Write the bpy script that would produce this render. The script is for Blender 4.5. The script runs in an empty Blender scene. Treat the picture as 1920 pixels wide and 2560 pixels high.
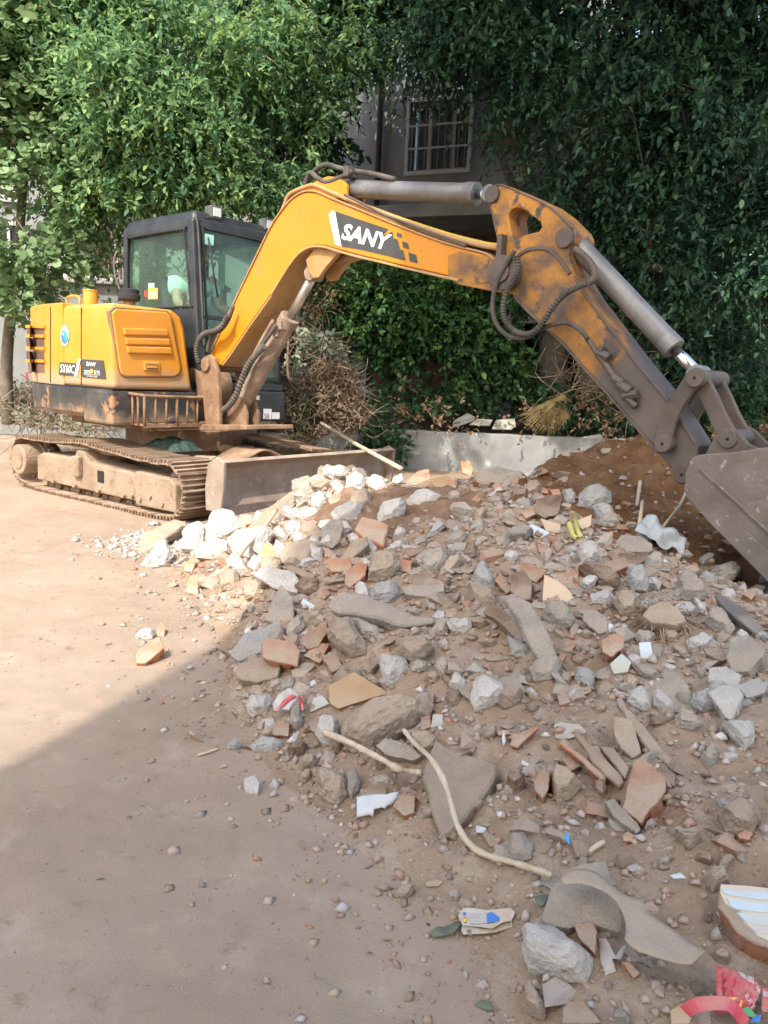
import bpy, bmesh, math, random
import numpy as np
from mathutils import Vector, noise as mnoise

# ------------------------------------------------------------------ camera, sky, sun, exposure
SC = bpy.context.scene
COL = SC.collection
R = math.radians
CAM_H, PITCH, ROLL, FPX = 1.15, 0.17, 0.045, 1950.0      # focal length in photo pixels (photo is 1920 x 2560)
FW = np.array([0, math.cos(PITCH), -math.sin(PITCH)])
UP = np.array([0, math.sin(PITCH), math.cos(PITCH)])
RT = np.array([1.0, 0, 0])
RT, UP = math.cos(ROLL)*RT + math.sin(ROLL)*UP, -math.sin(ROLL)*RT + math.cos(ROLL)*UP
ORG = np.array([0, 0, CAM_H])
cam = bpy.data.cameras.new('camera'); cam_o = bpy.data.objects.new('camera', cam); COL.objects.link(cam_o)
cam.sensor_fit = 'VERTICAL'; cam.sensor_height = 24.0; cam.lens = 24.0*FPX/2560.0
cam.clip_start = 0.05; cam.clip_end = 600
from mathutils import Matrix
cam_o.matrix_world = Matrix(((RT[0], UP[0], -FW[0], 0), (RT[1], UP[1], -FW[1], 0), (RT[2], UP[2], -FW[2], CAM_H), (0, 0, 0, 1)))
SC.camera = cam_o

SUN_EL = 48.0
TO_SUN = np.array([-0.318, -0.948])                       # horizontal direction towards the sun
world = bpy.data.worlds.new('World'); SC.world = world; world.use_nodes = True
wn = world.node_tree
sky = wn.nodes.new('ShaderNodeTexSky'); sky.sky_type = 'NISHITA'; sky.sun_disc = False
sky.sun_elevation = R(SUN_EL); sky.sun_rotation = math.atan2(TO_SUN[0], TO_SUN[1]) % (2*math.pi)
sky.dust_density = 4.0; sky.air_density = 1.4
wn.links.new(sky.outputs[0], wn.nodes['Background'].inputs[0])
wn.nodes['Background'].inputs[1].default_value = 0.15
sun = bpy.data.lights.new('sun', 'SUN'); sun.energy = 2.0; sun.angle = R(0.55); sun.color = (1.0, 0.94, 0.84)
sun_o = bpy.data.objects.new('sun', sun); COL.objects.link(sun_o)
sd = Vector((TO_SUN[0]*math.cos(R(SUN_EL)), TO_SUN[1]*math.cos(R(SUN_EL)), math.sin(R(SUN_EL))))
sun_o.rotation_euler = sd.to_track_quat('Z', 'Y').to_euler(); sun_o.location = (-4, -12, 16)
vs = SC.view_settings; vs.view_transform = 'Standard'; vs.look = 'None'; vs.gamma = 1; vs.use_curve_mapping = False
vs.exposure = 1.35
SC.render.engine = 'CYCLES'
SC.cycles.use_denoising = True
SC.cycles.max_bounces = 6; SC.cycles.transparent_max_bounces = 12
SC.cycles.caustics_reflective = False; SC.cycles.caustics_refractive = False
SC.cycles.sample_clamp_indirect = 6.0

rnd = random.Random(7)
rng = np.random.default_rng(7)

# ------------------------------------------------------------------ layout helpers (photo pixel -> place on a real surface)
def ray(x, y): return FW + (x-960)/FPX*RT - (y-1280)/FPX*UP
def at_y(x, y, Y): d = ray(x, y); return ORG + d*(Y/d[1])
def at_z(x, y, Z): d = ray(x, y); return ORG + d*((Z-CAM_H)/d[2])
def on_plane(x, y, P, n): d = ray(x, y); return ORG + d*(((P-ORG) @ n)/(d @ n))
def project(P):
    d = np.asarray(P)-ORG; z = d @ FW
    return 960+FPX*(d @ RT)/z, 1280-FPX*(d @ UP)/z
ZS = 1659/800
ZR = {'1': (320, 1120, ZS), '2': (1120, 1120, ZS), '3': (480, 1600, ZS), '4': (1120, 1600, ZS), '5': (960, 2060, 1659/960),
      'a': (0, 480, ZS), 'b': (480, 380, ZS), 'c': (1120, 420, ZS), 'd': (0, 0, 1659/1920), 'e': (0, 1060, 1659/580), 'f': (330, 940, 1659/400), 'g': (40, 880, 1659/320),
      'h': (780, 500, 1659/320), 'i': (1600, 900, 1264/320), 'j': (1060, 2240, 1659/300), 'k': (1660, 2180, 1513/260), 'l': (960, 0, 1659/960)}
def pts(reg, s):
    ox, oy, sc = ZR[reg]
    out = []
    for t in s.split():
        a, b = t.split(',')
        out.append((ox+float(a)/sc, oy+float(b)/sc))
    return out
def pt(reg, x, y):
    ox, oy, sc = ZR[reg]
    return ox+x/sc, oy+y/sc
def norm(v): v = np.asarray(v, float); return v/np.linalg.norm(v)

# ------------------------------------------------------------------ numpy noise
_perm = np.random.default_rng(3).permutation(256)
_perm = np.concatenate([_perm, _perm, _perm])
_val = np.random.default_rng(4).random(256)*2-1
def vnoise(x, y, z=None):
    if z is None:
        x = np.asarray(x, float); y = np.asarray(y, float); xi = np.floor(x).astype(np.int32); yi = np.floor(y).astype(np.int32)
        fx = x-xi; fy = y-yi; fx = fx*fx*(3-2*fx); fy = fy*fy*(3-2*fy); X0 = _perm[xi & 255]; X1 = _perm[(xi+1) & 255]; yi &= 255; y1 = (yi+1) & 255
        a = _val[_perm[X0+yi]]; b = _val[_perm[X1+yi]]; c = _val[_perm[X0+y1]]; d = _val[_perm[X1+y1]]
        return (a+(b-a)*fx)*(1-fy)+(c+(d-c)*fx)*fy
    x = np.asarray(x, float); y = np.asarray(y, float); z = np.zeros_like(x) if z is None else np.asarray(z, float)
    xi, yi, zi = np.floor(x).astype(int), np.floor(y).astype(int), np.floor(z).astype(int)
    fx, fy, fz = x-xi, y-yi, z-zi
    fx, fy, fz = [t*t*t*(t*(t*6-15)+10) for t in (fx, fy, fz)]
    def h(a, b, c): return _val[_perm[_perm[_perm[a & 255]+(b & 255)]+(c & 255)]]
    def l(a, b, t): return a+(b-a)*t
    return l(l(l(h(xi, yi, zi), h(xi+1, yi, zi), fx), l(h(xi, yi+1, zi), h(xi+1, yi+1, zi), fx), fy),
             l(l(h(xi, yi, zi+1), h(xi+1, yi, zi+1), fx), l(h(xi, yi+1, zi+1), h(xi+1, yi+1, zi+1), fx), fy), fz)
def fbm(x, y, z=None, o=4, s=1.0):
    r = 0; a = 1.0; f = s
    for k in range(o):
        r = r+a*vnoise(np.asarray(x)*f+17*k, np.asarray(y)*f-9*k, None if z is None else np.asarray(z)*f)
        a *= .5; f *= 2.03
    return r

# ------------------------------------------------------------------ mesh builder
class MB:
    def __init__(s): s.v = []; s.f = []
    def add(s, V, F):
        n = len(s.v); s.v += [tuple(map(float, p)) for p in V]; s.f += [tuple(i+n for i in f) for f in F]; return s
    def box(s, c, size, ax=None):
        c = np.asarray(c, float); h = np.asarray(size, float)/2
        ax = np.eye(3) if ax is None else np.asarray(ax, float)
        V = [c+ax[0]*i*h[0]+ax[1]*j*h[1]+ax[2]*k*h[2] for i in (-1, 1) for j in (-1, 1) for k in (-1, 1)]
        return s.add(V, [(0, 1, 3, 2), (4, 6, 7, 5), (0, 4, 5, 1), (2, 3, 7, 6), (0, 2, 6, 4), (1, 5, 7, 3)])
    def hexa(s, q0, q1):      # two quads with matching corners
        n = len(q0)
        F = [tuple(range(n))[::-1], tuple(range(n, 2*n))]
        F += [(i, (i+1) % n, n+(i+1) % n, n+i) for i in range(n)]
        return s.add(list(q0)+list(q1), F)
    def tube(s, path, rad, seg=10, cap=True):
        path = [np.asarray(p, float) for p in path]; n = len(path)
        rad = [rad]*n if np.isscalar(rad) else list(rad)
        t0 = norm(path[1]-path[0]); ref = np.array([0, 0, 1.]) if abs(t0[2]) < .9 else np.array([1., 0, 0])
        a = norm(np.cross(t0, ref)); V = []
        for i, p in enumerate(path):
            t = norm(path[min(i+1, n-1)]-path[max(i-1, 0)])
            a = norm(a-t*(a @ t)); b = np.cross(t, a)
            for k in range(seg):
                w = 2*math.pi*k/seg; V.append(p+rad[i]*(math.cos(w)*a+math.sin(w)*b))
        F = [(i*seg+k, i*seg+(k+1) % seg, (i+1)*seg+(k+1) % seg, (i+1)*seg+k) for i in range(n-1) for k in range(seg)]
        if cap: F += [tuple(range(seg))[::-1], tuple((n-1)*seg+k for k in range(seg))]
        return s.add(V, F)
    def cyl(s, a, b, r, seg=20, r2=None): return s.tube([a, b], [r, r if r2 is None else r2], seg)
    def build(s, name, mat, parent=None, smooth=False, bevel=0, seg=2, base=None):
        return mesh_obj(name, s.v, s.f, mat, parent, smooth, bevel, seg, base)

BASE = {}
def mesh_obj(name, V, F, mat, parent=None, smooth=False, bevel=0, seg=2, base=None, flip=True):
    V = np.asarray(V, float).reshape(-1, 3)
    if parent is not None:
        r = parent
        while r.parent: r = r.parent
        b = BASE[r.name]
    else:
        b = np.asarray(base, float) if base is not None else np.array([V[:, 0].mean(), V[:, 1].mean(), V[:, 2].min()])
    me = bpy.data.meshes.new(name)
    me.from_pydata((V-b).tolist(), [], [tuple(int(i) for i in f) for f in F])
    if flip:
        bm = bmesh.new(); bm.from_mesh(me); bmesh.ops.recalc_face_normals(bm, faces=bm.faces)
        bm.to_mesh(me); bm.free()
    me.materials.append(mat)
    if smooth: me.polygons.foreach_set('use_smooth', [True]*len(me.polygons))
    o = bpy.data.objects.new(name, me); COL.objects.link(o)
    if parent is not None: o.parent = parent
    else: o.location = b; BASE[o.name] = b
    if bevel:
        m = o.modifiers.new('bevel', 'BEVEL'); m.width = bevel; m.segments = seg; m.limit_method = 'ANGLE'; m.angle_limit = R(35)
        m.harden_normals = False
    return o
def fast_mesh(name, V, nper, Fidx, mat, parent=None, base=None, smooth=False):
    """many equal pieces: V (n,k,3), Fidx list of equal-length faces in one piece"""
    n, k = V.shape[:2]
    f = np.asarray(Fidx); m, c = f.shape
    idx = (f[None]+np.arange(n)[:, None, None]*k).reshape(-1)
    P = V.reshape(-1, 3)
    if parent is not None:
        r = parent
        while r.parent: r = r.parent
        b = BASE[r.name]
    else: b = np.asarray(base, float) if base is not None else np.array([P[:, 0].mean(), P[:, 1].mean(), P[:, 2].min()])
    me = bpy.data.meshes.new(name)
    me.vertices.add(n*k); me.vertices.foreach_set('co', (P-b).astype(np.float32).ravel())
    me.loops.add(len(idx)); me.loops.foreach_set('vertex_index', idx.astype(np.int32))
    me.polygons.add(n*m); me.polygons.foreach_set('loop_start', np.arange(0, len(idx), c, dtype=np.int32))
    if smooth: me.polygons.foreach_set('use_smooth', np.ones(n*m, bool))
    me.update(calc_edges=True); me.validate()
    me.materials.append(mat)
    o = bpy.data.objects.new(name, me); COL.objects.link(o)
    if parent is not None: o.parent = parent
    else: o.location = b; BASE[o.name] = b
    return o
def thing(name, label, cat, base=(0, 0, 0), group=None):
    o = bpy.data.objects.new(name, None); COL.objects.link(o); o.empty_display_size = .1
    o.location = [float(t) for t in base]; BASE[o.name] = np.asarray(base, float)
    o['label'] = label; o['category'] = cat
    if group: o['group'] = group
    return o
def tag(o, label, cat, group=None):
    o['label'] = label; o['category'] = cat
    if group: o['group'] = group
    return o
def kind(o, k, label=None):
    o['kind'] = k
    if label: o['label'] = label
    return o
def smooth_path(P, n=6):
    P = [np.asarray(p, float) for p in P]; out = []
    for i in range(len(P)-1):
        p0, p1, p2, p3 = P[max(i-1, 0)], P[i], P[i+1], P[min(i+2, len(P)-1)]
        for k in range(n):
            t = k/n
            out.append(.5*((2*p1)+(-p0+p2)*t+(2*p0-5*p1+4*p2-p3)*t*t+(-p0+3*p1-3*p2+p3)*t**3))
    out.append(P[-1]); return out

# ------------------------------------------------------------------ materials
MATS = {}
def mat(name, cols, scale=4, rough=.8, metal=0, bump=0, bscale=40, dust=None, chips=None, chips2=None, objrand=0, detail=6, streak=None, spec=.5, rmix=None, island=0, contrast=(.3, .7), bdist=.02, low=None):
    if name in MATS: return MATS[name]
    m = bpy.data.materials.new(name); m.use_nodes = True; nt = m.node_tree; N = nt.nodes; L = nt.links
    b = N['Principled BSDF']; tc = N.new('ShaderNodeTexCoord')
    def noise(s, d=detail, r=.6, vec=None):
        n = N.new('ShaderNodeTexNoise'); n.inputs['Scale'].default_value = s; n.inputs['Detail'].default_value = d; n.inputs['Roughness'].default_value = r
        L.new(vec or tc.outputs['Object'], n.inputs['Vector']); return n.outputs['Fac']
    def mixc(f, a, c):
        x = N.new('ShaderNodeMix'); x.data_type = 'RGBA'; L.new(f, x.inputs['Factor'])
        if isinstance(a, tuple): x.inputs['A'].default_value = (*a, 1)
        else: L.new(a, x.inputs['A'])
        if isinstance(c, tuple): x.inputs['B'].default_value = (*c, 1)
        else: L.new(c, x.inputs['B'])
        return x.outputs['Result']
    def ramp(f, lo, hi):
        r = N.new('ShaderNodeMapRange'); r.inputs['From Min'].default_value = lo; r.inputs['From Max'].default_value = hi; L.new(f, r.inputs['Value']); return r.outputs['Result']
    def math_(op, a, c):
        x = N.new('ShaderNodeMath'); x.operation = op
        for i, t in enumerate((a, c)):
            if isinstance(t, (int, float)): x.inputs[i].default_value = t
            else: L.new(t, x.inputs[i])
        return x.outputs[0]
    cr = N.new('ShaderNodeValToRGB'); e = cr.color_ramp.elements
    while len(e) < len(cols): e.new(.5)
    lo, hi = contrast
    for i, c in enumerate(cols): e[i].position = lo+(hi-lo)*i/max(1, len(cols)-1); e[i].color = (*c, 1)
    src = noise(scale)
    if island:
        g = N.new('ShaderNodeNewGeometry')
        src = math_('ADD', math_('MULTIPLY', src, 1-island), math_('MULTIPLY', g.outputs['Random Per Island'], island))
    L.new(src, cr.inputs[0]); col = cr.outputs[0]
    if streak:
        c2, sc, lo, hi, amt = streak
        mp = N.new('ShaderNodeMapping'); mp.inputs['Scale'].default_value = sc; L.new(tc.outputs['Object'], mp.inputs['Vector'])
        f = math_('MULTIPLY', ramp(noise(1, 4, .6, mp.outputs[0]), lo, hi), amt); col = mixc(f, col, c2)
    for ch in (chips, chips2):
        if ch:
            c2, sc, lo, hi = ch; col = mixc(ramp(noise(sc, 8, .65), lo, hi), col, c2)
    if low:                                     # splashed mud, thicker towards the machine's lower edge
        c2, z0, z1, amt = low
        sx0 = N.new('ShaderNodeSeparateXYZ'); L.new(tc.outputs['Object'], sx0.inputs[0])
        f = ramp(math_('ADD', ramp(sx0.outputs['Z'], z1, z0), noise(7, 8, .7)), 1.02, 1.38); col = mixc(math_('MULTIPLY', f, amt), col, c2)
    rin = None
    if dust:
        c2, amt, sc = dust
        g = N.new('ShaderNodeNewGeometry'); sx = N.new('ShaderNodeSeparateXYZ'); L.new(g.outputs['Normal'], sx.inputs[0])
        f = ramp(math_('ADD', math_('MULTIPLY', sx.outputs['Z'], .35), noise(sc, 6, .6)), .95-amt*.75, 1.25-amt*.75)
        f = math_('MULTIPLY', f, min(1, amt+.35)); col = mixc(f, col, c2); rin = f
    if objrand:
        oi = N.new('ShaderNodeObjectInfo'); hs = N.new('ShaderNodeHueSaturation')
        L.new(ramp(oi.outputs['Random'], 0, 1), hs.inputs['Value'])
        vr = N.new('ShaderNodeMapRange'); vr.inputs['To Min'].default_value = 1-objrand; vr.inputs['To Max'].default_value = 1+objrand
        L.new(oi.outputs['Random'], vr.inputs['Value']); L.new(vr.outputs[0], hs.inputs['Value']); L.new(col, hs.inputs['Color']); col = hs.outputs[0]
    L.new(col, b.inputs['Base Color'])
    b.inputs['Roughness'].default_value = rough; b.inputs['Metallic'].default_value = metal
    b.inputs['Specular IOR Level'].default_value = spec
    if rmix:
        L.new(ramp2(N, L, noise(rmix[2]), rmix[0], rmix[1]), b.inputs['Roughness'])
    elif rin is not None and rough < .75:
        r = N.new('ShaderNodeMapRange'); r.inputs['To Min'].default_value = rough; r.inputs['To Max'].default_value = .9; L.new(rin, r.inputs['Value']); L.new(r.outputs[0], b.inputs['Roughness'])
    if bump:
        bn = N.new('ShaderNodeBump'); bn.inputs['Strength'].default_value = bump; bn.inputs['Distance'].default_value = bdist
        L.new(noise(bscale, 8, .65), bn.inputs['Height']); L.new(bn.outputs[0], b.inputs['Normal'])
    MATS[name] = m; return m
def ramp2(N, L, f, lo, hi):
    r = N.new('ShaderNodeMapRange'); r.inputs['To Min'].default_value = lo; r.inputs['To Max'].default_value = hi; L.new(f, r.inputs['Value']); return r.outputs[0]
def leaf_mat(name, cols, rough=.45, trans=.25):
    m = bpy.data.materials.new(name); m.use_nodes = True; nt = m.node_tree; N = nt.nodes; L = nt.links
    b = N['Principled BSDF']; g = N.new('ShaderNodeNewGeometry'); tc = N.new('ShaderNodeTexCoord')
    n = N.new('ShaderNodeTexNoise'); n.inputs['Scale'].default_value = 1.6; n.inputs['Detail'].default_value = 3; L.new(tc.outputs['Object'], n.inputs['Vector'])
    a = N.new('ShaderNodeMath'); a.operation = 'MULTIPLY_ADD'; a.inputs[1].default_value = .55; L.new(g.outputs['Random Per Island'], a.inputs[0])
    h = N.new('ShaderNodeMath'); h.operation = 'MULTIPLY'; h.inputs[1].default_value = .45; L.new(n.outputs['Fac'], h.inputs[0]); L.new(h.outputs[0], a.inputs[2])
    cr = N.new('ShaderNodeValToRGB'); e = cr.color_ramp.elements
    while len(e) < len(cols): e.new(.5)
    for i, c in enumerate(cols): e[i].position = .12+.8*i/(len(cols)-1); e[i].color = (*c, 1)
    L.new(a.outputs[0], cr.inputs[0]); L.new(cr.outputs[0], b.inputs['Base Color'])
    b.inputs['Roughness'].default_value = rough; b.inputs['Specular IOR Level'].default_value = .3
    t = N.new('ShaderNodeBsdfTranslucent'); mx = N.new('ShaderNodeMixShader'); mx.inputs[0].default_value = trans
    hs = N.new('ShaderNodeHueSaturation'); hs.inputs['Value'].default_value = 1.5; hs.inputs['Hue'].default_value = .48; L.new(cr.outputs[0], hs.inputs['Color']); L.new(hs.outputs[0], t.inputs[0])
    L.new(b.outputs[0], mx.inputs[1]); L.new(t.outputs[0], mx.inputs[2]); L.new(mx.outputs[0], N['Material Output'].inputs['Surface'])
    MATS[name] = m; return m
def glass_mat(name, tint, dirt=.12, dcol=(.5, .55, .5)):
    m = bpy.data.materials.new(name); m.use_nodes = True; nt = m.node_tree; N = nt.nodes; L = nt.links
    N.remove(N['Principled BSDF'])
    tr = N.new('ShaderNodeBsdfTransparent'); tr.inputs[0].default_value = (*tint, 1)
    gl = N.new('ShaderNodeBsdfGlossy'); gl.inputs['Roughness'].default_value = .02
    lw = N.new('ShaderNodeLayerWeight'); pw = N.new('ShaderNodeMath'); pw.operation = 'POWER'; pw.inputs[1].default_value = 5; L.new(lw.outputs['Facing'], pw.inputs[0])
    sc = N.new('ShaderNodeMath'); sc.operation = 'MULTIPLY_ADD'; sc.inputs[1].default_value = .45; sc.inputs[2].default_value = .03; L.new(pw.outputs[0], sc.inputs[0])
    m1 = N.new('ShaderNodeMixShader'); L.new(sc.outputs[0], m1.inputs[0]); L.new(tr.outputs[0], m1.inputs[1]); L.new(gl.outputs[0], m1.inputs[2])
    df = N.new('ShaderNodeBsdfDiffuse'); df.inputs[0].default_value = (*dcol, 1)
    tc = N.new('ShaderNodeTexCoord'); mp = N.new('ShaderNodeMapping'); mp.inputs['Scale'].default_value = (3, 3, 2.0); L.new(tc.outputs['Object'], mp.inputs[0])
    n = N.new('ShaderNodeTexNoise'); n.inputs['Scale'].default_value = 1.6; n.inputs['Detail'].default_value = 7; L.new(mp.outputs[0], n.inputs['Vector'])
    r = N.new('ShaderNodeMapRange'); r.inputs['From Min'].default_value = .35; r.inputs['From Max'].default_value = .75; r.inputs['To Min'].default_value = dirt*.6; r.inputs['To Max'].default_value = dirt*1.5
    L.new(n.outputs['Fac'], r.inputs['Value'])
    m2 = N.new('ShaderNodeMixShader'); L.new(r.outputs[0], m2.inputs[0]); L.new(m1.outputs[0], m2.inputs[1]); L.new(df.outputs[0], m2.inputs[2])
    L.new(m2.outputs[0], N['Material Output'].inputs['Surface'])
    MATS[name] = m; return m

DUST = (.48, .375, .275); DUSTP = (.53, .42, .31)
m_ground = mat('dusty_ground', [(.30, .222, .158), (.368, .28, .207), (.425, .33, .252)], scale=.9, rough=.95, bump=.4, bscale=170, chips=((.46, .365, .28), 6, .54, .8), chips2=((.235, .165, .115), 14, .60, .76), spec=.1, bdist=.012)
m_soil = mat('loose_soil', [(.30, .195, .122), (.405, .298, .208), (.47, .365, .27)], scale=1.1, rough=.97, bump=.9, bscale=60, chips=((.51, .41, .315), 9, .50, .68), spec=.1, bdist=.02)
m_soil_dark = mat('fresh_brown_soil', [(.165, .085, .042), (.24, .13, .066), (.31, .185, .105)], scale=5, rough=1, bump=1, bscale=45, chips=((.10, .05, .026), 8, .58, .75), spec=.05, bdist=.03)
m_orange = mat('orange_machine_paint', [(.64, .25, .018), (.69, .285, .024), (.70, .31, .04)], scale=2.5, rough=.42, dust=((.66, .46, .24), .36, 3), chips=((.36, .15, .03), 22, .66, .72), streak=((.56, .33, .11), (3, 3, .6), .45, .8, .4), bump=.04, bscale=120, low=((.40, .30, .21), .97, 1.32, .8), chips2=((.40, .23, .10), 9, .66, .74))
m_orange_boom = mat('orange_boom_paint', [(.57, .215, .008), (.63, .25, .010), (.62, .25, .018)], scale=2.5, rough=.40, chips=((.30, .13, .03), 16, .66, .72), streak=((.46, .24, .06), (2, 2, 2), .5, .8, .5), bump=.04, bscale=100, chips2=((.38, .21, .075), 5, .60, .74))
m_orange_worn = mat('worn_orange_paint', [(.10, .07, .052), (.33, .15, .03), (.50, .22, .03)], scale=3.2, rough=.6, chips=((.075, .058, .05), 9, .55, .63), chips2=((.095, .072, .06), 2.6, .49, .62), bump=.15, bscale=60, contrast=(.34, .6))
m_steel_dark = mat('dusty_dark_steel', [(.075, .058, .05), (.115, .09, .075), (.16, .125, .105)], scale=5, rough=.62, metal=.15, bump=.15, bscale=60, chips=((.24, .18, .14), 30, .66, .78))
m_steel_bucket = mat('scraped_bucket_steel', [(.15, .118, .10), (.205, .165, .145), (.27, .225, .195)], scale=3.5, rough=.6, metal=.2, bump=.25, bscale=40, chips=((.44, .40, .36), 24, .60, .68), chips2=((.34, .15, .06), 6, .68, .74), streak=((.30, .26, .23), (8, 2, 8), .6, .75, .7))
m_rusty = mat('rust_brown_steel', [(.16, .092, .055), (.25, .15, .09), (.33, .21, .13)], scale=6, rough=.8, metal=.1, bump=.3, bscale=45, chips=((.40, .29, .20), 14, .56, .7), dust=((.45, .33, .23), .35, 5))
m_track = mat('muddy_track_steel', [(.16, .10, .065), (.26, .175, .115), (.35, .25, .175)], scale=5, rough=.9, bump=.5, bscale=40, chips=((.12, .08, .055), 18, .60, .72), dust=((.42, .31, .22), .5, 5), objrand=.12)
m_trackframe = mat('mud_coated_frame', [(.24, .17, .115), (.32, .235, .165), (.38, .285, .205)], scale=4, rough=.95, bump=.6, bscale=28, chips=((.17, .11, .075), 12, .56, .72), dust=((.46, .355, .26), .36, 5))
m_blade = mat('brown_scraped_blade', [(.23, .17, .13), (.32, .245, .19), (.40, .32, .25)], scale=4, rough=.75, metal=.1, bump=.3, bscale=45, chips=((.50, .42, .33), 18, .60, .70), dust=((.48, .38, .29), .42, 4))
m_black = mat('black_machine_paint', [(.017, .02, .024), (.03, .034, .038), (.05, .053, .056)], scale=5, rough=.38, dust=((.28, .23, .18), .12, 4), chips=((.25, .17, .11), 20, .70, .76), bump=.03, bscale=90)
m_black_worn = mat('scratched_black_counterweight', [(.022, .024, .026), (.045, .045, .045), (.09, .08, .07)], scale=4, rough=.5, chips=((.34, .19, .09), 5.5, .56, .63), chips2=((.36, .31, .26), 26, .66, .74), dust=((.36, .28, .2), .2, 4), bump=.12, bscale=60, low=((.33, .235, .155), .68, .95, .75))
m_rubber = mat('dusty_rubber_hose', [(.05, .045, .04), (.085, .075, .066), (.13, .11, .095)], scale=9, rough=.8, bump=.15, bscale=80)
m_pipe = mat('dusty_orange_pipe', [(.36, .19, .075), (.45, .25, .10), (.40, .27, .16)], scale=7, rough=.65, chips=((.20, .14, .10), 12, .58, .7))
m_pipe_y = mat('yellow_pipe', [(.62, .42, .03), (.66, .46, .05)], scale=7, rough=.6, chips=((.34, .22, .10), 12, .6, .7))
m_chrome = mat('chrome_rod', [(.75, .76, .78), (.82, .83, .85)], scale=3, rough=.12, metal=1)
m_rod_dusty = mat('dusty_chrome_rod', [(.50, .47, .43), (.62, .60, .56)], scale=6, rough=.32, metal=.8, streak=((.30, .26, .21), (2, 2, 2), .5, .7, .6))
m_cyl = mat('worn_cylinder_barrel', [(.13, .125, .12), (.19, .185, .18), (.26, .255, .25)], scale=4, rough=.42, metal=.35, bump=.08, bscale=60, streak=((.34, .34, .33), (5, 5, 1.5), .55, .75, .7), chips=((.12, .08, .06), 10, .62, .72))
m_cyl_dusty = mat('mud_caked_cylinder', [(.22, .155, .11), (.31, .23, .17), (.40, .31, .24)], scale=8, rough=.85, bump=.4, bscale=50, chips=((.50, .41, .33), 16, .58, .7))
m_glass = glass_mat('green_tinted_cab_glass', (.82, .95, .89), .035, (.50, .62, .55))
m_glass_b = glass_mat('dirty_window_glass', (.45, .5, .5), .25, (.35, .38, .38))
m_white = mat('white_decal', [(.78, .76, .74), (.84, .83, .82)], scale=9, rough=.5, chips=((.55, .42, .33), 40, .66, .74))
m_white_p = mat('pinkish_white_decal', [(.74, .66, .68), (.82, .77, .78)], scale=9, rough=.5)
m_decal = mat('dark_grey_decal', [(.045, .045, .045), (.07, .068, .065)], scale=8, rough=.45, chips=((.50, .25, .04), 13, .68, .73), chips2=((.30, .26, .21), 30, .68, .76))
m_yellow = mat('yellow_print', [(.80, .60, .03), (.82, .64, .05)], rough=.5)
m_lens = mat('lamp_lens', [(.62, .64, .63), (.72, .73, .71)], rough=.1, spec=.8)
m_lampbody = mat('grey_lamp_housing', [(.10, .10, .095), (.17, .17, .16)], scale=20, rough=.5, metal=.3)
m_seat = mat('dark_seat_fabric', [(.02, .02, .022), (.035, .035, .04)], rough=.8)
m_red = mat('red_reflector', [(.5, .03, .04), (.55, .05, .05)], rough=.3)
m_dark = mat('dark_void', [(.012, .012, .012), (.02, .02, .02)], rough=.9)

# ------------------------------------------------------------------ the ground and the heap of soil
FOOT = np.array([(-1.45, 5.2), (-1.25, 4.6), (-.98, 3.9), (-.62, 3.05), (-.42, 2.4), (-.16, 1.95), (.06, 1.6), (.22, 1.25), (.35, .6), (4.6, .4), (4.8, 6.6),
                 (3.4, 7.2), (2.2, 7.2), (1.2, 7.15), (.35, 7.0), (-.05, 6.75), (-.45, 6.25), (-.85, 5.75), (-1.2, 5.42)])
def poly_sd(x, y, P=FOOT):
    x = np.asarray(x, float); y = np.asarray(y, float)
    d = np.full(x.shape, 1e9); ins = np.zeros(x.shape, bool)
    n = len(P)
    for i in range(n):
        a, b = P[i], P[(i+1) % n]; e = b-a
        t = np.clip(((x-a[0])*e[0]+(y-a[1])*e[1])/(e @ e), 0, 1)
        d = np.minimum(d, np.hypot(x-a[0]-t*e[0], y-a[1]-t*e[1]))
        c = ((a[1] > y) != (b[1] > y)) & (x < (b[0]-a[0])*(y-a[1])/(b[1]-a[1]+1e-12)+a[0]); ins ^= c
    return np.where(ins, d, -d)
def pile_h(x, y):
    x = np.asarray(x, float); y = np.asarray(y, float)
    d = poly_sd(x, y)+.05*vnoise(x*2.3, y*2.3)
    dp = np.maximum(d, 0)
    h = .47*(1-np.exp(-(dp/.78)**1.25))
    sm = lambda t: np.clip(t, 0, 1)**2*(3-2*np.clip(t, 0, 1))
    front = 1-sm((y-1.2)/2.6)
    h = h*(1-.34*front)                                    # lower towards the viewer
    h = h-.30*np.exp(-((x-2.1)**2/.55+(y-3.75)**2/.55))*np.minimum(1, dp*2)   # the hollow in front of the bucket
    h = h+.34*np.exp(-((x-1.86)**2/.36+(y-5.75)**2/.35))      # the dark mound behind the bucket
    h = h+.27*np.exp(-((x+.36)**2/.15+(y-5.55)**2/.13))*np.minimum(1, dp*3)        # stones heaped against the blade
    h = h+.04*np.exp(-((x-1.30)**2/.25+(y-5.5)**2/.2))
    h = h+.035*fbm(x, y, o=3, s=2.6)*np.minimum(1, dp*3)
    h = h+(.026*fbm(x+5, y, o=4, s=9)+.010*np.abs(fbm(x, y+7, o=2, s=24)))*np.minimum(1, dp*4)
    return np.where(d > -.25, h+np.minimum(d, 0)*.25, -.06)
def ground_h(x, y):
    near = np.exp(-np.maximum(0, np.hypot(x, y-3)-4)/5)
    rut = np.sin((x*.78-y*.62)*5+1.5*vnoise(x*1.2, y*1.2))*.004*np.clip(vnoise(x*.8+4, y*.8)+.3, 0, 1)
    return (.012*fbm(x, y, o=3, s=.9)+.0045*fbm(x+3, y+1, o=3, s=7)+.0022*fbm(x, y, o=3, s=22)+rut)*near
def surf_h(x, y): return np.maximum(pile_h(x, y), ground_h(x, y))
_HG = None
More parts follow.
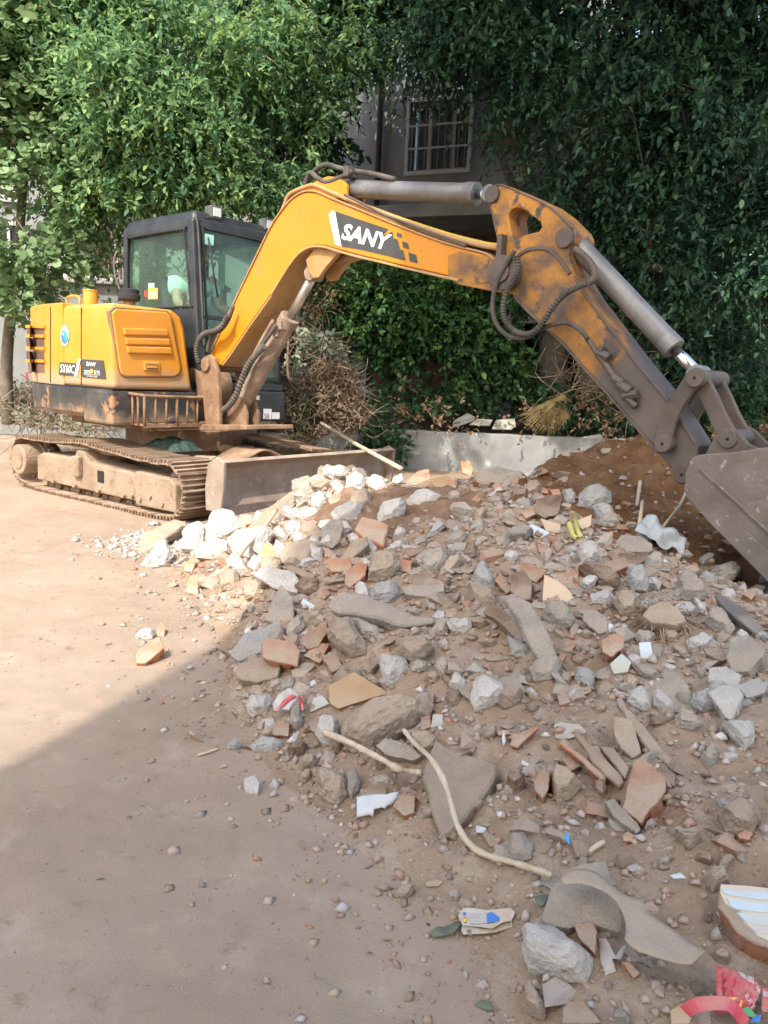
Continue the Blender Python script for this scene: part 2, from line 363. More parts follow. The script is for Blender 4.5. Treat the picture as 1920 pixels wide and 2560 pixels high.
def height_cache():
    global _HG
    xs = np.linspace(-5, 5, 1001); ys = np.linspace(0, 10, 1001); X, Y = np.meshgrid(xs, ys); _HG = surf_h(X, Y)
def hq(x, y):
    u = np.clip((np.asarray(x)+5)*100, 0, 999.999); v = np.clip(np.asarray(y)*100, 0, 999.999); i = u.astype(int); j = v.astype(int); a = u-i; b = v-j
    return (_HG[j, i]*(1-a)+_HG[j, i+1]*a)*(1-b)+(_HG[j+1, i]*(1-a)+_HG[j+1, i+1]*a)*b
def hit(px, py, lift=0.0):
    """where a photo pixel's line of sight meets the ground or the heap"""
    d = ray(px, py); t = np.linspace(1.0, 14, 1300); P = ORG+d*t[:, None]
    g = P[:, 2]-hq(P[:, 0], P[:, 1])-lift
    k = np.argmax(g < 0)
    if g[k] >= 0: k = len(t)-1
    t0, t1 = t[max(k-1, 0)], t[k]
    for _ in range(14):
        tm = (t0+t1)/2; p = ORG+d*tm
        if p[2]-float(hq(p[0], p[1]))-lift < 0: t1 = tm
        else: t0 = tm
    return ORG+d*t1
def surf_n(x, y, e=.08):
    f = lambda a, b: float(hq(a, b))
    return norm([-(f(x+e, y)-f(x-e, y))/(2*e), -(f(x, y+e)-f(x, y-e))/(2*e), 1])
def grid_mesh(name, xs, ys, hf, m):
    X, Y = np.meshgrid(xs, ys); Z = hf(X, Y); n, k = X.shape
    V = np.stack([X, Y, Z], -1).reshape(-1, 3)
    i = np.arange(n*k).reshape(n, k)
    F = np.stack([i[:-1, :-1], i[:-1, 1:], i[1:, 1:], i[1:, :-1]], -1).reshape(-1, 4)
    me = bpy.data.meshes.new(name)
    me.vertices.add(len(V)); me.vertices.foreach_set('co', V.astype(np.float32).ravel())
    me.loops.add(F.size); me.loops.foreach_set('vertex_index', F.astype(np.int32).ravel())
    me.polygons.add(len(F)); me.polygons.foreach_set('loop_start', np.arange(0, F.size, 4, dtype=np.int32))
    me.polygons.foreach_set('use_smooth', np.ones(len(F), bool))
    me.update(calc_edges=True); me.materials.append(m)
    o = bpy.data.objects.new(name, me); COL.objects.link(o); BASE[o.name] = np.zeros(3); return o
gx = np.concatenate([-np.geomspace(300, 6, 30), np.linspace(-5.5, -3, 60)[:-1], np.linspace(-3, 2, 220), np.linspace(2, 5.5, 60)[1:], np.geomspace(6, 300, 30)])
gy = np.concatenate([-np.geomspace(300, 1, 24), np.linspace(.5, 5, 220), np.linspace(5, 10, 80)[1:], np.geomspace(10.5, 300, 30)])
ground = kind(grid_mesh('ground', gx, gy, ground_h, m_ground), 'structure')

# the heap: dusty soil, with the fresher brown soil of the mound as its own sheet
mp = grid_mesh('soil_heap', np.linspace(-1.75, 4.8, 350), np.linspace(.4, 7.3, 360), pile_h, m_soil)
mp['kind'] = 'structure'
def mound_h(x, y):
    d = ((x-1.95)/1.12)**2+((y-5.05)/1.5)**2+.2*fbm(x, y, o=3, s=3)
    return pile_h(x, y)+.05*np.clip(1.0-d, -.7, .55)+(.018*fbm(x, y, o=4, s=7)+.02*np.abs(fbm(x+2, y, o=3, s=16)))*np.clip(1-d, 0, 1)
md = grid_mesh('soil_mound', np.linspace(.4, 3.4, 200), np.linspace(3.2, 6.75, 230), mound_h, m_soil_dark)
md['kind'] = 'structure'
def bare_h(x, y):
    d = ((x-.12)/.62)**2+((y-4.75)/.75)**2+.35*fbm(x, y, o=3, s=2.5)
    return pile_h(x, y)+.045*np.clip(1.0-d, -.9, .6)+.012*fbm(x, y, o=4, s=10)*np.clip(1-d, 0, 1)
m_soil_red = mat('reddish_bare_soil', [(.23, .135, .08), (.31, .20, .13), (.37, .255, .175)], scale=4, rough=1, bump=1, bscale=45, chips=((.40, .29, .21), 10, .58, .72), spec=.05, bdist=.03)
bs_ = grid_mesh('bare_soil', np.linspace(-.75, 1.0, 130), np.linspace(3.8, 5.7, 140), bare_h, m_soil_red); bs_['kind'] = 'structure'
_old_surf = surf_h
def surf_h(x, y): return np.maximum(_old_surf(x, y), np.where(((np.asarray(x)-1.9)/1.5)**2+((np.asarray(y)-5.0)/1.75)**2 < 1, mound_h(np.asarray(x), np.asarray(y)), -1))
height_cache()

# ------------------------------------------------------------------ back of the yard: wall, bed, buildings
m_conc_wall = mat('stained_concrete_wall', [(.20, .20, .195), (.30, .30, .29), (.38, .38, .365)], scale=2.2, rough=.9, bump=.3, bscale=25, chips=((.52, .51, .49), 5, .62, .68), chips2=((.14, .145, .12), 3, .58, .75), streak=((.17, .17, .15), (4, 4, .7), .5, .75, .6))
m_bed = mat('leafy_bed_soil', [(.05, .036, .024), (.09, .066, .045), (.14, .11, .08)], scale=6, rough=1, bump=.8, bscale=30)
m_render_grey = mat('grey_rendered_wall', [(.16, .172, .19), (.205, .218, .236), (.25, .262, .275)], scale=1.4, rough=.9, bump=.1, bscale=30, streak=((.2, .2, .2), (1.5, 1.5, .4), .5, .8, .5))
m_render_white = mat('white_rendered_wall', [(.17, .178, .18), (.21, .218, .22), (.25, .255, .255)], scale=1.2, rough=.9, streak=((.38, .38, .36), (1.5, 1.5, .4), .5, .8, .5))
m_frame = mat('painted_window_frame', [(.40, .41, .41), (.48, .49, .49)], rough=.5)
m_iron = mat('dark_iron_bar', [(.03, .03, .03), (.06, .055, .05)], scale=9, rough=.6)
m_curtain = mat('pale_curtain', [(.42, .50, .52), (.55, .62, .63)], scale=3, rough=.9)
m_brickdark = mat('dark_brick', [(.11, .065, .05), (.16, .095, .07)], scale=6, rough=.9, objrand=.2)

WP0 = np.array([-.9, 9.95, 0]); WP1 = np.array([4.6, 10.2, 0])
wu = norm(WP1-WP0); wn_ = np.array([-wu[1], wu[0], 0])
w = thing('retaining_wall', 'low stained concrete wall behind the rubble, holding up the planting bed', 'wall', (WP0+WP1)/2)
nseg = 46
top = [WP0+wu*(i/nseg*np.linalg.norm(WP1-WP0))+np.array([0, 0, .50+.003*math.sin(i*.7)+.002*math.sin(i*1.9)]) for i in range(nseg+1)]
V = []; F = []
for i, p in enumerate(top):
    b = p.copy(); b[2] = -.05
    V += [b, p, p+wn_*.2, b+wn_*.2]
    if i: k = 4*i; F += [(k-4, k, k+1, k-3), (k-3, k+1, k+2, k-2), (k-2, k+2, k+3, k-1)]
F += [(0, 1, 2, 3), (4*nseg, 4*nseg+3, 4*nseg+2, 4*nseg+1)]
mesh_obj('wall_body', V, F, m_conc_wall, w, bevel=.012)
bedx = np.linspace(-2.2, 6.5, 120); bedy = np.linspace(10.12, 13.2, 50)
bed = kind(grid_mesh('planting_bed', bedx, bedy, lambda x, y: .44+.05*fbm(x, y, o=3, s=2)+.05*(y-10)*.6, m_bed), 'structure')

# grey two-storey building in the middle, its facade turned a little (right side nearer)
fa = R(-22); fu = np.array([math.cos(fa), math.sin(fa), 0]); fn = np.array([fu[1], -fu[0], 0])      # along facade, outward (towards viewer)
if fn[1] > 0: fn = -fn
B0 = at_y(1100, 430, 12.6); B0[2] = 0
def fac(px, py, out=0): return on_plane(px, py, B0+fn*out, fn)
def fs(px, py): P = fac(px, py); return (P-B0) @ fu, P[2]
bl = thing('grey_building', 'grey rendered two-storey building with a barred upper window, half hidden behind trees', 'building', B0)
def fbox(s0, s1, z0, z1, o0, o1, name, m, parent, bevel=0):
    q = lambda o: [B0+fu*s+fn*o+np.array([0, 0, z]) for s, z in ((s0, z0), (s1, z0), (s1, z1), (s0, z1))]
    return MB().hexa(q(o0), q(o1)).build(name, m, parent, bevel=bevel)
ws0, wz0 = fs(*pt('l', 104, 745)); ws1, wz1 = fs(*pt('l', 378, 424))
zl = fs(1080, 545)[1]; zl1 = fs(1080, 512)[1]
SL, SRt = -4.2, 2.6
fbox(SL, ws0, zl1, 8.2, 0, -.25, 'wall', m_render_grey, bl); fbox(ws1, SRt, zl1, 8.2, 0, -.25, 'wall', m_render_grey, bl)
fbox(ws0, ws1, zl1, wz0, 0, -.25, 'wall', m_render_grey, bl); fbox(ws0, ws1, wz1, 8.2, 0, -.25, 'wall', m_render_grey, bl)
fbox(SL, SRt, zl, zl1, .12, -1.6, 'floor_slab', m_conc_wall, bl, .01)
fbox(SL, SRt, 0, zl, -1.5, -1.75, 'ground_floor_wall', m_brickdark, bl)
fbox(SL, SRt, 2.05, 2.2, .0, -1.5, 'door_canopy', m_conc_wall, bl, .01)
for s in (-4.15, -1.25, 1.2, 2.5): fbox(s-.13, s+.13, 0, zl, -.05, -.35, 'pillar', m_render_grey, bl, .01)
# upper window: frame, panes, bars, curtain
wi = MB()
def fbar(mb, s0, s1, z0, z1, o0, o1):
    q = lambda o: [B0+fu*s+fn*o+np.array([0, 0, z]) for s, z in ((s0, z0), (s1, z0), (s1, z1), (s0, z1))]
    mb.hexa(q(o0), q(o1))
wfr = MB()
fbar(wfr, ws0-.05, ws1+.05, wz1, wz1+.06, .05, -.12); fbar(wfr, ws0-.05, ws1+.05, wz0-.06, wz0, .06, -.12)
fbar(wfr, ws0-.05, ws0, wz0, wz1, .05, -.12); fbar(wfr, ws1, ws1+.05, wz0, wz1, .05, -.12)
win = wfr.build('window', m_frame, bl, bevel=.006)
for a, b in ((0, .33), (.33, .72), (.72, 1)):
    s0 = ws0+(ws1-ws0)*a; s1 = ws0+(ws1-ws0)*b; sf = MB()
    fbar(sf, s0, s0+.035, wz0, wz1, -.05, -.09); fbar(sf, s1-.035, s1, wz0, wz1, -.05, -.09); fbar(sf, s0+.035, s1-.035, wz0, wz0+.04, -.05, -.09); fbar(sf, s0+.035, s1-.035, wz1-.04, wz1, -.05, -.09)
    sf.build('sash', m_frame, win)
    p = MB(); fbar(p, s0+.035, s1-.035, wz0+.04, wz1-.04, -.068, -.073); p.build('pane', m_glass_b, win)
cu = MB(); fbar(cu, ws0+(ws1-ws0)*.30, ws0+(ws1-ws0)*.74, wz0+.04, wz1-.02, -.20, -.22); cu.build('curtain', m_curtain, win)
bk = MB(); fbar(bk, ws0-.1, ws1+.1, wz0-.1, wz1+.1, -.6, -.65); bk.build('dark_room', m_dark, win)
m_bars = mat('grey_iron_bar', [(.10, .10, .10), (.16, .16, .155)], rough=.5)
for i in range(9):
    s = ws0+(ws1-ws0)*(i+.5)/9; b = MB(); fbar(b, s-.009, s+.009, wz0, wz1, .03, .014); b.build('bar', m_bars, win)
for t in (.33, .66):
    z = wz0+(wz1-wz0)*t; b = MB(); fbar(b, ws0, ws1, z-.012, z+.012, .046, .031); b.build('rail', m_frame, win)
# downpipe and second dark window at the left of the facade
pp = MB(); s0, _ = fs(955, 300); pp.cyl(B0+fu*s0+fn*.08+np.array([0, 0, zl1]), B0+fu*s0+fn*.08+np.array([0, 0, 8]), .045, 12); pp.build('downpipe', m_iron, bl, True)
s0, _ = fs(720, 300); s1, _ = fs(800, 300)
fbox(s0, s1, wz0-.2, wz1+.3, .03, -.02, 'shutter', m_dark, bl)
# leaning boards and lattice seen under the boom
for k, (q0, q1, m) in enumerate([((800, 742), (990, 748), m_frame), ((815, 690), (870, 700), m_frame)]):
    a = fac(*q0, out=.5); b = fac(*q1, out=.5); MB().cyl(a, b, .02, 8).build('canopy_rail', m, bl, True)
for k in range(7):
    a = fac(838+k*9, 700, out=-1.2); b = fac(838+k*9, 760, out=-1.2); MB().cyl(a, b, .012, 6).build('lattice_bar', m_frame, bl)

# pale building and terrace wall at the left, behind the slim tree
tw = thing('terrace_wall', 'pale grey terrace wall at the far left behind the excavator', 'wall', (-4.6, 12.3, 0))
zt_ = at_y(150, 705, 12.2)[2]
MB().box((-8.6, 12.4, zt_/2), (12, .3, zt_)).build('wall_body', m_render_white, tw, bevel=.02)
MB().box((-8.6, 12.36, zt_+.03), (12.1, .5, .07)).build('coping', m_conc_wall, tw, bevel=.01)
for i in range(13):
    MB().box((-13.1+i*.85, 12.235, zt_/2), (.03, .05, zt_)).build('joint_strip', m_conc_wall, tw)
wb = thing('white_building', 'white rendered building with dark openings and wire mesh, glimpsed behind the left trees', 'building', (-5.5, 14.3, 0))
def yb(px, py, Y): return at_y(px, py, Y)
MB().box((-9.4, 14.5, 5), (14, .3, 10)).build('wall', m_render_white, wb)
for (x0, y0, x1, y1) in [(0, 560, 48, 700), (135, 430, 165, 600), (165, 500, 290, 690), (10, 420, 60, 500), (230, 330, 330, 460)]:
    a = yb(x0, y1, 14.3); b = yb(x1, y0, 14.3)
    c = (a+b)/2; wv = MB().box((c[0], 14.335, c[2]), (b[0]-a[0], .03, b[2]-a[2])).build('window', m_dark, wb)
    for t in (0, .5, 1):
        MB().box((a[0]+(b[0]-a[0])*t, 14.31, c[2]), (.05, .06, b[2]-a[2])).build('mullion', m_frame, wv)
    MB().box((c[0], 14.31, b[2]), (b[0]-a[0]+.1, .06, .06)).build('head_rail', m_frame, wv)
    MB().box((c[0], 14.30, a[2]), (b[0]-a[0]+.14, .09, .06)).build('sill', m_frame, wv)
cg = thing('wire_mesh_cage', 'rusty wire mesh cage standing on the terrace wall behind the cab', 'cage', (*at_y(230, 640, 12.4)[:2], zt_+.07))
a = yb(165, 520, 12.35); b = yb(300, 690, 12.35); mb = MB()
for i in range(15):
    x = a[0]+(b[0]-a[0])*i/14; mb.cyl((x, 12.35, zt_+.07), (x, 12.35, a[2]), .008, 5)
for i in range(17):
    z = zt_+.07+(a[2]-zt_-.07)*i/16; mb.cyl((a[0], 12.358, z), (b[0], 12.358, z), .007, 5)
mb.build('wire_mesh', m_rusty, cg)
for x in (a[0], b[0]): MB().cyl((x, 12.37, zt_+.07), (x, 12.37, a[2]+.05), .022, 8).build('post', m_rusty, cg)
MB().box(((a[0]+b[0])/2, 12.5, a[2]+.07), (b[0]-a[0]+.2, .5, .05)).build('roof_board', m_conc_wall, cg)

# the house behind the viewer whose corner throws the shade across the yard
m_house = mat('pale_tiled_facade', [(.68, .66, .62), (.74, .72, .68)], scale=1.5, rough=.8)
sb = thing('apartment_block', 'pale apartment block behind the viewer, its corner shading the yard', 'building', (-.9, -4.5, 0))
MB().box((-2.76+1.85, -4.5, 7.5), (3.7, 3.0, 15)).build('wall', m_house, sb)
for zf in range(5):
    for k in range(2):
        wv = MB().box((-1.8+k*1.75, -2.985, 1.6+zf*3), (1.3, .04, 1.4)).build('window', m_dark, sb)
        MB().box((-1.8+k*1.75, -2.96, .86+zf*3), (1.5, .1, .06)).build('sill', m_frame, wv)
        MB().box((-1.8+k*1.75, -2.955, 1.6+zf*3), (.05, .03, 1.4)).build('mullion', m_frame, wv)
MB().box((-2.76+1.85, -4.5, 15.1), (3.7, 3.0, .2)).build('roof', m_conc_wall, sb)

# ------------------------------------------------------------------ the excavator
YAW = R(-41.0)
EU = np.array([math.cos(YAW), math.sin(YAW), 0]); EL = np.array([-EU[1], EU[0], 0]); EZ = np.array([0, 0, 1.])
P0 = at_y(516, 905, 6.9)                       # boom foot pin
U0 = P0-.75*EU; U0[2] = 0
EAX = np.array([EU, EL, EZ])
ex = thing('excavator', 'orange and black crawler excavator with its boom reaching over the rubble', 'excavator', U0)
def L(x, y, z): return U0+EU*x+EL*y+EZ*z
def side_px(p, y): return on_plane(p[0], p[1], U0+EL*y, EL)
def front_px(p, x): return on_plane(p[0], p[1], U0+EU*x, EU)
def loc(P): d = P-U0; return np.array([d @ EU, d @ EL, P[2]])
def lbox(mb, x0, x1, y0, y1, z0, z1):
    q = lambda z: [L(x0, y0, z), L(x1, y0, z), L(x1, y1, z), L(x0, y1, z)]
    return mb.hexa(q(z0), q(z1))
def Bp(p, off=0):                              # photo point -> (s, z) in the boom plane
    P = on_plane(p[0], p[1], P0+EL*off, EL); return np.array([(P-P0) @ EU, P[2]])
def Bw(s, z, off=0): q = P0+EU*s+EL*off; return np.array([q[0], q[1], z])
def prism(mb, sz, o0, o1): return mb.hexa([Bw(*p, o0) for p in sz], [Bw(*p, o1) for p in sz])
def bprism(reg, s, o0, o1, src=None): return prism(MB(), [Bp(p, o0 if src is None else src) for p in pts(reg, s)], o0, o1)
def disc(name, c, off0, off1, r, m, parent, seg=24, bevel=.004): return MB().cyl(Bw(*c, off0), Bw(*c, off1), r, seg).build(name, m, parent, smooth=False, bevel=bevel)

# --- undercarriage -------------------------------------------------
TY = R(-37.0); TU = np.array([math.cos(TY), math.sin(TY), 0]); TL = np.array([-TU[1], TU[0], 0])
TA = np.array([-3.5, 7.2, 0])                  # ground point of the near track's outer edge, rear
def T(a, l, z): return TA+TU*a+TL*l+EZ*z
uc = MB()
q = lambda z, s: [T(.75-s, .5, z), T(1.75+s, .5, z), T(1.75+s, 1.5, z), T(.75-s, 1.5, z)]
uc.hexa(q(.2, 0), q(.46, -.05)); under = uc.build('undercarriage_frame', m_trackframe, ex, bevel=.02)
MB().cyl(T(1.28, 1.0, .45), T(1.28, 1.0, .62), .52, 36).build('slewing_ring', m_rusty, ex)
# track path in (a, z): sprocket rear, idler front, sagging top run with carrier roller
def track_path():
    P = []
    def arc(cx, cz, r, a0, a1, n):
        for i in range(n+1):
            a = a0+(a1-a0)*i/n; P.append((cx+r*math.cos(a), cz+r*math.sin(a)))
    arc(.22, .27, .20, R(250), R(95), 8)       # around the rear sprocket, bottom to top
    for a, z in ((.45, .468), (.75, .475), (1.0, .495), (1.15, .50), (1.35, .485), (1.7, .455), (2.0, .435)): P.append((a, z))
    arc(2.3, .24, .20, R(80), R(-75), 9)
    P.append((2.1, .035)); P.append((.45, .035))
    return np.array(P+[P[0]])
TP = track_path()
seg = np.hypot(*np.diff(TP, axis=0).T); cum = np.concatenate([[0], np.cumsum(seg)]); TLEN = cum[-1]
NS = 46
def shoe_mesh():
    # shoe in local axes: x along travel, y across, z outward
    mb = MB(); w = .40; l = TLEN/NS*.96
    mb.box((0, 0, 0), (l, w, .012))
    for k in (-.42, -.05, .33): mb.box((k*l, 0, .017), (.012, w, .022))
    mb.box((0, 0, -.02), (l*.75, .12, .028))
    me = bpy.data.meshes.new('track_shoe'); me.from_pydata(mb.v, [], mb.f)
    bm = bmesh.new(); bm.from_mesh(me); bmesh.ops.recalc_face_normals(bm, faces=bm.faces); bm.to_mesh(me); bm.free()
    me.materials.append(m_track); return me
SHOE = shoe_mesh()
for side_i, lc in ((0, .205), (1, 1.85)):
    mb = MB()                                   # link chain under the shoes
    path = [T(a, lc, z) for a, z in TP[:-1]]
    ctr = np.array([1.25, .25])
    inner = []
    for a, z in TP[:-1]:
        d = norm(ctr-np.array([a, z])); inner.append((a+d[0]*.035, z+d[1]*.035))
    V = []; F = []; n = len(inner)
    for (a, z), (a2, z2) in zip(inner, [(a+norm(ctr-np.array([a, z]))[0]*.05, z+norm(ctr-np.array([a, z]))[1]*.05) for a, z in inner]):
        V += [T(a, lc-.05, z), T(a, lc+.05, z), T(a2, lc+.05, z2), T(a2, lc-.05, z2)]
    for i in range(n):
        k = 4*i; j = 4*((i+1) % n)
        F += [(k, j, j+1, k+1), (k+1, j+1, j+2, k+2), (k+2, j+2, j+3, k+3), (k+3, j+3, j, k)]
    tr = mesh_obj('crawler_track', V, F, m_track, ex)
    for i in range(NS):
        s = (i+.3)/NS*TLEN; k = min(np.searchsorted(cum, s)-1, len(seg)-1); t = (s-cum[k])/seg[k]
        p = TP[k]*(1-t)+TP[k+1]*t; d = norm(TP[k+1]-TP[k]); nrm = np.array([-d[1], d[0]])
        if nrm @ (p-ctr) < 0: nrm = -nrm
        o = bpy.data.objects.new('track_shoe', SHOE); COL.objects.link(o); o.parent = tr
        X = TU*d[0]+EZ*d[1]; Zv = TU*nrm[0]+EZ*nrm[1]; Yv = np.cross(Zv, X)
        pos = T(p[0], lc, p[1]+rnd.uniform(-.004, .004))-U0
        o.matrix_local = Matrix([[X[r], Yv[r], Zv[r], pos[r]] for r in range(3)]+[[0, 0, 0, 1]])
    for (c, r, nm) in (((.22, .27), .155, 'sprocket'), ((2.3, .24), .15, 'idler')):
        wmb = MB().cyl(T(c[0], lc-.06, c[1]), T(c[0], lc+.06, c[1]), r, 24)
        if nm == 'sprocket':
            for k in range(12):
                a = 2*math.pi*k/12; wmb.box(T(c[0]+r*math.cos(a), lc, c[1]+r*math.sin(a)), (.05, .05, .05), np.array([TU, TL, EZ]))
        wmb.build(nm, m_trackframe, ex, bevel=.006)
    o_, i_ = (lc-.17, lc+.12)
    if side_i: o_, i_ = lc+.17, lc-.12
    fr = [(.42, .11), (.42, .33), (.52, .36), (1.02, .355), (1.06, .43), (1.16, .43), (1.25, .345), (1.9, .315), (1.9, .10)]
    f1 = MB().hexa([T(a, o_, z) for a, z in fr], [T(a, i_, z) for a, z in fr]).build('track_frame', m_trackframe, ex, bevel=.014)
    f2 = [(1.905, .075), (1.905, .345), (2.34, .325), (2.40, .29), (2.40, .08)]
    sg = 1 if side_i == 0 else -1
    MB().hexa([T(a, o_-.012*sg, z) for a, z in f2], [T(a, i_, z) for a, z in f2]).build('idler_guard', m_trackframe, f1, bevel=.012)
    # final drive drum, frame window, carrier lug, bolts, rollers
    MB().cyl(T(.22, o_-.07*sg, .275), T(.22, i_, .275), .135, 28).build('final_drive', m_trackframe, ex, bevel=.012)
    MB().cyl(T(.22, o_-.078*sg, .275), T(.22, o_-.068*sg, .275), .085, 24).build('drive_cap', m_trackframe, ex)
    MB().box(T(1.42, o_-.001*sg, .245), (.085, .012, .095), np.array([TU, TL, EZ])).build('frame_hole', m_dark, f1)
    MB().box(T(1.10, o_-.02*sg, .30), (.11, .05, .17), np.array([TU, TL, EZ])).build('carrier_bracket', m_trackframe, f1, bevel=.012)
    for k, (a, z) in enumerate(((.72, .13), (1.05, .13), (1.4, .13), (1.75, .13), (1.86, .14), (1.97, .13), (2.1, .17), (2.25, .13))):
        MB().cyl(T(a, o_-.03*sg, z), T(a, o_+.01*sg, z), .02, 8).build('bolt', m_trackframe, f1)
    for a in (.62, .92, 1.22, 1.52, 1.82):
        MB().cyl(T(a, lc-.09, .085), T(a, lc+.09, .085), .05, 16).build('track_roller', m_track, ex)
# --- dozer blade
blx = 2.72
prof = [(.10, .52), (.02, .46), (-.02, .36), (-.01, .24), (.05, .14), (.09, .14), (.035, .245), (.025, .36), (.06, .45), (.14, .50)]
MB().hexa([T(blx+a, .10, z) for a, z in prof], [T(blx+a, 2.16, z) for a, z in prof]).build('dozer_blade', m_blade, ex, bevel=.006)
for l0, l1 in ((.095, .125), (2.135, 2.165)):
    e = [(-.06, .13), (.10, .13), (.13, .3), (.135, .5), (.06, .535), (-.04, .48), (-.07, .3)]
    MB().hexa([T(blx+a, l0, z) for a, z in e], [T(blx+a, l1, z) for a, z in e]).build('blade_end_plate', m_blade, ex, bevel=.006)
MB().box(T(blx+.08, 1.13, .135), (.03, 2.02, .07), np.array([TU, TL, EZ])).build('cutting_edge', m_steel_bucket, ex, bevel=.004)
for l in (.62, 1.42):
    a_, b_ = T(1.6, l, .36), T(blx-.02, l, .33)
    MB().tube([a_, (a_+b_)/2+EZ*.05, b_], [.06, .065, .06], 4).build('blade_arm', m_trackframe, ex, bevel=.01)
MB().cyl(T(1.65, 1.03, .46), T(2.66, 1.03, .40), .055, 16).build('blade_cylinder', m_trackframe, ex, True)
# sheet-metal cover over the blade cylinder, bent plate and the dropped green net
cv = [T(1.75, 1.28, .60), T(2.15, 1.10, .63), T(2.62, 1.28, .53), T(2.55, 1.62, .50), T(1.9, 1.55, .58)]
MB().hexa(cv, [p-EZ*.03 for p in cv]).build('cover_plate', m_rusty, ex, bevel=.008)
bp = smooth_path([T(2.30, .48, .40), T(2.36, .62, .47), T(2.40, .76, .535), T(2.44, .86, .52), T(2.5, .98, .44)], 4)
V = []; F = []
for i, p in enumerate(bp):
    V += [p+TU*-.16, p+TU*.16]
    if i: F.append((2*i-2, 2*i-1, 2*i+1, 2*i))
o = mesh_obj('bent_plate', V, F, m_rusty, ex, True); md_ = o.modifiers.new('s', 'SOLIDIFY'); md_.thickness = .012

# --- upper frame / counterweight ---------------------------------------
OUT = [(.756, -.9), (.2, -.9), (-.3, -.895), (-.8, -.80), (-1.1, -.68), (-1.3, -.5), (-1.42, -.25), (-1.45, 0), (-1.42, .25), (-1.3, .5), (-1.1, .68), (-.8, .80), (-.3, .895)]
def outline(scale=1.0, n=5):
    P = [np.array((x, y, 0.)) for x, y in OUT]
    S = smooth_path(P, n)
    return [(p[0]*scale, p[1]*scale) for p in S]
ol = outline()
cw = MB()
rings = [(.712, .93), (.755, .985), (.90, 1.0), (.958, 1.0)]
V = []; F = []; n = len(ol)
body = [p for p in ol]
for z, s in rings: V += [L(x*s if x < .5 else x*s+(.756*(1-s)), y*s, z) for x, y in body]
for r_ in range(len(rings)-1):
    for i in range(n-1): F.append((r_*n+i, r_*n+i+1, (r_+1)*n+i+1, (r_+1)*n+i))
F += [tuple(range(n))[::-1], tuple((len(rings)-1)*n+i for i in range(n))]
for r_ in range(len(rings)-1): F.append((r_*n+n-1, r_*n, (r_+1)*n, (r_+1)*n+n-1))
mesh_obj('counterweight', V, F, m_black_worn, ex, bevel=.012)
# front corner of the frame (deeper, down to the basket)
fr = MB(); lbox(fr, .30, .762, -.905, -.10, .685, .955); fr.build('front_frame', m_black_worn, ex, bevel=.02)
fr = MB(); lbox(fr, -.6, .74, -.55, .55, .62, .70); fr.build('deck_plate', m_rusty, ex, bevel=.01)
fr = MB(); lbox(fr, .1, .765, .34, .905, .70, .975); bx = fr.build('front_box', m_black, ex, bevel=.015)
# --- hood ----------------------------------------------------------
HB, HT = .966, 1.635
ho = MB()
rear = [(x*.992, y*.992) for x, y in ol if x < -.05]
poly = [(-.05, -.892)]+rear+[(-.3, .86), (-.60, .86), (-.60, -.19), (-.05, -.19)]
ho.hexa([L(x, y, HB) for x, y in poly], [L(x, y, HT+.02) for x, y in poly])
hood = ho.build('engine_hood', m_orange, ex, bevel=.05, seg=4)
fp = [(-.893, HB), (-.893, 1.52), (-.885, HT), (-.33, HT-.005), (-.245, 1.585), (-.205, 1.48), (-.14, HB)]
hf = MB().hexa([L(-.055, y, z) for y, z in fp], [L(.735 if z > 1.2 else .755, y, z) for y, z in fp]).build('front_hood', m_orange, ex, bevel=.04, seg=4)
# a dark gasket line between hood and frame
gk = MB(); gp = [(x*.985, y*.985) for x, y in ol]; gk.hexa([L(x, y, .957) for x, y in gp], [L(x, y, .969) for x, y in gp]); gk.build('hood_gasket', m_dark, ex)
# hood side panel seams (thin dark recess strips standing 1 mm proud of the bevelled paint)
def hood_surf(p, off=.004):
    d = ray(*p); o2 = loc(ORG); e = ORG+d; d2 = loc(e)-o2
    best = None; O = [(.752, -.893)]+[(x*.992, y*.992) for x, y in ol if x < .4]
    for (ax, ay), (bx_, by) in zip(O[:-1], O[1:]):
        ex_, ey = bx_-ax, by-ay; den = d2[0]*ey-d2[1]*ex_
        if abs(den) < 1e-9: continue
        t = ((ax-o2[0])*ey-(ay-o2[1])*ex_)/den; s_ = ((ax-o2[0])*d2[1]-(ay-o2[1])*d2[0])/den
        if -1e-6 <= s_ <= 1+1e-6 and t > 0 and (best is None or t < best[0]): best = (t, (ax, ay), (bx_, by))
    if best is None:
        return side_px(p, -.893)
    t, a, b = best; P = ORG+d*t; nn = norm(np.array([b[1]-a[1], -(b[0]-a[0])]))
    if nn[1] > 0 and nn[0] > 0: nn = -nn
    w_ = EU*nn[0]+EL*nn[1]
    if w_ @ d > 0: w_ = -w_
    return P+w_*off
def patch(name, quad, surf, m, parent, nu=10, nv=2, thick=.002):
    """a thin plate following a surface; quad = photo points (bl, br, tr, tl)"""
    q = [np.array(p) for p in quad]; V = []; F = []
    for j in range(nv+1):
        for i in range(nu+1):
            u, v = i/nu, j/nv; p = (q[0]*(1-u)+q[1]*u)*(1-v)+(q[3]*(1-u)+q[2]*u)*v; V.append(surf(p))
    for j in range(nv):
        for i in range(nu): k = j*(nu+1)+i; F.append((k, k+1, k+nu+2, k+nu+1))
    o = mesh_obj(name, V, F, m, parent, flip=False); s_ = o.modifiers.new('s', 'SOLIDIFY'); s_.thickness = thick; s_.offset = 0
    return o
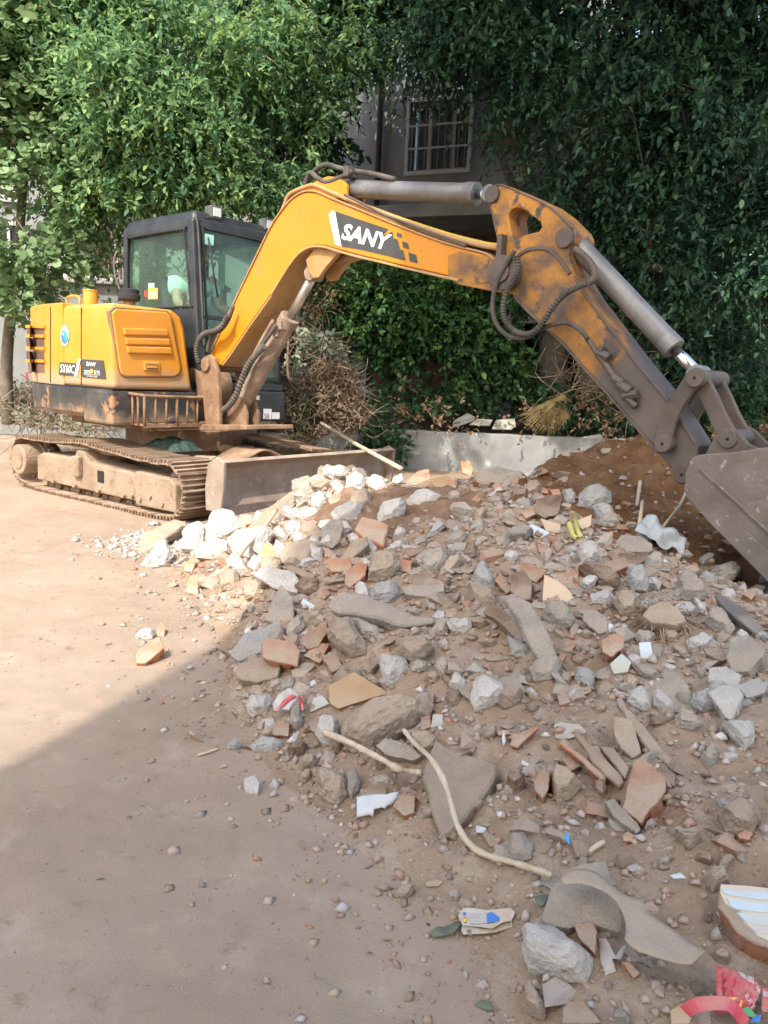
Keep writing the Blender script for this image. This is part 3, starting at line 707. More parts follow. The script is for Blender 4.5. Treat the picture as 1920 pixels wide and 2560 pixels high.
def text_mesh(txt, shear=0, spacing=1.0, bold=0.0):
    cu = bpy.data.curves.new('t', 'FONT'); cu.body = txt; cu.size = 1; cu.resolution_u = 3; cu.space_character = spacing; cu.shear = shear; cu.offset = bold
    o = bpy.data.objects.new('t', cu); COL.objects.link(o); dg = bpy.context.evaluated_depsgraph_get(); dg.update()
    me = bpy.data.meshes.new_from_object(o.evaluated_get(dg)); bpy.data.objects.remove(o)
    V = np.array([v.co[:] for v in me.vertices]).reshape(-1, 3); F = [tuple(p.vertices) for p in me.polygons]
    if len(V) == 0: return np.zeros((0, 2)), []
    V = V[:, :2]; V = (V-V.min(0))/(V.max(0)-V.min(0)); return V, F
def lettering(name, txt, quad, surf, m, parent, **kw):
    V, F = text_mesh(txt, **kw)
    if len(V) == 0: return
    q = [np.array(p) for p in quad]
    W_ = [surf((q[0]*(1-u)+q[1]*u)*(1-v)+(q[3]*(1-u)+q[2]*u)*v) for u, v in V]
    return mesh_obj(name, W_, F, m, parent, flip=False)
for x0, ya, yb_ in ((203.5, 768, 962), (126.5, 768, 956)):
    patch('panel_seam', [(x0-.9, yb_), (x0+.9, yb_), (x0+.9, ya), (x0-.9, ya)], lambda p: hood_surf(p, .002), m_dark, hood, 1, 6, .002)
# rear louvres: dark slots with orange slats between
for y0, y1, xl in ((695, 738, 140), (757, 802, 140), (826, 868, 140), (880, 932, 150)):
    patch('grille_slot', pts('a', f'{xl},{y1} 232,{y1+4} 228,{y0+2} {xl-4},{y0}'), lambda p: hood_surf(p, .003), m_brickdark, hood, 6, 1, .004)
for y0 in (738, 802, 868, 690):
    patch('grille_slat', pts('a', f'136,{y0+14} 236,{y0+17} 236,{y0+2} 136,{y0-1}'), lambda p: hood_surf(p, .010), m_orange, hood, 6, 1, .016)
# decals on the side
sf3 = lambda p: hood_surf(p, .004); sf5 = lambda p: hood_surf(p, .0062)
d1 = patch('model_decal', pts('g', '560,292 765,312 790,148 572,130'), sf3, m_decal, hood)
lettering('decal_letters', 'SY60C', pts('g', '582,265 760,280 772,170 586,152'), sf5, m_white, d1, bold=.012)
patch('white_slash', pts('g', '762,312 800,318 848,90 815,85'), sf5, m_white, hood, 4, 4)
d2 = patch('side_decal', pts('g', '862,325 1175,355 1140,110 852,92'), sf3, m_decal, hood)
lettering('decal_letters', 'SANY', pts('g', '922,180 1044,188 1046,138 922,124'), sf5, m_white, d2, bold=.02)
lettering('decal_letters', '品质改变', pts('g', '892,284 972,288 972,244 892,240'), sf5, m_white, d2)
lettering('decal_letters', '世界', pts('g', '1016,290 1100,292 1098,252 1016,248'), sf5, m_white, d2)
patch('decal_line', pts('g', '890,240 1096,246 1096,243 890,236'), sf5, m_white, d2, 4, 1)
patch('decal_line', pts('g', '892,296 1100,301 1100,297 892,292'), sf5, m_white, d2, 4, 1)
lettering('decal_letters', 'ISO 9001:2000', pts('g', '928,322 1060,332 1060,312 928,303'), sf5, m_white, d2)
def ellipse(name, c, rx, ry, surf, m, parent, a0=0, a1=360, n=24, tilt=0):
    V = [surf(c)]+[surf((c[0]+rx*math.cos(R(a))*math.cos(tilt)-ry*math.sin(R(a))*math.sin(tilt), c[1]-rx*math.cos(R(a))*math.sin(tilt)-ry*math.sin(R(a))*math.cos(tilt))) for a in np.linspace(a0, a1, n)]
    return mesh_obj(name, V, [(0, i, i+1) for i in range(1, n)], m, parent, flip=False)
ellipse('decal_dot', pt('g', 990, 250), 3.6, 6.2, lambda p: hood_surf(p, .0075), m_yellow, d2)
m_teal = mat('teal_print', [(.03, .30, .38), (.05, .36, .42)], rough=.5); m_blue = mat('blue_print', [(.04, .16, .50), (.06, .2, .55)], rough=.5); m_grn = mat('green_print', [(.06, .34, .12), (.08, .4, .15)], rough=.5)
cE = pt('a', 338, 745)
em = ellipse('emblem', cE, 10.6, 26, sf3, m_white, hood)
ellipse('emblem_ring', (cE[0], cE[1]+2), 8.6, 19, sf5, m_blue, em, 150, 330)
ellipse('emblem_leaf', (cE[0]+1, cE[1]+2), 7.2, 17, lambda p: hood_surf(p, .0078), m_teal, em, -60, 120, tilt=.3)
ellipse('emblem_leaf', (cE[0]+2, cE[1]+6), 4.2, 10, lambda p: hood_surf(p, .0092), m_grn, em, -90, 90, tilt=.3)
for k in range(4): ellipse('emblem_mark', (cE[0]-6+k*4, cE[1]-19+abs(k-1.5)*1.6), 1.3, 2.4, sf5, m_blue, em, n=8)
patch('tail_reflector', pts('a', '134,968 150,970 146,940 132,932'), lambda p: hood_surf(p, .006), m_red, hood, 2, 1)
# front door of the hood with three pressed ribs and a latch
hx = .756
def fsurf(off): return lambda p: front_px(p, hx+off)
dpoly = [loc(front_px(p, hx)) for p in pts('a', '577,625 600,606 860,622 882,640 935,915 925,945 900,958 650,958 628,945 618,915')]
sm_ = MB().hexa([L(.70, p[1], p[2]) for p in dpoly], [L(hx+.002, p[1], p[2]) for p in dpoly])
c_ = np.mean(dpoly, 0)
MB().hexa([L(.70, c_[1]+(p[1]-c_[1])*1.035, c_[2]+(p[2]-c_[2])*1.035) for p in dpoly], [L(hx+.0005, c_[1]+(p[1]-c_[1])*1.035, c_[2]+(p[2]-c_[2])*1.035) for p in dpoly]).build('door_gap', m_rusty, hf)
door = MB().hexa([L(.70, p[1], p[2]) for p in dpoly], [L(hx+.014, p[1], p[2]) for p in dpoly]).build('hood_door', m_orange, ex, bevel=.012, seg=3)
for s_ in ('640,742 868,748 864,712 636,705', '650,792 880,797 876,762 646,756', '658,836 888,842 884,806 654,800'):
    rp = [loc(front_px(p, hx+.014)) for p in pts('a', s_)]
    MB().hexa([L(hx+.005, p[1], p[2]) for p in rp], [L(hx+.034, p[1], p[2]) for p in rp]).build('pressed_rib', m_orange, door, bevel=.011, seg=3)
rp = [loc(front_px(p, hx+.014)) for p in pts('a', '745,925 825,930 825,882 742,880')]
lt = MB().hexa([L(hx+.005, p[1], p[2]) for p in rp], [L(hx+.026, p[1], p[2]) for p in rp]).build('latch', m_orange, door, bevel=.006)
rp = [loc(front_px(p, hx+.014)) for p in pts('a', '755,918 815,921 815,893 753,890')]
MB().hexa([L(hx+.02, p[1], p[2]) for p in rp], [L(hx+.0285, p[1], p[2]) for p in rp]).build('latch_recess', m_rusty, lt)
rp = [loc(front_px(p, hx+.014)) for p in pts('a', '758,912 808,915 808,904 758,901')]
MB().hexa([L(hx+.02, p[1], p[2]) for p in rp], [L(hx+.037, p[1], p[2]) for p in rp]).build('latch_handle', m_orange, lt, bevel=.003)
# things on the hood: exhaust stack, grab rail, air pre-cleaner
st = loc(side_px(pt('a', 470, 585), -.5))
stk = MB().cyl(L(st[0], -.5, HT-.01), L(st[0], -.5, HT+.165), .062, 24).build('exhaust_stack', m_orange, ex, True, bevel=.008)
MB().cyl(L(st[0], -.5, HT+.16), L(st[0], -.5, HT+.175), .066, 24).build('stack_rim', m_orange, stk, bevel=.004)
gr_ = [loc(side_px(p, -.5)) for p in pts('a', '350,588 352,545 408,543 414,588')]
MB().tube(smooth_path([L(p[0], -.5, max(p[2], HT)) for p in gr_], 3), .012, 8).build('grab_rail', m_orange, ex, True)
pc = loc(side_px(pt('a', 670, 560), -.42))
pcp = MB().cyl(L(pc[0], -.42, HT-.01), L(pc[0], -.42, HT+.11), .05, 20).build('air_cleaner', m_rusty, ex, True)
MB().tube([L(pc[0], -.42, HT+z) for z in (.07, .085, .12, .13, .165, .175)], [.075, .092, .094, .085, .085, .06], 26).build('air_cleaner_cap', m_seat, pcp)

# --- basket at the right front ------------------------------------------
bs = MB(); lbox(bs, .765, .955, -.74, -.13, .685, .697); bsk = bs.build('step_basket', m_rusty, ex, bevel=.003)
def bar(a, b, r=.010, nm='basket_bar'): MB().cyl(a, b, r, 8).build(nm, m_rusty, bsk, True)
MB().tube(smooth_path([L(.765, -.755, .935), L(.93, -.745, .93), L(.955, -.70, .925), L(.955, -.4, .92), L(.955, -.13, .918), L(.77, -.10, .92)], 3), .014, 8).build('basket_rail', m_rusty, bsk, True)
for k in range(7): y = -.735+.60*k/6; bar(L(.953, y, .69), L(.953, y, .92), .009 if k % 3 else .012)
for k in range(2): bar(L(.80+.08*k, -.745, .69), L(.80+.08*k, -.748, .93))
MB().box(L(.955, -.435, .69), (.012, .61, .03), EAX).build('basket_edge', m_rusty, bsk)
for k in range(5): MB().box(L(.86, -.66+k*.11, .6985), (.11, .03, .003), EAX).build('plate_slot', m_dark, bsk)

# --- cab -----------------------------------------------------------------
CX0, CX1, CY0, CY1, CZ0, CZT = -.53, .66, -.06, .90, .975, 2.50
def cq(x0, x1, y0, y1, z): return [L(x0, y0, z), L(x1, y0, z), L(x1, y1, z), L(x0, y1, z)]
cabm = MB()
cab = MB().hexa(cq(CX0+.02, CX1-.05, CY0+.02, CY1-.02, 2.39), cq(CX0+.05, CX1-.08, CY0+.05, CY1-.05, CZT)).build('cab', m_black, ex, bevel=.035, seg=4)
def pillar(xb, yb2, xt, yt, w=.07, d=.07, nm='pillar', z0=CZ0, z1=2.42, m=m_black):
    q = lambda x, y, z: [L(x-d/2, y-w/2, z), L(x+d/2, y-w/2, z), L(x+d/2, y+w/2, z), L(x-d/2, y+w/2, z)]
    return MB().hexa(q(xb, yb2, z0), q(xt, yt, z1)).build(nm, m, cab, bevel=.018, seg=3)
FXB, FXT = .72, .60                               # windscreen line, bottom and top
pillar(FXB-.03, CY0+.045, FXT-.03, CY0+.05, .09, .09); pillar(FXB-.03, CY1-.04, FXT-.03, CY1-.04, .07, .07)
pillar(CX0+.04, CY0+.04, CX0+.06, CY0+.045, .07, .07); pillar(CX0+.04, CY1-.04, CX0+.06, CY1-.04, .07, .07)
rl = MB(); lbox(rl, CX0+.03, FXT, CY0+.012, CY0+.075, 2.34, 2.43); lbox(rl, CX0+.03, FXT, CY1-.075, CY1-.012, 2.34, 2.43)
lbox(rl, FXT-.06, FXT+.015, CY0+.03, CY1-.03, 2.345, 2.432); lbox(rl, CX0+.02, CX0+.09, CY0+.03, CY1-.03, 2.335, 2.425); rl.build('roof_rail', m_black, cab, bevel=.02, seg=3)
lw = MB(); lbox(lw, CX0+.02, FXB-.06, CY0+.01, CY0+.06, CZ0, 1.67); lbox(lw, CX0+.02, FXB-.06, CY1-.06, CY1-.01, CZ0, 1.2); lbox(lw, CX0+.015, CX0+.07, CY0+.03, CY1-.03, CZ0, 1.66)
lbox(lw, CX0, FXB+.02, CY0, CY1, CZ0, CZ0+.07); lw.build('lower_panel', m_black, cab, bevel=.014, seg=3)
def wx(z): return FXB+(FXT-FXB)*(z-CZ0)/(2.42-CZ0)
zm = loc(front_px(pt('a', 1110, 652), .67))[2]
mbx = MB(); lbox(mbx, wx(zm)-.03, wx(zm)+.012, CY0+.06, CY1-.05, zm-.018, zm+.018); mbx.build('windscreen_bar', m_black, cab, bevel=.006)
def pane(nm, q): return MB().hexa(q, [p+.004*norm(np.cross(q[1]-q[0], q[3]-q[0])) for p in q]).build(nm, m_glass, cab)
pane('windscreen', [L(wx(zm+.02), CY0+.08, zm+.02), L(wx(zm+.02), CY1-.06, zm+.02), L(wx(2.36), CY1-.06, 2.36), L(wx(2.36), CY0+.08, 2.36)])
pane('lower_windscreen', [L(wx(1.10), CY0+.08, 1.10), L(wx(1.10), CY1-.06, 1.10), L(wx(zm-.02), CY1-.06, zm-.02), L(wx(zm-.02), CY0+.08, zm-.02)])
pane('side_window', [L(CX0+.07, CY0+.03, 1.66), L(FXB-.09, CY0+.03, 1.66), L(FXT-.07, CY0+.04, 2.36), L(CX0+.09, CY0+.04, 2.36)])
pane('side_window', [L(CX0+.07, CY1-.03, 1.2), L(FXB-.09, CY1-.03, 1.2), L(FXT-.07, CY1-.04, 2.36), L(CX0+.09, CY1-.04, 2.36)])
pane('rear_window', [L(CX0+.05, CY0+.08, 1.66), L(CX0+.05, CY1-.08, 1.66), L(CX0+.065, CY1-.08, 2.34), L(CX0+.065, CY0+.08, 2.34)])
# rubber seals round the two windows in view
def seal(P, r=.011): MB().tube(smooth_path(P+[P[0]], 3), r, 6).build('window_seal', m_seat, cab, True)
sd_ = [L(CX0+.10, CY0+.005, 1.72), L(CX0+.13, CY0+.005, 1.69), L(FXB-.17, CY0+.005, 1.69), L(FXB-.13, CY0+.005, 1.73), L(FXT-.11, CY0+.008, 2.30), L(FXT-.15, CY0+.008, 2.34), L(CX0+.15, CY0+.008, 2.335), L(CX0+.11, CY0+.006, 2.30)]
seal(sd_)
fw_ = lambda y, z: L(wx(z)+.012, y, z)
seal([fw_(.05, 1.12), fw_(.09, 1.08), fw_(.80, 1.08), fw_(.84, 1.12), fw_(.84, 2.30), fw_(.80, 2.34), fw_(.09, 2.35), fw_(.05, 2.31)])
# stickers
sgs = lambda off: (lambda p: front_px(p, wx(2.25)+off))
patch('sticker', pts('a', '1058,270 1107,278 1109,225 1062,215'), sgs(.012), mat('mint_sticker', [(.35, .70, .60), (.42, .76, .66)], rough=.6), cab, 2, 1)
sss = lambda p: side_px(p, CY0+.024)
patch('sticker', pts('a', '770,498 800,498 800,472 770,474'), sss, mat('pale_mint_sticker', [(.55, .82, .75), (.6, .86, .8)], rough=.6), cab, 2, 1)
ys = patch('warning_sticker', pts('a', '768,556 818,556 818,498 768,500'), sss, m_yellow, cab, 2, 1)
patch('sticker_panel', pts('a', '772,552 814,552 814,512 772,514'), lambda p: side_px(p, CY0+.021), mat('grey_print', [(.35, .38, .30), (.45, .45, .36)], scale=30, rough=.6), ys, 2, 1)
ellipse('warning_sign', pt('a', 756, 527), 4.4, 9, sss, m_red, cab)
# wiper, cab front vertical hose and handrail
MB().tube([fw_(.09, 2.28)+EU*.02, fw_(.12, 2.0)+EU*.03, fw_(.16, 1.78)+EU*.025], .008, 6).build('wiper', m_seat, cab, True)
MB().tube(smooth_path([fw_(CY0+.045, 2.45), fw_(CY0+.04, 2.3)+EU*.03, fw_(CY0+.04, 1.9)+EU*.035, fw_(CY0+.05, 1.5)+EU*.03, fw_(CY0+.06, 1.35)+EU*.02], 4), .009, 6).build('cab_hose', m_rubber, cab, True)
hr = [front_px(p, .80) for p in pts('a', '1483,560 1492,640 1496,760 1490,880 1495,960 1508,975 1505,800 1498,600')]
MB().tube(smooth_path(hr[:6], 4), .012, 8).build('handrail', m_rusty, cab, True)
MB().tube(smooth_path([L(CX0+.0, CY0-.03, 2.22), L(CX0-.01, CY0-.06, 2.15), L(CX0+.0, CY0-.06, 2.0), L(CX0+.04, CY0-.03, 1.85)], 4), .011, 6).build('mirror_arm', m_lampbody, cab, True)
# work lamps on the roof's front edge
for q_ in (pt('a', 1112, 165), pt('a', 1388, 215)):
    b_ = loc(front_px(q_, FXT-.03)); b_[2] = 2.475
    lm = MB(); lbox(lm, FXT-.075, FXT+.005, b_[1]-.06, b_[1]+.06, 2.455, 2.565); lamp = lm.build('work_lamp', m_lampbody, cab, bevel=.012)
    lm = MB(); lbox(lm, FXT+.004, FXT+.012, b_[1]-.042, b_[1]+.042, 2.474, 2.546); lm.build('lamp_lens', m_lens, lamp, bevel=.003)
    fins = MB()
    for k in range(7): lbox(fins, FXT-.092, FXT-.07, b_[1]-.055+k*.018-.003, b_[1]-.055+k*.018+.003, 2.46, 2.56)
    fins.build('lamp_fins', m_lampbody, lamp)
    MB().cyl(L(FXT-.035, b_[1], 2.42), L(FXT-.035, b_[1], 2.46), .022, 10).build('lamp_bracket', m_rusty, lamp)
MB().tube(smooth_path([L(FXT-.02, .05, 2.47), L(FXT+.0, .10, 2.44), L(FXT-.02, .17, 2.48)], 4), .006, 6).build('lamp_cable', m_seat, cab, True)
# inside: seat, console, levers
s_ = MB(); lbox(s_, -.22, .28, .20, .68, 1.25, 1.40); seat = s_.build('seat', m_seat, ex, bevel=.05, seg=3)
q0 = [L(-.24, .21, 1.38), L(-.13, .21, 1.38), L(-.13, .67, 1.38), L(-.24, .67, 1.38)]; q1 = [L(-.36, .24, 2.02), L(-.27, .24, 2.02), L(-.27, .64, 2.02), L(-.36, .64, 2.02)]
MB().hexa(q0, q1).build('seat_back', m_seat, seat, bevel=.04, seg=3)
s_ = MB(); lbox(s_, -.2, .3, .03, .16, CZ0+.07, 1.62); lbox(s_, -.2, .3, .72, .82, CZ0+.07, 1.56); lbox(s_, -.1, .1, .22, .66, CZ0+.07, 1.25); s_.build('console', m_seat, ex, bevel=.02)
for y in (.10, .77): MB().tube([L(.24, y, 1.6), L(.27, y, 1.75), L(.26, y, 1.82)], [.012, .012, .022], 8).build('control_lever', m_seat, ex, True)

# --- swing post, boom ------------------------------------------------------
for off0, off1 in ((-.20, -.155), (.155, .20)):
    bprism('a', '1038,930 1040,885 1055,852 1082,842 1106,862 1122,930 1132,1050 1134,1222 1064,1218 1050,1080', off0, off1, -.20).build('swing_post', m_rusty, ex, bevel=.012)
pz = Bp(pt('a', 1072, 895), -.2)
disc('post_pin', pz, -.225, .225, .055, m_rusty, ex)
bq = [Bp(p, -.2) for p in pts('a', '1052,1222 1068,1205 1295,1210 1298,1232 1060,1238')]
prism(MB(), bq, -.24, .26).build('post_base_plate', m_rusty, ex, bevel=.006)
bprism('a', '1128,1222 1150,1180 1230,1050 1262,1060 1285,1150 1282,1220', -.075, -.045, -.06).build('cylinder_bracket', m_rusty, ex, bevel=.008)
bprism('a', '1128,1222 1150,1180 1230,1050 1262,1060 1285,1150 1282,1220', .045, .075, -.06).build('cylinder_bracket', m_rusty, ex, bevel=.008)
MB().cyl(L(.62, -.05, 1.0), L(.66, .26, 1.02), .17, 28).build('slew_motor', m_rusty, ex, True, bevel=.02)
MB().cyl(L(.45, .05, .7), L(.45, .05, 1.0), .2, 28).build('post_drum', m_rusty, ex, True)

HW = .13
up_ = '105,1030 175,880 250,722 330,560 400,412 440,345 480,290 510,255 540,230 570,214 600,207 650,212 720,243 890,312 1100,398 1300,472 1420,505 1520,530 1585,575 1620,630 1640,700 1640,722'
lo_ = '1560,715 1470,703 1395,690 1385,655 1240,622 1100,590 980,560 870,535 760,505 700,487 650,481 600,490 550,525 500,590 450,670 410,735 300,890 200,1040 150,1105 95,1120 70,1085'
boom_pts = [Bp(p, -HW) for p in pts('b', up_+' '+lo_)]
boom = prism(MB(), boom_pts, -HW, HW).build('boom', m_orange_boom, ex, bevel=.008)
def strip(P, t):                                  # polyline (s,z) -> band of thickness t on its left
    P = [np.array(p) for p in P]; a = []; b = []
    for i, p in enumerate(P):
        d = norm(P[min(i+1, len(P)-1)]-P[max(i-1, 0)]); nn = np.array([-d[1], d[0]]); a.append(p); b.append(p+nn*t)
    return a, b
def band(P, t, o0, o1, nm, m, parent, bevel=.003):
    a, b = strip(P, t); n = len(a); V = []; F = []
    for i in range(n): V += [Bw(*a[i], o0), Bw(*b[i], o0), Bw(*b[i], o1), Bw(*a[i], o1)]
    for i in range(n-1): k = 4*i; F += [(k, k+4, k+5, k+1), (k+1, k+5, k+6, k+2), (k+2, k+6, k+7, k+3), (k+3, k+7, k+4, k)]
    F += [(0, 1, 2, 3), (4*n-4, 4*n-1, 4*n-2, 4*n-3)]
    return mesh_obj(nm, V, F, m, parent, bevel=bevel)
m_under = mat('dusty_boom_underside', [(.40, .20, .05), (.46, .27, .11), (.42, .29, .17)], scale=4, rough=.7, bump=.1, bscale=50, chips=((.26, .16, .09), 10, .58, .72))
lowP = smooth_path([np.array([*Bp(p, -HW), 0]) for p in pts('b', '1385,658 1240,625 1100,593 980,563 870,538 760,508 700,489 650,483 600,492 550,527 500,592 450,672 410,737')], 3)
band([p[:2] for p in lowP], .016, -HW-.012, HW+.012, 'boom_bottom_plate', m_under, boom)
lowP2 = [Bp(p, -HW) for p in pts('b', '412,735 300,892 200,1042 152,1104')]
band(lowP2, .012, -HW+.004, HW-.004, 'boom_bottom_plate', m_under, boom)
topP = smooth_path([np.array([*Bp(p, -HW), 0]) for p in pts('b', '1585,575 1520,530 1420,505 1300,472 1100,398 890,312 720,243 650,212 600,207 570,214 540,230 510,255 480,290 440,345 400,412 250,722 105,1030')], 2)
band([p[:2] for p in topP], -.012, -HW-.010, HW+.010, 'boom_top_plate', m_pipe, boom)
# gussets carrying the boom cylinder's rod pin
for o0, o1 in ((-.10, -.06), (.06, .10)):
    bprism('b', '590,560 600,610 625,655 655,650 690,600 760,520 700,490 640,490', o0, o1, -.10).build('boom_cylinder_lug', m_under, boom, bevel=.006)
bprism('b', '730,580 760,545 840,525 930,545 850,540 790,560', .02, HW, .02).build('boom_gusset', m_under, boom)
# boom decal
bs3 = lambda p: on_plane(p[0], p[1], P0+EL*(-HW-.0035), EL); bs5 = lambda p: on_plane(p[0], p[1], P0+EL*(-HW-.0055), EL)
def poly_plate(name, P, surf, m, parent): return mesh_obj(name, [surf(p) for p in P], [tuple(range(len(P)))], m, parent, flip=False)
bd = poly_plate('boom_decal', pts('h', '300,145 640,262 990,378 900,470 1040,408 1060,500 1110,510 1140,640 1180,650 1212,785 900,705 620,640 385,602'), bs3, m_decal, boom)
poly_plate('decal_stripe', pts('h', '215,185 262,138 298,145 382,605 300,578'), bs5, m_white_p, boom)
for s_ in ('1095,418 1160,440 1168,490 1102,468', '1160,532 1240,560 1258,640 1180,612', '1248,680 1348,712 1366,820 1266,792'):
    poly_plate('decal_check', pts('h', s_), bs3, m_decal, boom)
# letters built as cut strokes like the photo's slanted capitals
lettering('decal_letters', 'SANY', pts('h', '372,505 960,655 1040,450 430,300'), bs5, m_white, bd, bold=.035, spacing=.98, shear=0)
# end plate patch near the stick joint and joint bosses
pj = Bp(pt('c', 290, 545), -.15)
disc('joint_boss', pj, -.175, .175, .10, m_steel_dark, ex); disc('joint_pin', pj, -.19, .19, .055, m_steel_dark, ex)
bprism('c', '115,520 130,480 190,452 240,470 255,520 240,590 160,600', -HW-.008, -HW+.01, -HW).build('boom_wear_plate', m_orange_worn, boom, bevel=.004)
bprism('c', '0,455 60,430 240,475 260,560 240,640 60,605 0,570', -HW-.003, -HW+.01, -HW).build('boom_worn_end', m_orange_worn, boom, bevel=.004)

# --- stick (arm) with its ear and hole ---------------------------------------
SW = .105
outer = pts('c', '212,190 205,150 215,112 238,88 275,80 330,100 410,135 500,178 570,228 620,278 655,310 668,345 655,390 630,420 625,455 660,560 720,660 790,755 870,860 960,978 1060,1100 1150,1212 1235,1335 1300,1440 1290,1500 1240,1560 1190,1592 1150,1545 1092,1482 1000,1380 900,1262 800,1148 700,1040 590,912 480,812 400,735 340,668 305,610 262,560 252,500 262,420 246,335 228,250')
hole = pts('c', '312,245 325,218 350,204 380,208 440,248 478,280 486,305 472,328 400,346 352,372 335,362 325,320')
def holed(name, outer, hole, o0, o1, m, parent, bevel=.008):
    bm = bmesh.new()
    def loop(P): vs_ = [bm.verts.new(Bw(*Bp(p, o0), o0)-U0) for p in P]; return [bm.edges.new((vs_[i], vs_[(i+1) % len(vs_)])) for i in range(len(vs_))]
    e = loop(outer)+loop(hole)
    bmesh.ops.triangle_fill(bm, use_beauty=True, use_dissolve=False, edges=e)
    r = bmesh.ops.extrude_face_region(bm, geom=bm.faces[:])
    bmesh.ops.translate(bm, vec=Vector(EL*(o1-o0)), verts=[v for v in r['geom'] if isinstance(v, bmesh.types.BMVert)])
    bmesh.ops.recalc_face_normals(bm, faces=bm.faces)
    me = bpy.data.meshes.new(name); bm.to_mesh(me); bm.free(); me.materials.append(m)
    o = bpy.data.objects.new(name, me); COL.objects.link(o); o.parent = parent
    md2 = o.modifiers.new('bevel', 'BEVEL'); md2.width = bevel; md2.segments = 2; md2.limit_method = 'ANGLE'; md2.angle_limit = R(40)
    return o
# paint wears from orange at the ear to bare dusty steel towards the bucket
def stick_mat():
    m = m_orange_worn.copy(); m.name = 'stick_paint_worn_to_steel'; N = m.node_tree.nodes; Lk = m.node_tree.links
    b = N['Principled BSDF']; src = b.inputs['Base Color'].links[0].from_socket
    tc = N.new('ShaderNodeTexCoord'); nz = N.new('ShaderNodeTexNoise'); nz.inputs['Scale'].default_value = 5; nz.inputs['Detail'].default_value = 7; Lk.new(tc.outputs['Object'], nz.inputs['Vector'])
    dp = N.new('ShaderNodeVectorMath'); dp.operation = 'DOT_PRODUCT'; Lk.new(tc.outputs['Object'], dp.inputs[0])
    a = Bw(*Bp(pt('c', 700, 820), -SW), -SW)-U0; b2 = Bw(*Bp(pt('c', 880, 1020), -SW), -SW)-U0
    ax = norm(b2-a); dp.inputs[1].default_value = ax
    ad = N.new('ShaderNodeMath'); ad.operation = 'MULTIPLY_ADD'; ad.inputs[1].default_value = .9; Lk.new(nz.outputs['Fac'], ad.inputs[0]); Lk.new(dp.outputs['Value'], ad.inputs[2])
    mr = N.new('ShaderNodeMapRange'); c0 = float(b2 @ ax)+.45; mr.inputs['From Min'].default_value = c0-.07; mr.inputs['From Max'].default_value = c0+.05; Lk.new(ad.outputs[0], mr.inputs['Value'])
    mx = N.new('ShaderNodeMix'); mx.data_type = 'RGBA'; Lk.new(mr.outputs[0], mx.inputs['Factor']); Lk.new(src, mx.inputs['A'])
    n2 = N.new('ShaderNodeTexNoise'); n2.inputs['Scale'].default_value = 3; Lk.new(tc.outputs['Object'], n2.inputs['Vector'])
    cr = N.new('ShaderNodeValToRGB'); cr.color_ramp.elements[0].color = (.085, .066, .058, 1); cr.color_ramp.elements[1].color = (.15, .118, .10, 1); cr.color_ramp.elements[0].position = .3; cr.color_ramp.elements[1].position = .7
    Lk.new(n2.outputs['Fac'], cr.inputs[0]); Lk.new(cr.outputs[0], mx.inputs['B']); Lk.new(mx.outputs['Result'], b.inputs['Base Color'])
    return m
m_stick = stick_mat()
stick = holed('stick', outer, hole, -SW, SW, m_stick, ex)
edgeP = smooth_path([np.array([*Bp(p, -SW), 0]) for p in pts('c', '340,668 400,735 480,812 590,912 700,1040 800,1148 900,1262 1000,1380 1092,1482')], 2)
band([p[:2] for p in edgeP], .014, -SW-.012, SW+.012, 'stick_bottom_plate', m_steel_dark, stick)
backP = smooth_path([np.array([*Bp(p, -SW), 0]) for p in pts('c', '1290,1425 1150,1212 1060,1100 960,978 870,860 790,755 720,660 660,560')], 2)
band([p[:2] for p in backP], .012, -SW-.008, SW+.008, 'stick_top_plate', m_steel_dark, stick)
earP = smooth_path([np.array([*Bp(p, -SW), 0]) for p in pts('c', '655,312 620,280 570,230 500,180 410,137 330,102 275,82 240,90 217,113 207,150 214,190 230,250 248,335')], 2)
band([p[:2] for p in earP], .010, -SW-.006, SW+.006, 'ear_rim', m_steel_dark, stick)
eP = smooth_path([np.array([*Bp(p, -SW), 0]) for p in pts('c', '370,462 400,440 440,428 500,425 545,448 590,500 625,555')], 3)
band([p[:2] for p in eP], .02, -SW-.012, -SW+.01, 'stick_weld', m_steel_dark, stick)
pA = Bp(pt('c', 233, 138), -SW); disc('pin', pA, -SW-.02, SW+.02, .05, m_steel_dark, stick)
pBC = Bp(pt('c', 612, 365), -SW); disc('pin', pBC, -SW-.03, SW+.03, .055, m_steel_dark, stick)
pH = Bp(pt('c', 1112, 1430), -.17); pLk = Bp(pt('c', 1280, 1088), -.17); pBk = Bp(pt('c', 1450, 1405), -.17)
pPin = Bp(pt('c', 1215, 1590), -.1)

# --- hydraulic cylinders --------------------------------------------------------
def cylinder(nm, a, b, split, r, rr, mb_, mr_, off=0, collar=1.12):
    a, b = np.asarray(a), np.asarray(b); m = a+(b-a)*split; d = norm(b-a)
    c = MB().tube([Bw(*a, off), Bw(*(a+d*.05), off), Bw(*m, off)], [r*.85, r, r], 28).build(nm, mb_, ex, True, bevel=.006)
    MB().cyl(Bw(*(m-d*.07), off), Bw(*(m+d*.012), off), r*collar, 28).build('gland', mb_, c, bevel=.005)
    MB().cyl(Bw(*m, off), Bw(*b, off), rr, 20).build('rod', mr_, c, True)
    MB().cyl(Bw(*a, off-.07), Bw(*a, off+.07), r*.9, 20).build('eye', mb_, c, bevel=.006)
    MB().cyl(Bw(*b, off-.055), Bw(*b, off+.055), rr*1.7, 20).build('rod_eye', mb_, c, bevel=.006)
    return c, m, d
ca = Bp(pt('b', 255, 1318), 0); cb = Bp(pt('b', 636, 628), 0); cm = Bp(pt('b', 508, 862), 0)
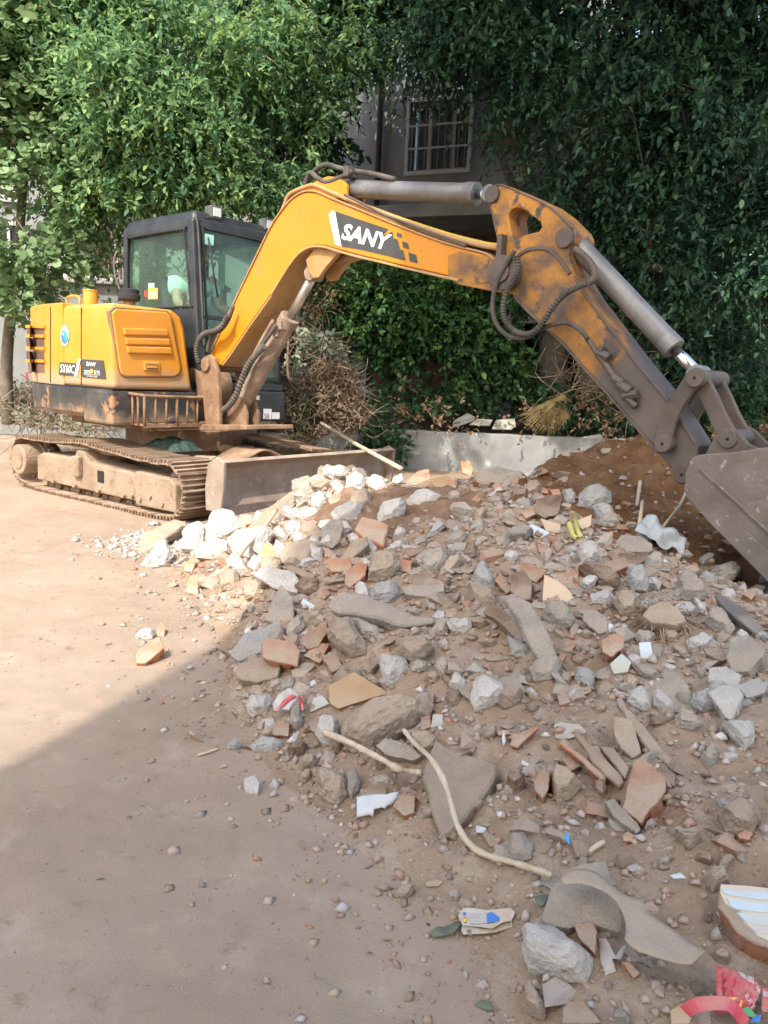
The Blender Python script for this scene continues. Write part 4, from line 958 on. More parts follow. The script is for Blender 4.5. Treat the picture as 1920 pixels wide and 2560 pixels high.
cy1, cmid, cd = cylinder('boom_cylinder', ca, cb, np.linalg.norm(cm-ca)/np.linalg.norm(cb-ca), .072, .036, m_cyl_dusty, m_rod_dusty)
cn = np.array([-cd[1], cd[0]])
for k, (t, w_) in enumerate(((-.06, .06), (-.13, .05))): MB().box(Bw(*(cmid+cd*t-cn*.02), -.06), (.05, .07, .07), EAX).build('port_block', m_cyl_dusty, cy1, bevel=.008)
MB().tube(smooth_path([Bw(*(cmid-cd*.1+cn*.09), -.05), Bw(*(cmid-cd*.3+cn*.10), -.05), Bw(*(ca+cd*.3+cn*.095), -.05), Bw(*(ca+cd*.15+cn*.09), -.05)], 4), .016, 8).build('hydraulic_pipe', m_cyl_dusty, cy1, True)
aa = Bp(pt('b', 760, 190), 0); ab = Bp(pt('c', 233, 138), 0); am = Bp(pt('b', 1470, 222), 0)
cy2, amid, ad_ = cylinder('arm_cylinder', aa, ab, np.linalg.norm(am-aa)/np.linalg.norm(ab-aa), .062, .030, m_cyl, m_chrome)
an = np.array([-ad_[1], ad_[0]])
ba = Bp(pt('c', 640, 370), 0); bb_ = Bp(pt('c', 1300, 1072), 0); bm_ = Bp(pt('c', 1168, 930), 0)
cy3, bmid, bd_ = cylinder('bucket_cylinder', ba, bb_, np.linalg.norm(bm_-ba)/np.linalg.norm(bb_-ba), .060, .030, m_cyl, m_chrome, collar=1.04)
# brackets for the arm cylinder on the boom's knee
for o0, o1 in ((-.10, -.07), (.07, .10)):
    bprism('b', '560,215 640,150 700,125 760,130 800,165 800,230 720,245 640,215', o0, o1, -.1).build('arm_cylinder_lug', m_orange_boom, boom, bevel=.006)

# --- linkage and bucket ---------------------------------------------------------
def arm_link(nm, pth, w, o0, o1, m):
    P = smooth_path([np.array([*p, 0]) for p in pth], 5); n = len(P); A = []; Bq = []
    for i, p in enumerate(P):
        d = norm(P[min(i+1, n-1)]-P[max(i-1, 0)]); nn = np.array([-d[1], d[0]]); ww = w*(1.0-.18*math.sin(math.pi*i/(n-1)))
        A.append(p[:2]+nn*ww); Bq.append(p[:2]-nn*ww)
    return prism(MB(), A+Bq[::-1], o0, o1).build(nm, m, ex, bevel=.008)
lk = [Bp(p, -.15) for p in pts('c', '1280,1088 1215,1180 1155,1290 1112,1430')]
for o0, o1 in ((-.165, -.13), (.13, .165)): arm_link('rocker_link', lk, .048, o0, o1, m_steel_dark)
bl_ = [Bp(p, -.12) for p in pts('c', '1290,1090 1350,1190 1400,1300 1450,1405')]
for o0, o1 in ((-.125, -.085), (.085, .125)): arm_link('bucket_link', bl_, .05, o0, o1, m_steel_dark)
def pin(c, w, r, parent=ex):
    o = disc('pin', c, -w, w, r, m_steel_dark, parent); disc('pin_hole', c, -w-.002, -w+.004, r*.18, m_dark, o, 12, 0); disc('pin_collar', c, -w+.012, -w+.03, r*1.12, m_steel_dark, o); return o
pLk = Bp(pt('c', 1280, 1088), -.19); pH = Bp(pt('c', 1112, 1430), -.19); pBk = Bp(pt('c', 1450, 1405), -.16)
pin(pLk, .195, .045); pin(pH, .195, .045); pin(pBk, .165, .045)
BW2 = .31
A_ = lambda p: Bp(p, -BW2)
side_o = [A_(p) for p in pts('c', '1222,1665 1232,1580 1258,1512 1300,1487 1480,1475 1660,1450')]
lipd = norm(A_(pt('c', 1659, 2140))-A_(pt('c', 1228, 1692)))
lip = A_(pt('c', 1228, 1692))+lipd*.83
top_end = A_(pt('c', 1660, 1450))
tail_ = [top_end+np.array([.16, -.02]), top_end+np.array([.30, -.10]), top_end+np.array([.40, -.24]), top_end+np.array([.44, -.42]), lip+np.array([.05, .04])]
bpoly = side_o+tail_+[lip, A_(pt('c', 1500, 1980)), A_(pt('c', 1360, 1840)), A_(pt('c', 1236, 1700))]
bucket = prism(MB(), bpoly, -BW2, -BW2+.022).build('bucket', m_steel_bucket, ex, bevel=.006)
prism(MB(), bpoly, BW2-.022, BW2).build('bucket_side', m_steel_bucket, bucket, bevel=.006)
shell = side_o[2:]+tail_+[lip]
sp = [p[:2] for p in smooth_path([np.array([*p, 0]) for p in shell], 3)]
band(sp, -.022, -BW2+.003, BW2-.003, 'bucket_shell', m_steel_bucket, bucket)
# pressed ridge on the side plate, wear strip along the mouth, teeth
ridge = [A_(p) for p in pts('c', '1300,1560 1340,1600 1500,1742 1659,1895')]; ridge.append(ridge[-1]+norm(ridge[-1]-ridge[-2])*.2)
band(ridge, .014, -BW2-.012, -BW2+.005, 'side_ridge', m_steel_bucket, bucket, .004)
mouth = [A_(pt('c', 1236, 1700)), A_(pt('c', 1360, 1840)), A_(pt('c', 1500, 1980)), lip]
a_in = [p+np.array([.10, .045]) for p in mouth]
prism(MB(), mouth+a_in[::-1], -BW2-.010, -BW2+.004).build('side_cutter', m_steel_bucket, bucket, bevel=.004)
for k in range(5):
    off = -BW2+.03+k*(2*BW2-.06)/4; d = lipd
    q0 = [Bw(*(lip-d*.06), off-.035), Bw(*(lip-d*.06), off+.035), Bw(*(lip-d*.06+np.array([.05, .04])), off+.035), Bw(*(lip-d*.06+np.array([.05, .04])), off-.035)]
    tip = lip+d*.12; q1 = [Bw(*tip, off-.025), Bw(*tip, off+.025), Bw(*(tip+np.array([.008, .006])), off+.025), Bw(*(tip+np.array([.008, .006])), off-.025)]
    MB().hexa(q0, q1).build('tooth', m_steel_bucket, bucket, bevel=.004)
# bucket ears
for o0, o1 in ((-.155, -.125), (.125, .155)):
    ep = [Bp(p, -.155) for p in pts('c', '1240,1660 1215,1590 1250,1540 1330,1490 1380,1390 1420,1352 1460,1345 1500,1365 1560,1430 1640,1470 1640,1560')]
    prism(MB(), ep, o0, o1).build('bucket_ear', m_steel_dark, bucket, bevel=.008)
pin(Bp(pt('c', 1215, 1590), -.15), .16, .045)

# --- hoses and pipes --------------------------------------------------------------
def hose(nm, reg, s, off, r, m, ribbed=False, n=6, offs=None):
    P = pts(reg, s); k = len(P)
    O = offs if offs else [off]*k
    W_ = smooth_path([Bw(*Bp(p, o_), o_) for p, o_ in zip(P, O)], n)
    if ribbed:
        Q = smooth_path(W_, 3); rad = [r*(1.0+.16*(1 if (i//2) % 2 else -1)) for i in range(len(Q))]
        return MB().tube(Q, rad, 10).build(nm, m, ex, False)
    return MB().tube(W_, r, 10).build(nm, m, ex, True)
hose('ribbed_hose', 'c', '345,430 300,505 255,590 232,690 240,780 280,845 345,880 420,872 480,820 530,745 590,672 650,630 715,598', -.19, .014, m_rubber, False)
hose('ribbed_hose', 'c', '356,455 362,520 340,580 305,640 285,720 297,790 340,840 400,862 450,845 500,790 540,720 600,655 660,622 725,597', -.215, .0155, m_rubber, True)
hose('rigid_pipe', 'c', '725,597 752,580 760,540 740,495 700,450 655,420', -.15, .019, m_steel_dark)
hose('smooth_hose', 'c', '350,870 420,868 490,832 560,808 630,806 690,845 722,885', -.17, .013, m_rubber)
hose('stick_pipe', 'c', '722,885 745,915 775,965 820,1025 870,1095', -.145, .016, m_steel_dark)
for (x0, y0, x1, y1, r) in ((775, 955, 835, 985, .03), (855, 1085, 905, 1120, .028), (880, 1120, 945, 1160, .032), (905, 1185, 985, 1170, .028), (930, 1195, 975, 1240, .022)):
    a = Bp(pt('c', x0, y0), -.14); b = Bp(pt('c', x1, y1), -.14)
    MB().tube([Bw(*a, -.14), Bw(*b, -.14)], r, 6).build('valve_block', m_steel_dark, stick, bevel=.006)
MB().cyl(Bw(*Bp(pt('c', 800, 935), -.14), -.12), Bw(*Bp(pt('c', 800, 935), -.14), -.165), .016, 8).build('bolt', m_steel_dark, stick)
hose('boom_pipe', 'b', '300,640 400,420 470,300 505,222 600,178 650,178 720,208 900,285 1100,360 1300,430 1480,480 1600,500', -.10, .016, m_pipe)
hose('boom_pipe', 'b', '640,170 720,205 850,262 1000,318 1200,392 1400,448 1590,492', .0, .016, m_pipe)
hose('yellow_pipe', 'b', '1060,345 1200,392 1400,455 1520,482 1600,492 1640,505', -.06, .020, m_pipe_y)
hose('top_hose', 'b', '590,180 630,105 690,66 760,82 830,98 930,112 1050,142', -.03, .018, m_rubber)
hose('top_hose', 'b', '585,170 612,108 650,135 700,155 770,132 830,100', -.09, .018, m_rubber)
MB().box(Bw(*Bp(pt('b', 826, 108), -.05), -.05), (.05, .12, .07), EAX).build('hose_clamp', m_steel_dark, ex, bevel=.008)
hose('side_conduit', 'b', '790,222 880,265 980,318 1060,350 1180,395 1300,440 1420,488', -HW-.012, .009, m_steel_dark)
hose('ribbed_hose', 'a', '1030,890 1018,830 1030,770 1060,735 1110,720 1150,695 1180,640', -.24, .020, m_rubber, True)
hose('smooth_hose', 'a', '1075,830 1085,780 1110,735 1150,712 1185,660 1210,590', -.20, .016, m_rubber)
hose('ribbed_hose', 'a', '1150,1135 1190,1105 1225,1050 1255,970 1285,900 1330,840 1370,800', -.15, .024, m_rubber, True)
hose('smooth_hose', 'a', '1285,900 1330,830 1385,760 1430,690', -.12, .016, m_rubber)
MB().box(Bw(*Bp(pt('a', 1140, 1130), -.15), -.15), (.04, .06, .09), EAX).build('hose_clamp', m_rusty, ex, bevel=.006)
cl = Bp(pt('c', 268, 430), -.15); MB().box(Bw(*cl, -.13), (.035, .07, .19), EAX).build('hose_clamp', m_steel_dark, ex, bevel=.006)
# stickers on the front box
fb5 = lambda p: front_px(p, .768)
pk = patch('sticker', pts('f', '1362,445 1445,448 1447,342 1364,340'), fb5, m_white, bx, 2, 1)
patch('sticker', pts('f', '1450,446 1530,446 1530,378 1450,376'), fb5, m_white, bx, 2, 1)
patch('sticker', pts('f', '1284,247 1322,249 1322,203 1286,201'), fb5, mat('cream_sticker', [(.55, .5, .4), (.6, .55, .45)], rough=.6), bx, 2, 1)
lettering('sticker_letters', 'SB', pts('f', '1372,440 1420,440 1420,392 1372,392'), lambda p: front_px(p, .7705), m_decal, pk)

# --- operator ----------------------------------------------------------------------
def skin_obj(name, V, E, rad, m, parent, sub=2, root=0):
    r = parent
    while r.parent: r = r.parent
    b = BASE[r.name]
    me = bpy.data.meshes.new(name); me.from_pydata([tuple(np.asarray(v)-b) for v in V], E, []); me.materials.append(m)
    o = bpy.data.objects.new(name, me); COL.objects.link(o); o.parent = parent
    bpy.context.view_layer.objects.active = o
    with bpy.context.temp_override(object=o, active_object=o, mesh=me): bpy.ops.mesh.customdata_skin_add()
    for i, t in enumerate(rad): me.skin_vertices[0].data[i].radius = t if isinstance(t, tuple) else (t, t)
    me.skin_vertices[0].data[root].use_root = True
    o.modifiers.new('skin', 'SKIN'); s = o.modifiers.new('sub', 'SUBSURF'); s.levels = s.render_levels = sub
    return o
m_skin = mat('skin', [(.42, .25, .17), (.48, .29, .20)], rough=.55); m_shirt = mat('pale_teal_shirt', [(.50, .66, .64), (.60, .75, .72)], scale=6, rough=.85)
m_trous = mat('dark_trousers', [(.03, .035, .045), (.05, .055, .065)], rough=.9); m_hair = mat('black_hair', [(.012, .011, .01), (.02, .018, .016)], rough=.6)
op = thing('person', 'excavator operator in a pale teal short-sleeved shirt, sitting in the cab', 'person', L(-.02, .44, 1.40))
oy = .44
Vb = [L(-.06, oy, 1.50), L(-.08, oy, 1.64), L(-.06, oy, 1.84), L(-.02, oy, 1.97), L(.0, oy, 2.06), L(.02, oy, 2.14), L(.04, oy, 2.24),
      L(-.03, oy-.19, 1.955), L(.02, oy-.24, 1.76), L(.20, oy-.27, 1.70), L(.27, oy-.29, 1.76),
      L(-.03, oy+.19, 1.955), L(.02, oy+.24, 1.76), L(.20, oy+.28, 1.70), L(.27, oy+.30, 1.76),
      L(.0, oy-.10, 1.47), L(.38, oy-.12, 1.50), L(.42, oy-.12, 1.14), L(.52, oy-.12, 1.08),
      L(.0, oy+.10, 1.47), L(.38, oy+.12, 1.50), L(.42, oy+.12, 1.14), L(.52, oy+.12, 1.08)]
Eb = [(0, 1), (1, 2), (2, 3), (3, 4), (4, 5), (5, 6), (3, 7), (7, 8), (8, 9), (9, 10), (3, 11), (11, 12), (12, 13), (13, 14), (0, 15), (15, 16), (16, 17), (17, 18), (0, 19), (19, 20), (20, 21), (21, 22)]
rb = [(.12, .15), (.11, .145), (.12, .165), (.095, .13), .055, .075, .085, .07, .052, .042, .034, .07, .052, .042, .034, .085, .068, .05, .045, .085, .068, .05, .045]
skin_obj('body', Vb, Eb, rb, m_skin, op)
Vs = Vb[:4]+[Vb[7], Vb[7]*.35+Vb[8]*.65, Vb[11], Vb[11]*.35+Vb[12]*.65]
skin_obj('shirt', Vs, [(0, 1), (1, 2), (2, 3), (3, 4), (4, 5), (3, 6), (6, 7)], [(.135, .165), (.128, .165), (.138, .185), (.105, .145), .084, .076, .084, .076], m_shirt, op)
skin_obj('trousers', [Vb[0], Vb[15], Vb[16], Vb[17], Vb[19], Vb[20], Vb[21]], [(0, 1), (1, 2), (2, 3), (0, 4), (4, 5), (5, 6)], [(.13, .16), .095, .08, .065, .095, .08, .065], m_trous, op)
hc = L(.035, oy, 2.20)
def ellipsoid(name, c, r, m, parent, ax=EAX, seg=14):
    V = []; F = []
    for i in range(seg+1):
        th = math.pi*i/seg
        for k in range(2*seg):
            ph = math.pi*k/seg; V.append(c+ax[0]*r[0]*math.sin(th)*math.cos(ph)+ax[1]*r[1]*math.sin(th)*math.sin(ph)+ax[2]*r[2]*math.cos(th))
    for i in range(seg):
        for k in range(2*seg): F.append((i*2*seg+k, i*2*seg+(k+1) % (2*seg), (i+1)*2*seg+(k+1) % (2*seg), (i+1)*2*seg+k))
    return mesh_obj(name, V, F, m, parent, True)
ellipsoid('head', hc, (.098, .078, .122), m_skin, op)
ellipsoid('hair', hc+EZ*.035-EU*.018, (.098, .084, .105), m_hair, op)
ellipsoid('nose', hc+EU*.098-EZ*.015, (.022, .014, .026), m_skin, op, seg=6)
for s_ in (-1, 1):
    ellipsoid('ear', hc+EL*.078*s_-EZ*.01, (.02, .01, .032), m_skin, op, seg=6); ellipsoid('eye', hc+EU*.086+EL*.032*s_+EZ*.012, (.012, .016, .010), m_hair, op, seg=6)
ellipsoid('mouth', hc+EU*.086-EZ*.055, (.010, .026, .007), m_red, op, seg=6)
for wv, sgn in ((Vb[10], -1), (Vb[14], 1)):
    c_ = wv+EU*.03+EZ*.02
    ellipsoid('palm', c_, (.042, .024, .036), m_skin, op, seg=8)
    for k in range(4):
        b0 = c_+EU*.03+EL*sgn*.018-EZ*(.024-.016*k); MB().tube(smooth_path([b0, b0+EU*.03+EL*sgn*.005, b0+EU*.034-EL*sgn*.03, b0+EU*.01-EL*sgn*.045], 3), [.009]*9+[.007], 6).build('finger', m_skin, op, True)
    b0 = c_+EZ*.03; MB().tube(smooth_path([b0, b0+EU*.03+EZ*.012, b0+EU*.05-EL*sgn*.012], 3), [.010]*6+[.008], 6).build('thumb', m_skin, op, True)

# ------------------------------------------------------------------ rubble
m_cg = mat('grey_concrete', [(.31, .272, .228), (.42, .375, .322), (.52, .475, .42)], scale=7, rough=.95, bump=.9, bscale=75, chips=((.60, .56, .51), 16, .58, .70), dust=(DUST, .47, 4), objrand=.12)
m_cw = mat('white_plaster_concrete', [(.48, .44, .385), (.61, .57, .52), (.71, .68, .64)], scale=6, rough=.95, bump=.9, bscale=75, chips=((.42, .32, .24), 7, .58, .70), dust=(DUSTP, .24, 4), objrand=.08)
m_cb = mat('bluish_mortar', [(.36, .355, .335), (.45, .445, .425), (.55, .55, .535)], scale=7, rough=.95, bump=.9, bscale=75, dust=(DUST, .36, 4), objrand=.1)
m_st = mat('dusty_tan_stone', [(.27, .205, .15), (.375, .295, .22), (.46, .375, .295)], scale=7, rough=.95, bump=.9, bscale=75, chips=((.46, .40, .34), 14, .60, .72), dust=(DUST, .62, 4), objrand=.12)
m_bd = mat('brown_stone', [(.17, .108, .07), (.245, .162, .11), (.31, .22, .16)], scale=6, rough=.95, bump=.9, bscale=75, dust=(DUST, .45, 4), objrand=.15)
m_br = mat('red_brick', [(.33, .125, .065), (.43, .18, .10), (.48, .24, .15)], scale=8, rough=.95, bump=.8, bscale=85, chips=((.46, .33, .24), 9, .56, .70), dust=(DUST, .58, 4), objrand=.15)
m_bo = mat('orange_brick', [(.48, .18, .075), (.56, .23, .11), (.56, .28, .16)], scale=8, rough=.95, bump=.8, bscale=85, dust=(DUSTP, .52, 4), objrand=.1)
m_tb = mat('beige_tile', [(.58, .42, .285), (.63, .47, .33)], scale=2, rough=.5, dust=(DUST, .3, 5), streak=((.54, .39, .26), (30, 30, 3), .4, .7, .5), objrand=.06)
m_tl = mat('pale_blue_tile', [(.50, .58, .62), (.58, .66, .70)], scale=3, rough=.35, dust=(DUST, .36, 6), objrand=.06)
m_tc = mat('cream_tile', [(.62, .52, .37), (.69, .60, .46)], scale=4, rough=.55, dust=(DUSTP, .3, 5), objrand=.06)
m_tg = mat('pale_green_grey_tile', [(.42, .45, .41), (.50, .53, .49)], scale=5, rough=.5, dust=(DUST, .42, 6))
m_ts = mat('tan_sandstone_board', [(.40, .26, .135), (.46, .31, .17)], scale=6, rough=.9, bump=.2, bscale=50, dust=(DUST, .4, 5))
m_wd = mat('weathered_wood', [(.26, .19, .13), (.36, .27, .19)], scale=3, rough=.9, streak=((.20, .14, .09), (30, 3, 30), .45, .7, .6), dust=(DUST, .3, 5))
m_dk = mat('dark_slate_plank', [(.10, .095, .09), (.15, .14, .13), (.20, .185, .17)], scale=5, rough=.9, bump=.3, bscale=40, dust=(DUST, .25, 5))
RM = dict(cg=m_cg, cw=m_cw, cb=m_cb, st=m_st, bd=m_bd, br=m_br, bo=m_bo, tb=m_tb, tl=m_tl, tc=m_tc, tg=m_tg, ts=m_ts, wd=m_wd, dk=m_dk)

def piece(name, P, shape, m, thick, facing, label, cat, group, seed, lift=0.0):
    r_ = np.random.default_rng(seed)
    P = [np.array(p) for p in P]
    c = np.mean(P, 0); ymax = max(p[1] for p in P)
    low = np.mean([p for p in P if p[1] > ymax-.22*(ymax-min(p[1] for p in P))-1], 0)
    S = hit(low[0], low[1]); N = surf_n(S[0], S[1]); v = norm(ORG-S)
    n = norm(N*(1-facing)+v*facing)
    S = S+n*(thick*(.1 if shape == 'rock' else .5)+lift)
    # keep a flat piece resting: its near edge is anchored, the far edge follows the plane
    global LASTP
    LASTP = (S, n)
    W = np.array([on_plane(p[0], p[1], S, n) for p in P]); cen = W.mean(0)
    ext = np.linalg.norm(W-cen, axis=1).mean()
    if shape == 'rock':
        th = thick
        A = W+(r_.random((len(W), 3))-.5)*ext*.06
        k1 = .52+.22*r_.random((len(W), 1)); top = cen+(W-cen)*k1+n*th*(.32+.16*r_.random((len(W), 1)))
        top = np.concatenate([top, (cen+n*th*(.40+.1*r_.random()))[None]])
        bot = cen+(W-cen)*(.72+.2*r_.random((len(W), 1)))-n*th*(.55+.35*r_.random((len(W), 1)))
        Q = np.concatenate([A, top, bot])
        bm = bmesh.new()
        for q_ in Q: bm.verts.new(q_-cen)
        rr = bmesh.ops.convex_hull(bm, input=bm.verts[:])
        bmesh.ops.delete(bm, geom=list(set(g for g in rr['geom_interior'] if isinstance(g, bmesh.types.BMVert))), context='VERTS')
        bmesh.ops.dissolve_limit(bm, angle_limit=R(14), verts=bm.verts[:], edges=bm.edges[:])
        bmesh.ops.bevel(bm, geom=bm.edges[:], offset=ext*.03, segments=1, affect='EDGES', clamp_overlap=True)
        bmesh.ops.triangulate(bm, faces=bm.faces[:])
        pxw = max(p[0] for p in P)-min(p[0] for p in P); lim = .13 if pxw > 70 else (.2 if pxw > 40 else .3)
        for _ in range(4):
            long_e = [e for e in bm.edges if e.calc_length() > ext*lim*1.4]
            if not long_e: break
            bmesh.ops.subdivide_edges(bm, edges=long_e, cuts=1); bmesh.ops.triangulate(bm, faces=bm.faces[:])
        bm.normal_update(); co = np.array([v_.co[:] for v_ in bm.verts]); no = np.array([v_.normal[:] for v_ in bm.verts])
        s = 1/ext; f1 = fbm(co[:, 0]*s*1.5+seed, co[:, 1]*s*1.5, co[:, 2]*s*1.5, o=3); f2 = np.abs(fbm(co[:, 0]*s*3.2, co[:, 1]*s*3.2+seed, co[:, 2]*s*3.2, o=3)); f3 = vnoise(co[:, 0]*s*9, co[:, 1]*s*9+seed, co[:, 2]*s*9)
        d = ext*(.055*f1-.06*f2+.022*f3)
        co = co+no*d[:, None]
        for v_, q_ in zip(bm.verts, co): v_.co = q_
    else:
        # flat piece: outline with a broken edge, extruded
        ring = []
        for i in range(len(W)):
            a, b = W[i], W[(i+1) % len(W)]; l = np.linalg.norm(b-a)
            k = 1 if shape == 'tile' else max(1, int(l/(ext*.28)))
            for j in range(k):
                q_ = a+(b-a)*j/k
                if shape != 'tile' and j: q_ = q_+norm(np.cross(b-a, n))*(r_.random()-.5)*ext*.07
                ring.append(q_)
        ring = np.array(ring)
        if shape == 'slab': ring = ring+n[None]*(vnoise(ring[:, 0]*9+seed, ring[:, 1]*9)*thick*.18)[:, None]
        sh = .94 if shape == 'slab' else 1.0
        bot = cen+(ring-cen)*sh-n*thick
        if shape == 'slab': bot = bot+(r_.random(bot.shape)-.5)*thick*.35
        k = len(ring); bm = bmesh.new()
        va = [bm.verts.new(q_-cen) for q_ in ring]; vb = [bm.verts.new(q_-cen) for q_ in bot]
        bm.faces.new(va); bm.faces.new(vb[::-1])
        for i in range(k): bm.faces.new((va[i], vb[i], vb[(i+1) % k], va[(i+1) % k]))
        bmesh.ops.recalc_face_normals(bm, faces=bm.faces[:])
        if shape != 'tile':
            bmesh.ops.bevel(bm, geom=[e for e in bm.edges if e.calc_face_angle(0) > .6], offset=min(thick*.14, ext*.05), segments=1, affect='EDGES', clamp_overlap=True)
            bmesh.ops.triangulate(bm, faces=bm.faces[:])
            long_e = [e for e in bm.edges if e.calc_length() > ext*.5]
            if long_e: bmesh.ops.subdivide_edges(bm, edges=long_e, cuts=1); bmesh.ops.triangulate(bm, faces=bm.faces[:])
            for v_ in bm.verts: q_ = v_.co; v_.co = q_+Vector(n)*float(vnoise(np.array([q_.x*14+seed]), np.array([q_.y*14]), np.array([q_.z*14]))[0])*thick*.10
    me = bpy.data.meshes.new(name); bm.normal_update(); bm.to_mesh(me); bm.free(); me.materials.append(m)
    o = bpy.data.objects.new(name, me); COL.objects.link(o); o.location = cen; BASE[o.name] = cen
    o['label'] = label; o['category'] = cat; o['group'] = group; o['kind'] = 'thing'
    return o
NM = {'k': ('concrete_chunk', 'concrete chunk', 'loose concrete chunks on the heap'), 's': ('stone_slab', 'slab', 'broken slabs on the heap'), 'b': ('brick_fragment', 'brick', 'broken bricks on the heap'),
      't': ('tile_shard', 'tile', 'broken tiles on the heap'), 'r': ('rock', 'rock', 'rocks on the heap'), 'p': ('broken_board', 'board', 'broken boards on the heap')}
SHAPE = {'k': 'rock', 's': 'slab', 'b': 'slab', 't': 'tile', 'r': 'rock', 'p': 'slab'}
